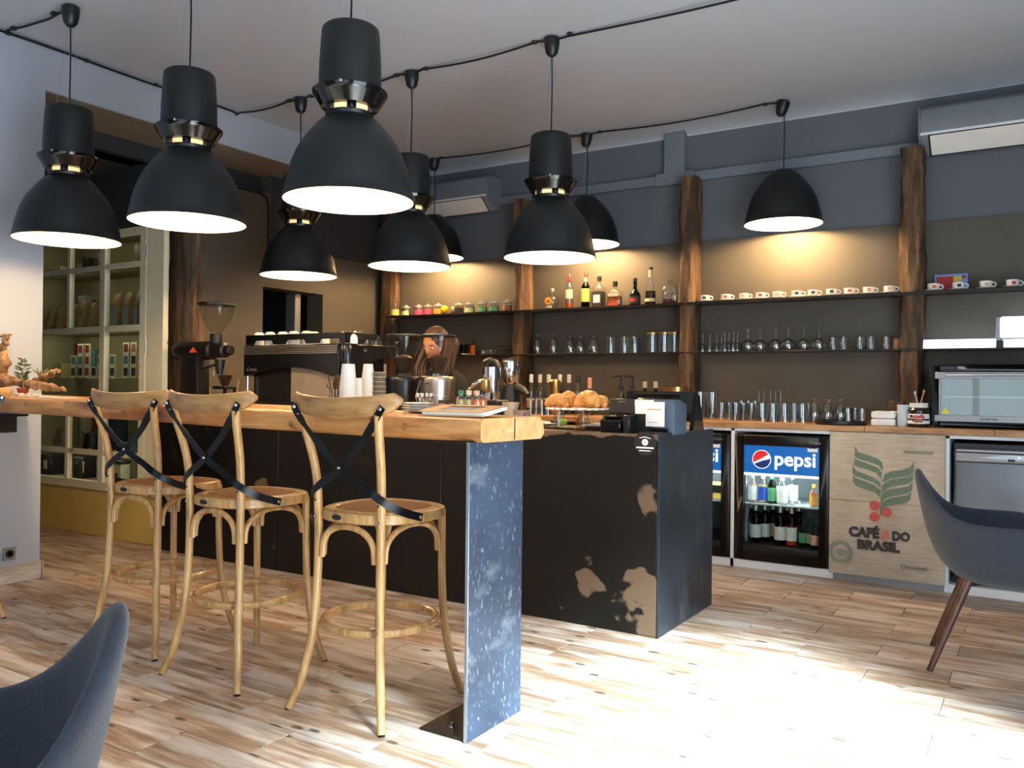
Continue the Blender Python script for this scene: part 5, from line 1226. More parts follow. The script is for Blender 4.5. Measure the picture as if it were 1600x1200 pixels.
def pcup(l,p,g): return vessel('white_cup', l, 'cup', flip(wall([(.024,0),(.036,.012),(.041,.03),(.042,.062)],.003),.062), p, g, M_porc, 18)
cl = ['white cup upside down on the espresso machine, at its far left end','white cup upside down on the machine, second from its left end','white cup upside down on the machine, third from its left end','white cup upside down on the machine, fourth from its left end','white cup upside down on the machine, fifth from its left end','white cup upside down on the machine, sixth from its left end']
row('white_cup','cup',pcup,[(404,4.12),(421,4.10),(441,4.12),(458,4.11),(478,4.13),(490,4.20)],'upturned white cups on the espresso machine',zdk+.034,[q.replace('white cup upside down','upper white cup of a nested pair') for q in cl])
row('white_cup','cup',pcup,[(404,4.12),(421,4.10),(441,4.12),(458,4.11),(478,4.13),(490,4.20)],'upturned white cups on the espresso machine',zdk,cl)
row('white_cup','cup',pcup,[(430,4.22),(505,4.11),(548,4.085)],'more white cups seen through the cup rail',zdk,['white cup in the second rank on the machine','white cup low behind the middle rail cut-out','white cup behind the rail cut-out at the machine corner'])
row('machine_tumbler','glass', lambda l,p,g: vessel('machine_tumbler', l,'glass',flip(tumb(.088,.046,.78),.088),p,g), [(537,4.13),(557,4.16)],'upturned water glasses on the machine',zdk,['upturned water glass at the rear corner of the espresso machine','upturned water glass, second from the machine corner'])
row('machine_tumbler','glass', lambda l,p,g: vessel('machine_tumbler', l,'glass',flip(tumb(.062,.034,.8),.062),p,g), [(574,4.26),(588,4.33)],'small upturned glasses on the machine',zdk,['small upturned glass on the machine side, nearer the corner','small upturned glass on the machine side, nearer the wall'])
# ---- wall switch plates and things in the corner behind the machine
s = tag(part('wall_switch', MB().box(XB,5.935,1.56,XB+.012,6.02,1.64), L_cream, bevel=.003), 'cream wall switch right of the dark hatch', 'switch')
s = tag(part('notice_sheet', MB().box(XB,5.92,1.44,XB+.006,6.02,1.54), L_brown, bevel=.001), 'brownish notice below the cream wall switch', 'notice')
bl_ = thing('water_filter_jug','clear jug with a pale lilac panel in the corner behind the machine','jug',(bx(587,5.95),5.95,ZB)); part('panel', MB().box(-.085,-.06,0,.085,.06,.42), lm('pale_lilac_plastic',(150,140,170)), bl_, bevel=.01); part('clear_shell', MB().lathe([(.13,0),(.14,.02),(.14,.42),(.11,.50),(.05,.52),(0,.52)],24), M_hop, bl_); part('knob', MB().ball((0,-.05,.49),.018,10,7), CAPW, bl_)
# ---- shop grinder with tall hopper at the left
gx = xa(325,3.965); gr = thing('shop_grinder','tall black shop grinder with a clear funnel hopper and red triangle badge','coffee grinder',(gx,3.965,ZT))
zq = lambda v: py(330,v,3.965).z-ZT
xq = lambda u: xa(u,3.965)-gx
M_gr = mat('black_grinder_enamel',(22,20,18),.4,var=.1)
zc_ = (zq(533)+zq(562))/2; rr_ = (zq(533)-zq(562))/2
part('stand', MB().box(xq(289),-.055,.03,xq(317),.06,zc_-.03), M_gr, gr, bevel=.015, bseg=2); part('foot_plate', MB().box(xq(284),-.09,0,xq(331),.09,.03), M_gr, gr, bevel=.008)
prof = [(0,xq(277)),(rr_*.9,xq(278)),(rr_*1.05,xq(281)),(rr_*1.05,xq(292)),(rr_,xq(294)),(rr_,xq(333)),(rr_*.8,xq(335)),(rr_*.8,xq(352)),(rr_*.55,xq(354)),(rr_*.55,xq(360)),(rr_*.45,xq(361)),(0,xq(361))]
part('motor_housing', MB().lathe(prof,28), M_gr, gr, (0,0,zc_), (0,pi/2,0))
bdg = part('triangle_badge', MB().prism([(xq(307),zq(551)),(xq(320),zq(551)),(xq(313.5),zq(543))],'y',-rr_-.003,-rr_+.01), mat('red_orange_badge',(232,96,70),.4), gr)
part('hopper', MB().lathe([(.034,zq(523)),(.042,zq(519)),(.068,zq(512)),(.098,zq(501)),(.115,zq(490)),(.123,zq(479)),(.126,zq(475.5)),(.123,zq(475.5)),(.119,zq(479)),(.111,zq(490)),(.094,zq(501)),(.064,zq(512)),(.036,zq(519))],28,closed=True), M_hop, gr, (xq(337),0,0))
part('hopper_lid', MB().lathe([(.126,zq(478.5)),(.130,zq(478)),(.130,zq(475)),(.12,zq(474)),(0,zq(473.5))],28), M_bplastic, gr, (xq(337),0,0))
part('hopper_neck', MB().lathe([(.040,zq(537)),(.044,zq(532)),(.044,zq(523)),(.038,zq(522)),(0,zq(522))],20), M_bplastic, gr, (xq(337),0,0))
part('spout', MB().lathe([(.022,zq(585)),(.030,zq(575)),(.036,zq(562)),(0,zq(562))],14), M_bplastic, gr, (xq(343),0,0)); part('spout_lever', MB().tube([(xq(344),0,zq(568)),(xq(332),-.03,zq(573)),(xq(323),-.04,zq(577))],.010,8), M_bplastic, gr); part('clip_wire', MB().tube([(xq(339),-.03,zq(578)),(xq(340),-.035,zq(587))],.004,6), M_chrome, gr)
dp = thing('coffee_dripper','dark brown ribbed coffee dripper on a black stand','dripper',(xa(352,4.05),4.05,ZT)); M_brn = mat('brown_ceramic',(70,34,24),.3)
zd = lambda v: py(352,v,4.05).z-ZT
mb = MB(); n = 24; prof = []
part('cone', MB().lathe([(.018,zd(603)),(.024,zd(602)),(.050,zd(587)),(.052,zd(586)),(.048,zd(586.5)),(.020,zd(601))],24,closed=True), M_brn, dp)
for k in range(14):
    a = 2*pi*k/14; part('rib', MB().tube([(.021*cos(a),.021*sin(a),zd(602)),(.050*cos(a),.050*sin(a),zd(587.5))],.003,5), M_brn, dp)
part('stand_plate', MB().box(-.065,-.06,zd(608),.065,.06,zd(603.5)), M_bplastic, dp, bevel=.004); part('stand_post', MB().box(-.06,.03,0,-.045,.05,zd(608)).box(.045,.03,0,.06,.05,zd(608)).box(-.065,-.06,0,.065,.06,.012), M_bplastic, dp)
vessel('water_glass','clear glass holding wooden stirrers left of the coffee dripper','glass',tumb(.14,.034,.85),(xa(328,4.0),4.0,ZT),None)
tag(part('wooden_stirrer', MB().box(-.004,-.002,0,.004,.002,.20), CAPC, None, (xa(329,4.0),4.0,ZT+.004), (.08,.06,0)), 'wooden stirrer leaning in the clear glass by the dripper', 'stirrer')
tag(part('wooden_spoon', MB().tube([(0,0,0),(.01,.01,.22)],.006,7).ball((.012,.012,.24),(.014,.006,.03),10,7), CAPC, None, (xa(368,4.02),4.02,ZT)), 'wooden spoon standing between the dripper and the espresso machine', 'spoon')

# ---- two hopper grinders
def hopper_grinder(label, u, Y, m, vtop, steel):
    X = xa(u, Y); z = lambda v: py(u, v, Y).z-ZT; k = mpp(u, Y)
    g = thing('hopper_grinder', label, 'coffee grinder', (X, Y, ZT))
    rb_ = 27*k
    part('drum', MB().lathe([(rb_*.94,0),(rb_,.01),(rb_,z(596)),(rb_*1.0,z(590)),(rb_*.95,z(588)),(rb_*.3,z(587.5)),(0,z(587.5))],36), m, g)
    part('drum_ring', MB().lathe([(rb_*1.012,z(597)),(rb_*1.012,z(595.5)),(rb_*.99,z(595.4)),(rb_*.99,z(597.1))],36,closed=True), M_steel if steel else M_bplastic, g)
    part('drum_ring', MB().lathe([(rb_*1.02,z(619)),(rb_*1.02,z(617)),(rb_*.99,z(616.9)),(rb_*.99,z(619.1))],36,closed=True), M_steel if steel else M_bplastic, g)
    part('hopper_seat', MB().lathe([(rb_*.42,z(588)),(rb_*.40,z(584)),(rb_*.30,z(583.5)),(0,z(583.5))],20), M_chrome if steel else M_bplastic, g)
    hp = [(8,583),(9,580),(17,562),(24.5,542),(26.5,530),(27,525.5)]
    mb = MB(); mb.lathe([(a*k,z(v)) for a,v in hp]+[((a-.6)*k,z(v)) for a,v in hp[::-1]],28,closed=True); part('hopper', mb, M_hop, g)
    part('hopper_lid', MB().lathe([(27.2*k,z(526.5)),(27.6*k,z(526)),(27.6*k,z(523.8)),(26*k,z(523)),(0,z(522.8))],28), M_bplastic, g); part('lid_collar', MB().lathe([(26.2*k,z(533)),(26.6*k,z(526)),(26.2*k,z(526)),(25.8*k,z(533))],28,closed=True), M_hop, g)
    be = part('coffee_beans', MB().lathe([(0,z(582)),(8*k,z(580)),(15.5*k,z(563)),(17*k,z(560)),(10*k,z(556)),(0,z(554))],22), mat('roasted_coffee_beans',(48,30,20),.45,var=.5,scale=160,bump=1.0,bscale=170), g); be['kind'] = 'stuff'
    part('front_handle', MB().tube([(-rb_*1.0,-.05,z(640)),(-rb_*1.15,-.06,z(620)),(-rb_*.95,-.05,z(595))],.006,8), M_chrome, g)
    return g
M_drumsteel = mat('brushed_drum_steel',(176,168,156),.32,1.0,var=.05)
g1 = hopper_grinder('black drum coffee grinder with a smoky bean hopper', 630, 4.26, mat('black_drum_enamel',(20,19,18),.3), 524, False)
g2 = hopper_grinder('brushed steel drum coffee grinder with a smoky bean hopper', 684, 4.20, M_drumsteel, 524, True)
k = mpp(684,4.20); part('logo', MB().prism([(-3*k,0),(3*k,0),(0,2.6*k)],'y',-27.3*k,-26*k), M_bplastic, g2, (0,0,py(684,600.5,4.20).z-ZT))

# ---- things on the bar slab
def slab_z(x): t = (x+5.19)/3.59; return 1.1305-0.037*t
def on(u, Y): x = xa(u, Y); return (x, Y, slab_z(x)+.0005)
def paper_cup_stack(label, u, Y, n, r, h, step, m, top=1.0, grp=None, rim=None):
    s = thing('cup_stack', label, 'cup', on(u,Y), 0, grp)
    for k in range(n):
        z0 = k*step
        part('cup', MB().lathe([(r,z0),(r*1.03,z0+.003),(r*1.02,z0+.006),(r*.74,z0+h),(r*.70,z0+h),(r*.97,z0+.004)],20,closed=True).lathe([(r*.73,z0+h-.004),(r*.72,z0+h-.002),(0,z0+h-.002)],20), m, s)
    return s
M_pcup = mat('white_paper_cup',(240,232,214),.6,var=.03); M_kraft = mat('brown_ripple_cup',(118,104,84),.75,var=.08)
paper_cup_stack('front stack of upturned white paper cups on the bar behind the nearest stool', 544, 2.50, 9, .034, .105, .010, M_pcup)
paper_cup_stack('short stack of upturned white paper cups between the two taller stacks', 560, 2.62, 6, .028, .08, .010, M_pcup)
paper_cup_stack('tall slim stack of upturned white paper cups next to the brown stack', 575, 2.64, 15, .026, .07, .0085, M_pcup)
s = thing('cup_stack','tall stack of brown ripple cups next to the black grinder','cup',on(593,2.66))
for k in range(8):
    z0 = k*.0195; part('cup', MB().lathe([(.0215,z0),(.0265,z0+.0182),(.0255,z0+.0184),(.020,z0+.002)],20,closed=True), M_kraft, s); part('cup_rim', MB().lathe([(.0268,z0+.0180),(.0274,z0+.0190),(.0268,z0+.0198),(.0255,z0+.019)],20,closed=True), L_cream, s)
ds = thing('dried_flowers','bunch of dried brown flowers in a glass beside the paper cups','plant',on(524,2.66)); rr = random.Random(5)
part('glass', MB().lathe(tumb(.08,.028,.9),16), M_glass, ds); mb = MB()
for k in range(40):
    a, b_ = rr.uniform(0,6.28), rr.uniform(.0,.04); mb.tube([(0,0,.01),(b_*cos(a)*.5,b_*sin(a)*.5,.07),(b_*cos(a),b_*sin(a),.09+rr.uniform(0,.055))],[.001,.0012,.0035],4)
o = part('dried_sprigs', mb, mat('dried_brown_sprig',(92,66,36),.9,var=.4), ds); o['kind'] = 'stuff'
row('saucer','saucer', lambda l,p,g: vessel('saucer', l,'saucer',[(0,0),(.030,0),(.062,.007),(.064,.009),(.060,.010),(.03,.003),(0,.003)],p,g,M_porc,26), [(653,2.56)]*1,'stacked white saucers on the bar',slab_z(-2.1)+.001,['lowest white saucer of the stack on the bar'])
first = [o for o in bpy.data.objects if o.get('label') == 'lowest white saucer of the stack on the bar'][0]
for k, l in enumerate(('second white saucer from the bottom of the stack','third white saucer from the bottom of the stack','topmost white saucer of the stack on the bar')):
    dup(first, l, tuple(Vector(first.location)+Vector((0,0,.0095*(k+1)))), None, 'stacked white saucers on the bar')
sp = thing('spoon_glass','small glass crammed with teaspoons beside the saucers','glass',on(664,2.66)); part('glass', MB().lathe(tumb(.05,.026,.85),16), M_glass, sp)
for k in range(10):
    a = 2*pi*k/10; part('teaspoon', MB().tube([(.006*cos(a),.006*sin(a),.006),(.024*cos(a),.024*sin(a),.055)],.0022,5).ball((.030*cos(a),.030*sin(a),.064),(.008,.008,.011),8,6), M_chrome, sp)
ps = thing('price_sign','small slate price sign in front of the steel grinder','sign',on(698,2.66)); M_slate = mat('dark_slate_card',(58,50,42),.7)
part('board', MB().box(-.045,0,0,.045,.004,.05), M_slate, ps, None, (-.15,0,0)); text('lettering','LATTE',.034,(-.02,-.003,.034),(pi/2-.15,0,0),L_cream,ps); text('lettering','2.50',.022,(.026,-.003,.034),(pi/2-.15,0,0),L_cream,ps); text('lettering','ESPRESSO',.038,(-.018,-.0005,.017),(pi/2-.15,0,0),L_cream,ps); text('lettering','1.30',.022,(.026,-.0005,.017),(pi/2-.15,0,0),L_cream,ps)
for i,(u,Y,l) in enumerate(((677,2.50,'yellow sachet right beside the saucer stack'),(686,2.56,'yellow sachet lying behind the menu folder, nearest the saucers'),(694,2.58,'yellow sachet in the middle of the heap behind the menu'),(713,2.60,'yellow sachet nearest the small juice bottles'))):
    tag(part('sugar_sachet', MB().prism([(-.022,0),(.022,.0),(.019,.022),(-.017,.025)],'y',-.008,.008), mat('yellow_sachet',(232,200,50),.5,var=.1), None, on(u,Y), (0,0,.4*i), bevel=.003), l, 'sachet', 'yellow sachets on the bar')
for i,(u,c_,lq,lb,l) in enumerate(((721,CAPG,Q_pale,L_yellow,'small juice bottle with a green cap, nearest the sachets'),(733,L_cream,Q_pale,L_blue,'small juice bottle with a cream cap in the middle of the group'),(745,L_peach,Q_orange,L_white,'small orange juice bottle with a pale cap beside the black knock box'),(753,CAPB,Q_orange,L_white,'small juice bottle with a dark cap partly behind the orange one'))):
    container('juice_bottle',l,'bottle',[(.019,0),(.022,.004),(.022,.048),(.018,.062),(.0105,.070),(.0105,.078)],M_glass,on(u,2.66 if i < 3 else 2.70),cap=(c_,.0118,.074,.090),lab=(lb,.0226,.006,.028,85),liquid=(lq,.93,.055),group='little juice bottles on the bar')
mn = thing('menu_folder','brown cardboard menu folder with a cut-out window on the bar','menu',tuple(Vector(on(724,2.46))+Vector((0,0,.011))),radians(6)); mn.rotation_euler[0] = radians(6.5); M_card = mat('brown_cardboard',(206,164,118),.75,var=.05)
part('pages', MB().box(-.125,-.075,.003,.135,.085,.014), M_paper, mn, bevel=.001); part('cover', MB().box(-.135,-.085,0,.125,.085,.003), M_card, mn)
part('cover', MB().box(-.135,-.085,.014,.120,-.055,.018).box(-.135,.050,.014,.120,.085,.018).box(-.135,-.055,.014,-.075,.050,.018).box(.065,-.055,.014,.120,.050,.018), M_card, mn, bevel=.001); part('title_page', MB().box(-.076,-.056,.0139,.066,.051,.0148), mat('grey_title_page',(150,146,150),.8), mn)
# left end: driftwood with a small succulent, stones and papers
def dpt(u, v, dy=0.0): return py(u, v, 2.50+dy)
M_drift = woodmat('pale_driftwood',(82,58,36),(146,108,70),(204,168,124),(5,5,5),.7,3,.5)
O_ = Vector((xa(40,2.5),2.5,slab_z(xa(40,2.5))+.0005)); dw = thing('driftwood','twisted pale driftwood branch with an upright arm on the bar end','driftwood',tuple(O_))
def interp(rs, n): return [rs[i]+(rs[i+1]-rs[i])*k/n for i in range(len(rs)-1) for k in range(n)]+[rs[-1]]
def gnarl(p, n):
    q = [p[i].lerp(p[i+1], k/n) for i in range(len(p)-1) for k in range(n)]+[p[-1]]
    return [v+Vector((.006*sin(i*1.9), .008*sin(i*1.3+1), .005*sin(i*2.6+2))) for i, v in enumerate(q)]
def dwp(name, pts, rs): return part(name, MB().tube(gnarl([p-O_ for p in pts], 5), [r_*(.92+.12*sin(i_*2.3+len(name))) for i_, r_ in enumerate(interp(rs, 5))], 10), M_drift, dw, angle=70)
dwp('main_branch',[dpt(-12,603),dpt(8,596),dpt(25,596,.02),dpt(45,600,.0),dpt(65,603,-.02),dpt(82,606,-.02),dpt(100,609,-.01)],[.03,.032,.026,.024,.024,.020,.010])
dwp('side_branch',[dpt(36,601),dpt(50,598,.03),dpt(66,592,.05),dpt(78,585,.06),dpt(90,579,.07)],[.02,.018,.017,.020,.012])
dwp('upright_arm',[dpt(-2,600,.04),dpt(1,582,.05),dpt(7,566,.05),dpt(4,550,.05),dpt(7,536,.05),dpt(12,524,.05)],[.035,.036,.034,.024,.020,.013])
dwp('twig',[dpt(-8,526,.05),dpt(4,525,.05),dpt(16,523,.05)],[.008,.010,.004])
su = thing('succulent','tiny tree-like green succulent growing beside the driftwood','plant',tuple(Vector(on(36,2.47)))); So = Vector(su.location)
part('pot', MB().lathe([(.022,0),(.030,.04),(.032,.042),(.028,.042),(0,.036)],16), mat('terracotta',(156,72,44),.8), su); part('stem', MB().tube([(0,0,.03),(.003,0,.07),(-.002,0,.135)],[.005,.004,.003],7), M_drift, su)
rr = random.Random(2); M_leaf = mat('dark_green_leaf',(58,82,52),.55,var=.25)
ztop_ = py(37,559,2.47).z-So.z
for k in range(60):
    a = rr.uniform(0,6.28); zc__ = rr.uniform(.09,ztop_-.005); rad = .045*sqrt(max(.08,1-((zc__-.135)/(.06))**2)) if zc__ < .2 else .03
    p0_ = Vector((.006*cos(a),.006*sin(a),zc__-.008)); p1_ = Vector((rad*cos(a),rad*sin(a),zc__+.006))
    part('leaf', MB().tube([p0_,p0_.lerp(p1_,.6),p1_],[.002,.0048,.001],5,flat=.5), M_leaf, su)
ap = tag(part('air_plant', MB(), M_leaf) if False else part('air_plant', (lambda m_: [m_.tube([(0,0,0),(.02*cos(q),.02*sin(q),.025),(.045*cos(q),.045*sin(q),.03+.03*((i*7)%5)/5)],[.004,.003,.0007],5) for i,q in enumerate([2*pi*k/14 for k in range(14)])] and m_)(MB()), mat('pale_green_air_plant',(138,140,86),.7,var=.2), None, tuple(dpt(63,589,.045))), 'pale green air plant perched on the driftwood side branch', 'plant')
for i,(u,l) in enumerate(((27,'rounded pebble at the near end of the row under the driftwood'),(34,'rounded pebble second in the row under the driftwood'),(44,'larger pebble in front of the little pot'),(54,'flat pebble under the driftwood branch'),(61,'small pebble last in the row under the driftwood'))):
    tag(part('pebble', MB().ball((0,0,.008),(.018+.003*(i%3),.013,.009),12,7), mat('pale_pebble',(214,190,160),.6,var=.15), None, on(u,2.43)), l, 'stone', 'pebbles under the driftwood')
pp = [(80,2.395,'sheet of white paper overlapping another near the first stool','sheet'),(48,2.40,'sheet of white paper in front of the pebbles','sheet')]
for i,(u,Y,l,nm) in enumerate(pp): tag(part('paper_sheet', MB().box(-.16,-.035,0,.16,.065,.0015+.001*i), M_paper, None, tuple(Vector(on(u,Y))+Vector((0,0,.002*i))), (0,0,.08-.12*i)), l, 'paper', 'papers on the bar')

# ---- right part of the counter top
def oc(u, Y): return (xa(u,Y), Y, ZT+.0005)
jb = thing('citrus_juicer','chrome lever citrus press with a black arm behind the menu','juicer',oc(768,4.35)); zj_ = lambda v: py(768,v,4.35).z-ZT
part('column', MB().lathe([(.055,.02),(.060,.03),(.058,zj_(574)),(.062,zj_(573.5)),(0,zj_(573))],24), M_chrome, jb); part('arm', MB().tube([(-.04,-.01,zj_(574)),(-.035,-.02,zj_(566)),(0,-.02,zj_(562.5)),(.04,-.02,zj_(566)),(.058,-.01,zj_(574))],.018,10), M_bplastic, jb)
part('lever', MB().tube([(-.02,-.08,zj_(596)),(-.06,-.10,zj_(601)),(-.105,-.11,zj_(612))],[.014,.018,.008],10), M_chrome, jb); part('spout', MB().lathe([(.02,zj_(614)),(.03,zj_(606)),(.03,zj_(594)),(.016,zj_(592)),(0,zj_(592))],16), M_gold, jb, (.005,-.075,0)); part('base', MB().box(-.072,-.11,0,.065,.07,.03), M_bplastic, jb, bevel=.01, bseg=2)
bd = thing('bar_blender','tall steel blender jar on a black motor base by the post','blender',oc(797,4.48)); zk = lambda v: py(797,v,4.48).z-ZT
part('jar', MB().lathe([(.040,zk(602)),(.050,zk(598)),(.062,zk(566)),(.060,zk(564)),(0,zk(564))],26), M_chrome, bd); part('jar_lid', MB().lathe([(.052,zk(565)),(.050,zk(562)),(.028,zk(561.5)),(.028,zk(558.5)),(0,zk(558.5))],20), M_bplastic, bd); part('motor_base', MB().lathe([(.068,0),(.070,.02),(.066,zk(618)),(.052,zk(602)),(0,zk(602))],22), M_bplastic, bd); part('handle', MB().tube([(.05,0,zk(606)),(.10,-.01,zk(610)),(.15,-.02,zk(617))],[.03,.026,.012],10), M_bplastic, bd)
kb = tag(part('knock_box', MB().box(-.085,-.07,0,.085,.07,.155), M_bplastic, None, oc(769,4.10), bevel=.008), 'black box with faint printed lines behind the menu folder', 'box'); part('print_line', MB().box(-.07,-.0712,.09,-.02,-.0702,.094).box(-.07,-.0712,.105,-.035,-.0702,.108).box(-.07,-.0712,.07,-.03,-.0702,.075), M_silver, kb)
mc = tag(part('measuring_cup', MB().lathe(wall([(.032,0),(.034,.01),(.037,.095),(.047,.13),(.050,.145)],.003),22), mat('frosted_plastic',(176,160,132),.35,var=.06), None, oc(798,4.0)), 'frosted measuring cup with a flared lip beside the black box', 'cup'); part('cup_filling', MB().lathe([(0,.006),(.028,.006),(.031,.08),(0,.08)],18), lm('grey_sugar',(170,164,150)), mc)
cc = tag(part('plastic_tub', MB().lathe(wall([(.036,0),(.038,.006),(.052,.098),(.055,.10)],.003),22), mat('lilac_frosted_plastic',(150,130,118),.35,var=.1), None, oc(816,4.02)), 'translucent tapered plastic tub with a purple label near the post', 'tub'); part('tub_label', MB().lathe([(.0605,.03),(.0735,.11)],8) if False else MB().prism([(.018,.02),(.034,.02),(.042,.088),(.024,.088)],'y',-.036,-.030), lm('purple_label',(80,60,140)), cc)
# serving trays with saucers and glasses
for i,(u,Y,l) in enumerate(((855,4.16,'black tray at the slab end holding a saucer and a shot glass'),(930,4.14,'black tray under the cake stand holding a saucer and a shot glass'))):
    tag(part('slate_tray', MB().box(-.17,-.10,0,.17,.10,.014), mat('dark_slate',(34,34,38),.4), None, oc(u,Y), bevel=.003), l, 'tray')
    x = xa(u+(-5 if i == 0 else 5),Y); vessel('saucer',('white saucer on the tray nearest the slab end','white saucer on the tray behind the cake stand')[i],'saucer',[(0,0),(.04,0),(.085,.010),(.088,.013),(.083,.014),(.04,.005),(0,.005)],(x,Y-.01,ZT+.015),'white saucers on the trays',M_porc,26)
    tag(part('napkin', MB().prism([(-.05,0),(.05,0),(.035,.016),(-.02,.02)],'y',-.03,.03), M_paper, None, (x-.01,Y,ZT+.0205)), ('folded white napkin on the saucer nearest the slab end','folded white napkin on the saucer behind the cake stand')[i], 'napkin')
    vessel('shot_glass',('shot glass standing on the tray below the first croissant','shot glass standing behind the cake stand stem')[i],'glass',tumb(.085,.030,.78),(xa((874,913)[i],4.08),4.08,ZT+.015),'shot glasses on the trays')
# cake stand
cs = thing('cake_stand','glass-stemmed cake stand with a white frilled plate of croissants','cake stand',oc(905,3.98)); zc2 = lambda v: py(905,v,3.98).z-ZT
part('stem', MB().lathe([(.034,0),(.036,.004),(.016,.022),(.014,.034),(.022,.042),(.016,.052),(.018,.062),(.028,.075),(.028,.092),(.018,.102),(.020,zc2(641)),(0,zc2(641))],24), glassmat('pale_amber_glass',(248,232,210),1.5), cs)  # stem of clear glass, tinted faintly amber
pr_ = (xa(950,3.98)-xa(862,3.98))/2
part('plate', MB().lathe([(0,zc2(641)),(pr_*.8,zc2(640.5)),(pr_,zc2(638.2)),(pr_*1.0,zc2(637.2)),(pr_*.8,zc2(639)),(0,zc2(639.4))],40), M_porc, cs)
for k in range(24):
    a = 2*pi*k/24; part('plate_frill', MB().ball((pr_*.985*cos(a),pr_*.985*sin(a),zc2(638.6)),(.014,.014,.006),8,5), M_porc, cs)
M_crust = mat('golden_croissant_crust',(214,146,74),.42,var=.4,scale=30,stretch=(1,1,3),bump=.3)
zpl = ZT+zc2(637.5)
def croissant(label, u, Y, w, h, rz):
    N = 40; pts = []; rs = []
    for i in range(N+1):
        t = -1+2*i/N; a = t*1.25; e = h*.5*(1-.72*abs(t)**1.7)
        fold = 1+.11*((t*3.5+50) % 1.0)-.05            # overlapping rolled layers
        pts.append((w*.5*sin(a)/sin(1.25), -.045*(1-cos(a)), e*.96)); rs.append(e*fold)
    o = part('croissant', MB().tube(pts, rs, 16), M_crust, None, (xa(u,Y),Y,zpl), (0,0,rz), angle=70)
    return tag(o, label, 'pastry', 'croissants on the cake stand')
croissant('croissant at the left rim of the cake stand, above the shot glass',872,3.96,.115,.080,.3)
croissant('second croissant from the left rim of the cake stand',889,4.02,.10,.092,-.4)
croissant('small croissant behind the middle of the cake stand',901,4.08,.065,.062,.2)
croissant('largest coiled croissant in the middle right of the cake stand',920,3.96,.12,.098,.1)
croissant('croissant at the right rim of the cake stand beside the card terminal',940,4.0,.085,.072,-.3)
tag(part('green_cup', MB().lathe(wall([(.02,0),(.022,.01),(.026,.075)],.002),16), mat('bright_green_plastic',(40,150,70),.4), None, (oc(949,4.35)[0],4.35,ZT+.0)), 'bright green cup between the croissants and the card terminal', 'cup')
tag(part('lime', MB().ball((0,0,.024),(.026,.026,.024),14,9), mat('lime_green_peel',(120,180,50),.5), None, (oc(880,4.42)[0],4.42,ZT)), 'green lime lying behind the cake stand', 'fruit')
tg = tag(part('serving_tongs', MB().tube([(0,0,0),(.03,0,.10),(.055,0,.17)],.004,7).tube([(.012,0,0),(.048,0,.10),(.062,0,.17)],.004,7), M_chrome, None, (xa(900,4.25),4.25,ZT+.0)), 'pair of steel tongs leaning up behind the croissants', 'tongs')
# ---- till
tl = thing('till_monitor','black till touch screen seen from behind at the counter corner','till',oc(1030,4.34)); zt_ = lambda v: py(1030,v,4.34).z-ZT
mw = (xa(1080,4.34)-xa(971,4.34))/2
part('screen', MB().prism([(-.02,.06),(.015,.05),(.06,zt_(612)-.004),(.025,zt_(611))],'x',-mw,mw), M_gblack, tl, bevel=.008, bseg=2); part('vent_strip', MB().box(-mw+.05,-.002,.20,mw-.1,.003,.21), M_bplastic, tl); part('stand', MB().box(-.09,-.03,0,.09,.16,.02).box(-.05,.01,0,.05,.06,.12), M_bplastic, tl, bevel=.006)
part('side_fin', MB().prism([(-.06,.0),(.13,.0),(.05,zt_(618)),(.02,zt_(613))],'x',mw-.012,mw+.01), M_gblack, tl, bevel=.004)
rp_ = thing('receipt_printer','dark grey receipt printer with two white paper slips on its front','printer',oc(1029,4.02)); pw = (xa(1058,4.02)-xa(996,4.02))/2; zp = lambda v: py(1029,v,4.02).z-ZT
M_prn = mat('slate_grey_plastic',(70,84,102),.5)
part('body', MB().prism([(-.05,0),(.12,0),(.12,zp(632)),(.03,zp(624.5)),(-.04,zp(624)),(-.05,zp(628))],'x',-pw*.2,pw), M_prn, rp_, bevel=.008, bseg=2); part('face', MB().prism([(-.055,0),(.10,0),(.10,zp(628)),(-.02,zp(622)),(-.055,zp(640))],'x',-pw,-pw*.2), M_bplastic, rp_, bevel=.006); part('paper_slot', MB().box(-pw*.15,-.058,.012,pw*.7,-.045,.03), M_gblack, rp_, bevel=.003)
s1 = part('paper_slip', MB().box(-pw*.95,-.0615,zp(647),-.0*pw,-.060,zp(625)), M_paper, rp_); s2 = part('paper_slip', MB().box(-pw*.38,-.0640,zp(666),pw*.55,-.0625,zp(628)), M_paper, rp_); part('orange_line', MB().box(-pw*.30,-.0646,zp(640.5),pw*.42,-.0638,zp(639)), L_orange, s2)
part('slip_line', MB().box(-pw*.25,-.0646,zp(660),pw*.2,-.0638,zp(659)), L_grey, s2)
cd_ = thing('card_terminal','black customer display and card terminal at the counter front','card reader',oc(970,3.95)); zc3 = lambda v: py(970,v,3.95).z-ZT; cw = (xa(992,3.95)-xa(949,3.95))/2
part('display_head', MB().prism([(.0,zc3(646)),(.05,zc3(646)),(.06,zc3(624)),(.01,zc3(623))],'x',-cw*.85,cw), M_bplastic, cd_, bevel=.004); text('lettering','SAMTEC',.045,(.01,-.002,zc3(628)),(pi/2,0,0),M_silver,cd_); part('display_neck', MB().box(-.03,.01,0,.03,.04,zc3(640)), M_bplastic, cd_); part('keypad_body', MB().prism([(-.08,0),(.0,0),(.0,zc3(650)),(-.08,zc3(656))],'x',-cw,cw*.45), M_gblack, cd_, bevel=.005); part('keypad_screen', MB().box(-.04,-.03,-.002,.04,.03,.002), M_emgrey, cd_, (-cw*.3,-.04,zc3(652.5)), (-.22,0,0)); part('side_box', MB().box(cw*.5,-.06,0,cw*1.0,.03,zc3(648)), M_bplastic, cd_, bevel=.005)
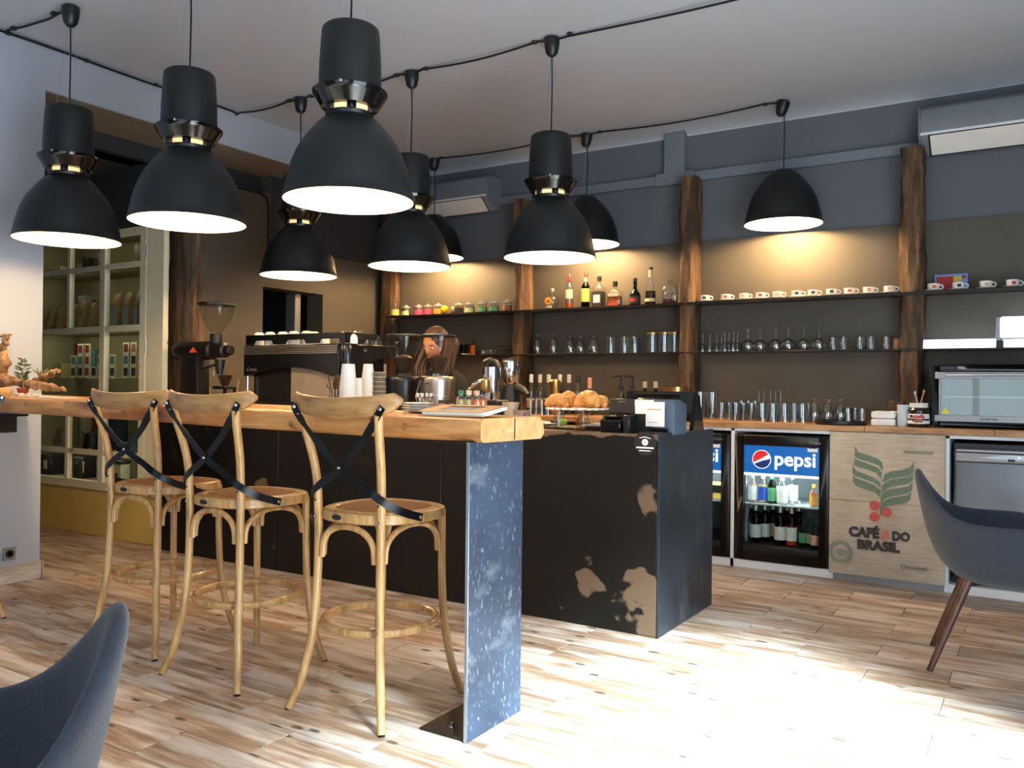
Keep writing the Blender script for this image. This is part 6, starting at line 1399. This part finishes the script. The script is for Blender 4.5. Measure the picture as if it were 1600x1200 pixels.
cbx = tag(part('cable_tangle', MB().tube([(-.03,-.02,.008),(0,-.04,.012),(.03,-.02,.006),(.05,.01,.012),(.08,-.03,.008)],.004,6), M_cable, None, (xa(1003,3.90),3.90,ZT)), 'short black cable coiled in front of the receipt printer', 'cable')
# ================================================================== DISPLAY CABINET IN THE ALCOVE
M_cream = mat('chipped_cream_paint', (234,226,194), .6, var=.07, scale=4, bump=.08, bscale=20)
add_patches(M_cream, (120,106,82), 9.0, 0.68, 0.74, (1,1,1), None, 6, 2.0)
M_yel = mat('mustard_cream_panel', (220,188,104), .55, var=.06, scale=3)
M_cin = mat('olive_cabinet_lining', (150,142,106), .8, var=.08)
YC = 3.88
dc = thing('display_cabinet','old cream-painted glazed cabinet with a mustard base panel','cabinet',(-6.28,YC,0)); D0 = Vector(dc.location)
def cab(name, x0,y0,z0,x1,y1,z1,m,parent=None,bev=.003): return part(name, MB().box(x0-D0.x,y0-D0.y,z0,x1-D0.x,y1-D0.y,z1), m, parent or dc, bevel=bev)
XL, XRr = -7.25, -5.455
cab('base_panel',XL,3.885,0.0,XRr-.01,3.91,.36,M_yel)
cab('bottom_rail',XL,3.868,.36,XRr-.20,3.915,.425,M_cream); cab('bottom_rail',XRr-.20,3.868,.36,XRr,3.915,.425,M_cream)
for z0,z1 in ((2.325,2.385),(2.085,2.125),(1.60,1.645),(.632,.672)): cab('rail',XL,3.872,z0,-5.70,3.912,z1,M_cream)
for xm in (-7.17,-6.69,-6.215): 
    if xm == -7.17: cab('mullion',xm-.02,3.870,.425,xm+.02,3.912,2.325,M_cream)
    elif xm == -6.69: cab('mullion',xm-.02,3.870,1.645,xm+.02,3.912,2.325,M_cream); cab('mullion',xm-.02,3.870,.425,xm+.02,3.912,1.0,M_cream)
    else: cab('mullion',xm-.035,3.868,.425,xm+.03,3.914,2.325,M_cream)
cab('door_stile',-5.735,3.866,.425,-5.66,3.915,2.385,M_cream)
cab('side_stile',-5.657,3.870,.425,XRr,3.915,2.40,M_cream)
for zh in (2.14,1.42): 
    part('hinge', MB().lathe([(.006,0),(.006,.10),(0,.10)],8), M_steel, dc, (-5.657-D0.x,-.012,zh))
cab('lock_plate',-5.70,3.862,1.0,-5.685,3.867,1.06,M_steel)
cols_ = [(-7.15,-6.71),(-6.67,-6.25),(-6.185,-5.735)]
rows_ = [(.425,.632),(.672,1.60),(1.645,2.085),(2.125,2.325)]
for r_ in rows_:
    cc_ = cols_ if r_ != rows_[1] else [(-7.15,-6.25),(-6.185,-5.735)]
    for c_ in cc_: cab('glass_pane',c_[0],3.889,r_[0],c_[1],3.893,r_[1],M_pane,None,0)
cab('cabinet_back',XL,4.29,.36,-5.69,4.31,2.40,M_cin); cab('cabinet_side',XL,3.915,.36,XL+.02,4.29,2.40,M_cin); cab('cabinet_side',-5.70,3.915,.36,-5.68,4.29,2.40,M_cin); cab('cabinet_top',XL,3.915,2.385,-5.69,4.29,2.40,M_cin)
for zs in (.418,.655,1.622,2.108): cab('inner_shelf',XL+.02,3.92,zs-.018,-5.70,4.288,zs,M_cin)
cab('glass_shelf',XL+.02,3.92,1.232,-5.70,4.288,1.240,M_glass)
# added fill lights brighten the contents; their strips sit unseen behind the rails
M_addstrip = mat('added_warm_strip', (255,240,205), .4, emit=(255,236,190), es=1.0)
for zs, en in ((2.372,.7),(2.085,.9),(1.60,1.8),(.62,.8)):
    cab('light_strip',-7.15,3.9135,zs+.006,-5.75,3.9185,zs+.014,M_addstrip,None,0)  # added glowing strip, hidden behind the rail
    l = bpy.data.lights.new('cabinet_fill_light','AREA'); l.shape = 'RECTANGLE'; l.size = 1.35; l.size_y = .03; l.energy = en; l.color = (1.0,.90,.66)
    o = bpy.data.objects.new('cabinet_fill_light', l); COL.objects.link(o); o.parent = dc; o.location = (-6.45-D0.x,.062,zs-.004); o.rotation_euler = (radians(25),0,0)
# contents
def cxx(u, Y=4.02): return xa(u, Y)
K = mpp(140, 4.02)
def cbox_(label, u, w, h, z, m, Y=4.02, d=.07, cat='box', name='carton', win=None, grp=None, rz=0.0):
    x = cxx(u, Y); ww = w*K*.78; hh = h*K
    o = tag(part(name, MB().box(-ww/2,-d/2,0,ww/2,d/2,hh), m, None, (x,Y,z+.0005), (0,0,rz), bevel=.002), label, cat, grp)
    if win: part('box_window', MB().box(-ww*.36,-d/2-.0012,hh*.20,ww*.36,-d/2-.0002,hh*.88), win, o)
    return o
Wb = lm('off_white_carton',(196,190,164)); Dk = lm('dark_carton',(40,34,30)); Wb2 = lm('grey_white_carton',(150,148,136)); Bg = lm('kraft_bag',(150,122,78)); Bgl = lm('bluish_bag_label',(150,166,168)); Bl = lm('cloudy_blue_carton',(96,130,160)); Rd = lm('maroon_carton',(110,40,34)); Te = lm('teal_carton',(70,110,110))
Z4, Z3, Z2, Z1 = 2.108, 1.622, .655, .418
o = cbox_('long white box with a row of dark marks on the top cabinet shelf',89,42,13,Z4,Wb,3.99)
for k in range(7): part('print_mark', MB().ball((0,0,0),(.006,.0015,.008+.004*(k%2)),8,5), Dk, o, (-.10+.032*k,-.0355,.03+.008*((k*3)%2)))
o = cbox_('white box with a round dark emblem on the top cabinet shelf',154,17,26,Z4,Wb2,4.0); part('emblem', MB().lathe([(.032,0),(.032,.002),(.018,.002),(.018,0)],20,closed=True), Dk, o, (0,-.0355,.065), FR)
cbox_('small grey box beside the dark books on the top cabinet shelf',127,13,13,Z4,Wb2,4.0)
for i,u in enumerate((138,142.5,146.5)): cbox_(('dark book nearest the small grey box on the top cabinet shelf','dark book in the middle of the three on the top shelf','dark book nearest the emblem box on the top shelf')[i],u,4.4,24-i,Z4,(Dk,lm('brown_book',(86,66,50)),Dk)[i],4.03,.12,'book','book')
cbox_('small navy box at the left of the dark top right pane',174,10,9,Z4,lm('navy_carton',(40,50,70)),4.0); 
o = cbox_('lower grey box of the pair in the top right cabinet corner',216,11,17,Z4,Wb2,4.02); cbox_('upper grey box of the pair in the top right cabinet corner',216,10,15,Z4+17*K+.001,lm('light_grey_carton',(170,164,146)),4.02)
def bag(label, u, w, h, z, m, lab_, Y=4.02):
    ww = w*K*.78; hh = h*K; x = cxx(u,Y)
    vs = []; pr = [(0,.5,.05),(.06,.5,.05),(.62,.48,.048),(.80,.46,.03),(.97,.46,.006),(1,.46,.006)]
    for t,a,d in pr: vs += [(-ww*a,-d,hh*t),(ww*a,-d,hh*t),(ww*a,d,hh*t),(-ww*a,d,hh*t)]
    fs = [(3,2,1,0),(20,21,22,23)]
    for i in range(5):
        for k in range(4): fs.append((i*4+k,i*4+(k+1)%4,i*4+4+(k+1)%4,i*4+4+k))
    mb = MB(); mb._add(vs,fs); o = tag(part('coffee_bag', mb, m, None, (x,Y,z+.0005), angle=25), label, 'bag', 'coffee bags in the cabinet')
    part('bag_label', MB().box(-ww*.45,-.0525,hh*.06,ww*.45,-.0505,hh*.46), lab_, o); return o
Lb = lm('dull_white_label',(176,166,140))
for u,w,l in ((83,13,'kraft coffee bag at the far left of the second cabinet shelf'),(98,13,'kraft coffee bag second from the left on the second shelf'),(119.5,8,'narrow kraft coffee bag behind the frame bar on the second shelf'),(133,14,'tallest kraft coffee bag in the middle pane of the second shelf'),(147,10,'kraft coffee bag at the right of the middle pane')): bag(l,u,w,45 if u != 133 else 49,Z3,Bg,Lb,4.0)
for u,w,l in ((185,19,'bluish-labelled coffee bag at the left of the right pane'),(203,18,'bluish-labelled coffee bag in the middle of the right pane'),(219,13,'bluish-labelled coffee bag partly behind the cabinet door stile')):
    o = bag(l,u,w,57,Z3,Bg,Bgl,4.0)
    part('bag_label', MB().box(-w*K*.36,-.0535,.01,w*K*.36,-.0515,.165), Bgl, o)
o = cbox_('pale box with a dark handle mark behind the coffee bags',131,26,62,Z3,Wb2,4.2); part('print_mark', MB().lathe([(.022,0),(.022,.002),(.010,.002),(.010,0)],16,closed=True), Dk, o, (-.05,-.0365,.26), FR)
# stacked window boxes
ZG = 1.2405
stk = [(115,[(Dk),(Te)]),(126,[(Dk),(Te),(Rd)]),(136.5,[(Rd),(Rd),(Rd)]),(147,[(Dk)]),(157,[(Te),(Dk)]),(176,[(Dk),(Te)]),(197,[(Dk),(Te),(Rd)]),(209,[(Dk),(Dk),(lm('pinkish_carton',(150,90,84)))]),(220,[Rd])]
for i,(u,L) in enumerate(stk):
    h = 17.5
    for k, wm in enumerate(L):
        where = ('bottom','second','top')[k] if len(L) == 3 else (('bottom','top')[k] if len(L) == 2 else 'single')
        cbox_('white window box, '+where+' in the '+ORD[i]+' column of the lit cabinet pile',u,10.6,h,ZG+k*(h*K+.001),Wb,3.99,.026,'box','window_box',wm,'white window boxes in the cabinet',.62)
cbox_('yellowish ribbed container left of the window boxes',100,17,23,ZG,lm('olive_yellow_tin',(170,160,96)),4.02,.09,'tin','tin')
o = cbox_('dark maroon poster board standing behind the window boxes',121,22,56,ZG,Rd,4.24,.012,'board','poster_board'); text('lettering','COCOA',.09,(0,-.0068,.20),FR,lm('dull_gold_print',(150,110,60)),o)
cbox_('teal box behind the pile of window boxes',150,22,46,ZG,Te,4.2,.08)
cbox_('dark box on the lower shelf seen through the gap over the bar',186,26,60,Z2,lm('navy_carton',(40,50,70)),4.06,.1); cbox_('dark red tin on the lower shelf over the bar',152,10,66,Z2,Rd,4.05,.07)
for i,(u,w,h,m,l) in enumerate(((76,24,26,lm('cream_tin',(186,176,130)),'cream tin below the bar slab at the far left of the cabinet'),(138,16,60,lm('pale_cloth_bag',(186,180,156)),'pale cloth bag on the lower cabinet shelf'))): cbox_(l,u,w,h,Z2,m,4.1,.1,'tin' if i == 0 else 'bag','tin' if i == 0 else 'cloth_bag')
o = vessel('glass_server','glass coffee server on the lower cabinet shelf below the bar','jug',wall([(.05,0),(.07,.02),(.075,.06),(.05,.12),(.045,.14),(.055,.16)],.003),(cxx(99,3.98),3.98,Z2),None); part('handle', MB().tube([(.05,0,.13),(.10,0,.12),(.105,0,.05),(.075,0,.035)],.006,7), M_chrome, o)
kt = tag(part('gooseneck_kettle', MB().lathe([(0,0),(.075,0),(.08,.01),(.06,.13),(.052,.14),(.015,.15),(.012,.17),(0,.172)],24), M_bplastic, None, (cxx(146,4.0),4.0,Z2)), 'black gooseneck kettle on the lower cabinet shelf', 'kettle'); part('spout', MB().tube([(-.07,0,.03),(-.12,0,.06),(-.115,0,.11),(-.15,0,.15)],[.012,.008,.006,.005],8), M_bplastic, kt); part('handle', MB().tube([(.06,0,.12),(.12,0,.12),(.12,0,.03)],.009,7), M_bplastic, kt)
cbox_('blue packet on the lower cabinet shelf behind the first stool',203,19,17,Z2,Bl,3.98,.06,'packet','packet'); cbox_('brown packet beside the blue one on the lower cabinet shelf',183,16,22,Z2,lm('brown_packet',(120,84,60)),4.08,.06,'packet','packet')
for i,(u,l) in enumerate(((84,'small price card on the lower cabinet shelf, at the far left'),(130,'small price card on the lower cabinet shelf before the kettle'),(142,'small price card in front of the kettle'),(181,'small price card left of the blue packet'))): cbox_(l,u,7,4.5,Z2,L_cream,3.935,.004,'card','price_card')
for i,(u,w,h,l) in enumerate(((83,36,32,'dark patterned bag stack at the bottom left of the cabinet'),(134,34,33,'dark patterned bag stack in the bottom middle pane'))):
    o = cbox_(l,u,w,h,Z1,lm('black_patterned_bag',(34,30,28)),4.02,.12,'bag','dark_bag'); rr = random.Random(i)
    for k in range(14): part('print_mark', MB().ball((0,0,0),(rr.uniform(.008,.02),.0015,rr.uniform(.005,.010)),8,4), lm('dull_grey_print',(96,90,84)), o, (rr.uniform(-.10,.10),-.0605,rr.uniform(.02,.14)), (0,rr.uniform(-1,1),0))
    part('bag_label', MB().box(-.02,-.0625,.05,.03,-.0605,.12) if i == 0 else MB().box(.075,-.0625,.05,.09,-.0605,.14), L_cream, o)
cbox_('thin white booklet standing beside the crowned box',157,9,32,Z1,Wb,3.96,.02,'book','booklet')
o = cbox_('white box printed with a dark crowned cup at the cabinet bottom',191,27,28,Z1,Wb,3.98,.08)
part('cup_print', MB().prism([(-.03,.045),(.03,.045),(.012,.028),(.012,.015),(.03,.006),(-.03,.006),(-.012,.015),(-.012,.028)],'y',-.0412,-.0402).prism([(-.02,.055),(-.026,.085),(-.010,.066),(0,.09),(.010,.066),(.026,.085),(.02,.055)],'y',-.0412,-.0402), Dk, o)
cbox_('dark flat box lying on top of the crowned box',191,29,5,Z1+28*K+.002,Dk,3.98,.09)

# ================================================================== PERSON behind the grinders
Yp = 4.95; Xp = xa(690, Yp)
pe = thing('person','person with long auburn hair in a dark sweater, working head-down behind the grinders','person',(Xp,Yp,0)); zh_ = py(690,516,Yp).z
M_skin = mat('light_skin',(176,124,100),.5,var=.05); M_swt = mat('black_knit_sweater',(18,19,24),.9,var=.12,scale=40,bump=.3,bscale=120); M_hair = mat('auburn_hair',(48,23,12),.6,var=.35,scale=30,stretch=(6,6,.5)); M_trs = mat('dark_trousers',(30,30,36),.9)
def skin_body(name, verts, edges, rad, m, parent, sub=2, extra=None, vox=None):
    me = bpy.data.meshes.new(name); me.from_pydata([tuple(v) for v in verts], edges, [])
    o = link(name, me, parent); md = o.modifiers.new('skin','SKIN'); sv = me.skin_vertices[0].data
    for i,r in enumerate(rad): sv[i].radius = r if isinstance(r, tuple) else (r,r)
    sv[0].use_root = True
    s2 = o.modifiers.new('sub','SUBSURF'); s2.levels = sub; s2.render_levels = sub
    dg = bpy.context.evaluated_depsgraph_get(); dg.update()
    m2 = bpy.data.meshes.new_from_object(o.evaluated_get(dg)); o.modifiers.clear()
    bm = bmesh.new(); bm.from_mesh(m2)
    if extra:
        for e in extra: bm.from_mesh(e)
    o.data = m2; bm.to_mesh(m2); bm.free()
    if vox:
        r_ = o.modifiers.new('fuse','REMESH'); r_.mode = 'VOXEL'; r_.voxel_size = vox; r_.use_smooth_shade = True
        dg.update(); m3 = bpy.data.meshes.new_from_object(o.evaluated_get(dg)); o.modifiers.clear(); o.data = m3; m2 = m3
    m2.materials.clear(); m2.materials.append(m); m2.polygons.foreach_set('material_index',[0]*len(m2.polygons)); m2.polygons.foreach_set('use_smooth',[True]*len(m2.polygons)); m2.name = name
    return o
hz = zh_-.115                                                     # head centre height
# skeleton: pelvis, spine, neck, arms reaching to the counter, legs
V_ = [(0,.03,.84),(0,.02,1.0),(0,.0,1.15),(0,-.02,hz-.25),(0,-.045,hz-.16),(0,-.07,hz-.06),
      (-.09,.0,hz-.255),(-.165,.0,hz-.28),(-.205,-.03,1.08),(-.15,-.24,1.06),(-.11,-.30,1.05),
      (.09,.0,hz-.255),(.165,.0,hz-.28),(.205,-.03,1.08),(.15,-.24,1.06),(.11,-.30,1.05),
      (-.09,.03,.80),(-.10,.02,.46),(-.10,.05,.08),(-.10,-.06,.03),(.09,.03,.80),(.10,.02,.46),(.10,.05,.08),(.10,-.06,.03)]
E_ = [(0,1),(1,2),(2,3),(3,4),(4,5),(3,6),(6,7),(7,8),(8,9),(9,10),(3,11),(11,12),(12,13),(13,14),(14,15),(0,16),(16,17),(17,18),(18,19),(0,20),(20,21),(21,22),(22,23)]
R_ = [(.15,.10),(.125,.09),(.14,.10),(.12,.085),.05,.055,.075,.062,.044,.036,.026,.075,.062,.044,.036,.026,.085,.058,.04,.035,.085,.058,.04,.035]
# head with a face, tipped down a little
def headfn(p):
    x,y,z = p
    jaw = 1-.22*max(0,-z/.115)**1.5; x *= jaw
    y += .012*max(0,-z/.115)*(1 if y > 0 else -.2)
    d = lambda cx,cz,s: exp(-((x-cx)**2+(z-cz)**2)/(s*s))
    if y < 0:
        y -= .022*d(0,-.022,.016)+.012*d(0,.0,.012)+.008*d(0,-.058,.022)+.010*d(0,-.10,.028)
        y += .010*d(.034,.004,.018)+.010*d(-.034,.004,.018)
        y -= .006*d(0,.032,.05)
    return Vector((x,y,z))
hm = MB(); hm.ball((0,0,0),(.074,.094,.115),28,22,0,headfn)
for sx in (-1,1): hm.ball((sx*.074,.012,-.005),(.012,.022,.032),10,8)
hme = hm.mesh('head', M_skin); hme.transform(Matrix.Translation((0,-.085,hz)) @ Matrix.Rotation(radians(22),4,'X'))
def fingers():
    ms = []
    for sx in (-1,1):
        b_ = Vector((sx*.10,-.345,1.045)); mb = MB(); mb.ball(tuple(b_+Vector((sx*.004,.02,0))),(.036,.045,.018),14,9)
        for k,l in enumerate((.068,.078,.072,.055)):
            o_ = b_+Vector((sx*(-.026+.0175*k),-.01,0)); mb.tube([o_,o_+Vector((0,-l*.5,.004)),o_+Vector((0,-l*.8,-.012)),o_+Vector((0,-l*.92,-.032))],[.0088,.0084,.0076,.006],8)
        o_ = b_+Vector((-sx*.030,.03,0)); mb.tube([o_,o_+Vector((-sx*.024,-.03,-.004)),o_+Vector((-sx*.026,-.058,-.012))],[.011,.0095,.0075],8)
        ms.append(mb.mesh('hand', M_skin))
    return ms
bodyo = skin_body('body', V_, E_, R_, M_skin, pe, 2, [hme]+fingers(), .0085)
for sx in (-1,1):
    e_ = Matrix.Translation((0,-.085,hz)) @ Matrix.Rotation(radians(22),4,'X') @ Vector((sx*.032,-.083,.006))
    part('eye', MB().ball((0,0,0),(.0135,.008,.008),12,8), mat('eye_white',(226,220,212),.25), pe, e_); part('iris', MB().ball((0,0,0),(.006,.004,.006),10,7), mat('brown_iris',(54,32,20),.2), pe, e_+Vector((0,-.0065,-.003)))
    part('eyebrow', MB().tube([e_+Vector((-sx*.016,-.008,.016)),e_+Vector((0,-.012,.022)),e_+Vector((sx*.020,-.004,.017))],.0028,6), M_hair, pe)
mo = Matrix.Translation((0,-.085,hz)) @ Matrix.Rotation(radians(22),4,'X') @ Vector((0,-.099,-.058)); part('lips', MB().ball((0,0,0),(.022,.007,.008),12,7), mat('rose_lips',(176,96,88),.4), pe, mo)
# sweater (torso and sleeves) and trousers around the body
VS = V_[1:4]+[(0,-.035,hz-.19)]+V_[6:10]+V_[11:15]; ES = [(0,1),(1,2),(2,3),(2,4),(4,5),(5,6),(6,7),(2,8),(8,9),(9,10),(10,11)]
RS = [(.150,.112),(.160,.118),(.140,.105),.066,.094,.080,.060,.047,.094,.080,.060,.047]
skin_body('sweater', VS, ES, RS, M_swt, pe, 2)
VT = [V_[0],(0,.025,.97)]+[V_[16],V_[17],(-.10,.05,.10)]+[V_[20],V_[21],(.10,.05,.10)]; skin_body('trousers', VT, [(0,1),(0,2),(2,3),(3,4),(0,5),(5,6),(6,7)], [(.165,.118),(.155,.11),.10,.072,.056,.10,.072,.056], M_trs, pe, 2)
for sx in (-1,1): part('shoe', MB().ball((0,-.03,.04),(.048,.125,.042),14,9), M_bplastic, pe, (sx*.10,.03,0))
# hair: cap plus long locks falling forward
hc = Vector((0,-.075,hz))
mb = MB()
mb.ball(tuple(hc+Vector((0,.008,.034))),(.090,.112,.108),22,14,0)
o = part('hair', mb, M_hair, pe)
mb = MB(); rr = random.Random(9)
for sx in (-1,1):
    for k in range(16):
        t = k/15; a = Vector((sx*(.060+.028*t),-.085+.14*t,hz+.085-.03*t)); b_ = Vector((sx*(.096+.008*t),-.095+.13*t,hz-.03)); c_ = Vector((sx*(.095+.03*rr.random()),-.165+.15*t,hz-.16)); d_ = Vector((sx*(.085+.04*rr.random()),-.17+.13*t,hz-.30-.05*rr.random()))
        mb.tube([a,a.lerp(b_,.5)+Vector((sx*.012,0,0)),b_,c_,d_],[.012,.016,.017,.016,.004],7,flat=.7)
part('hair_locks', mb, M_hair, pe)
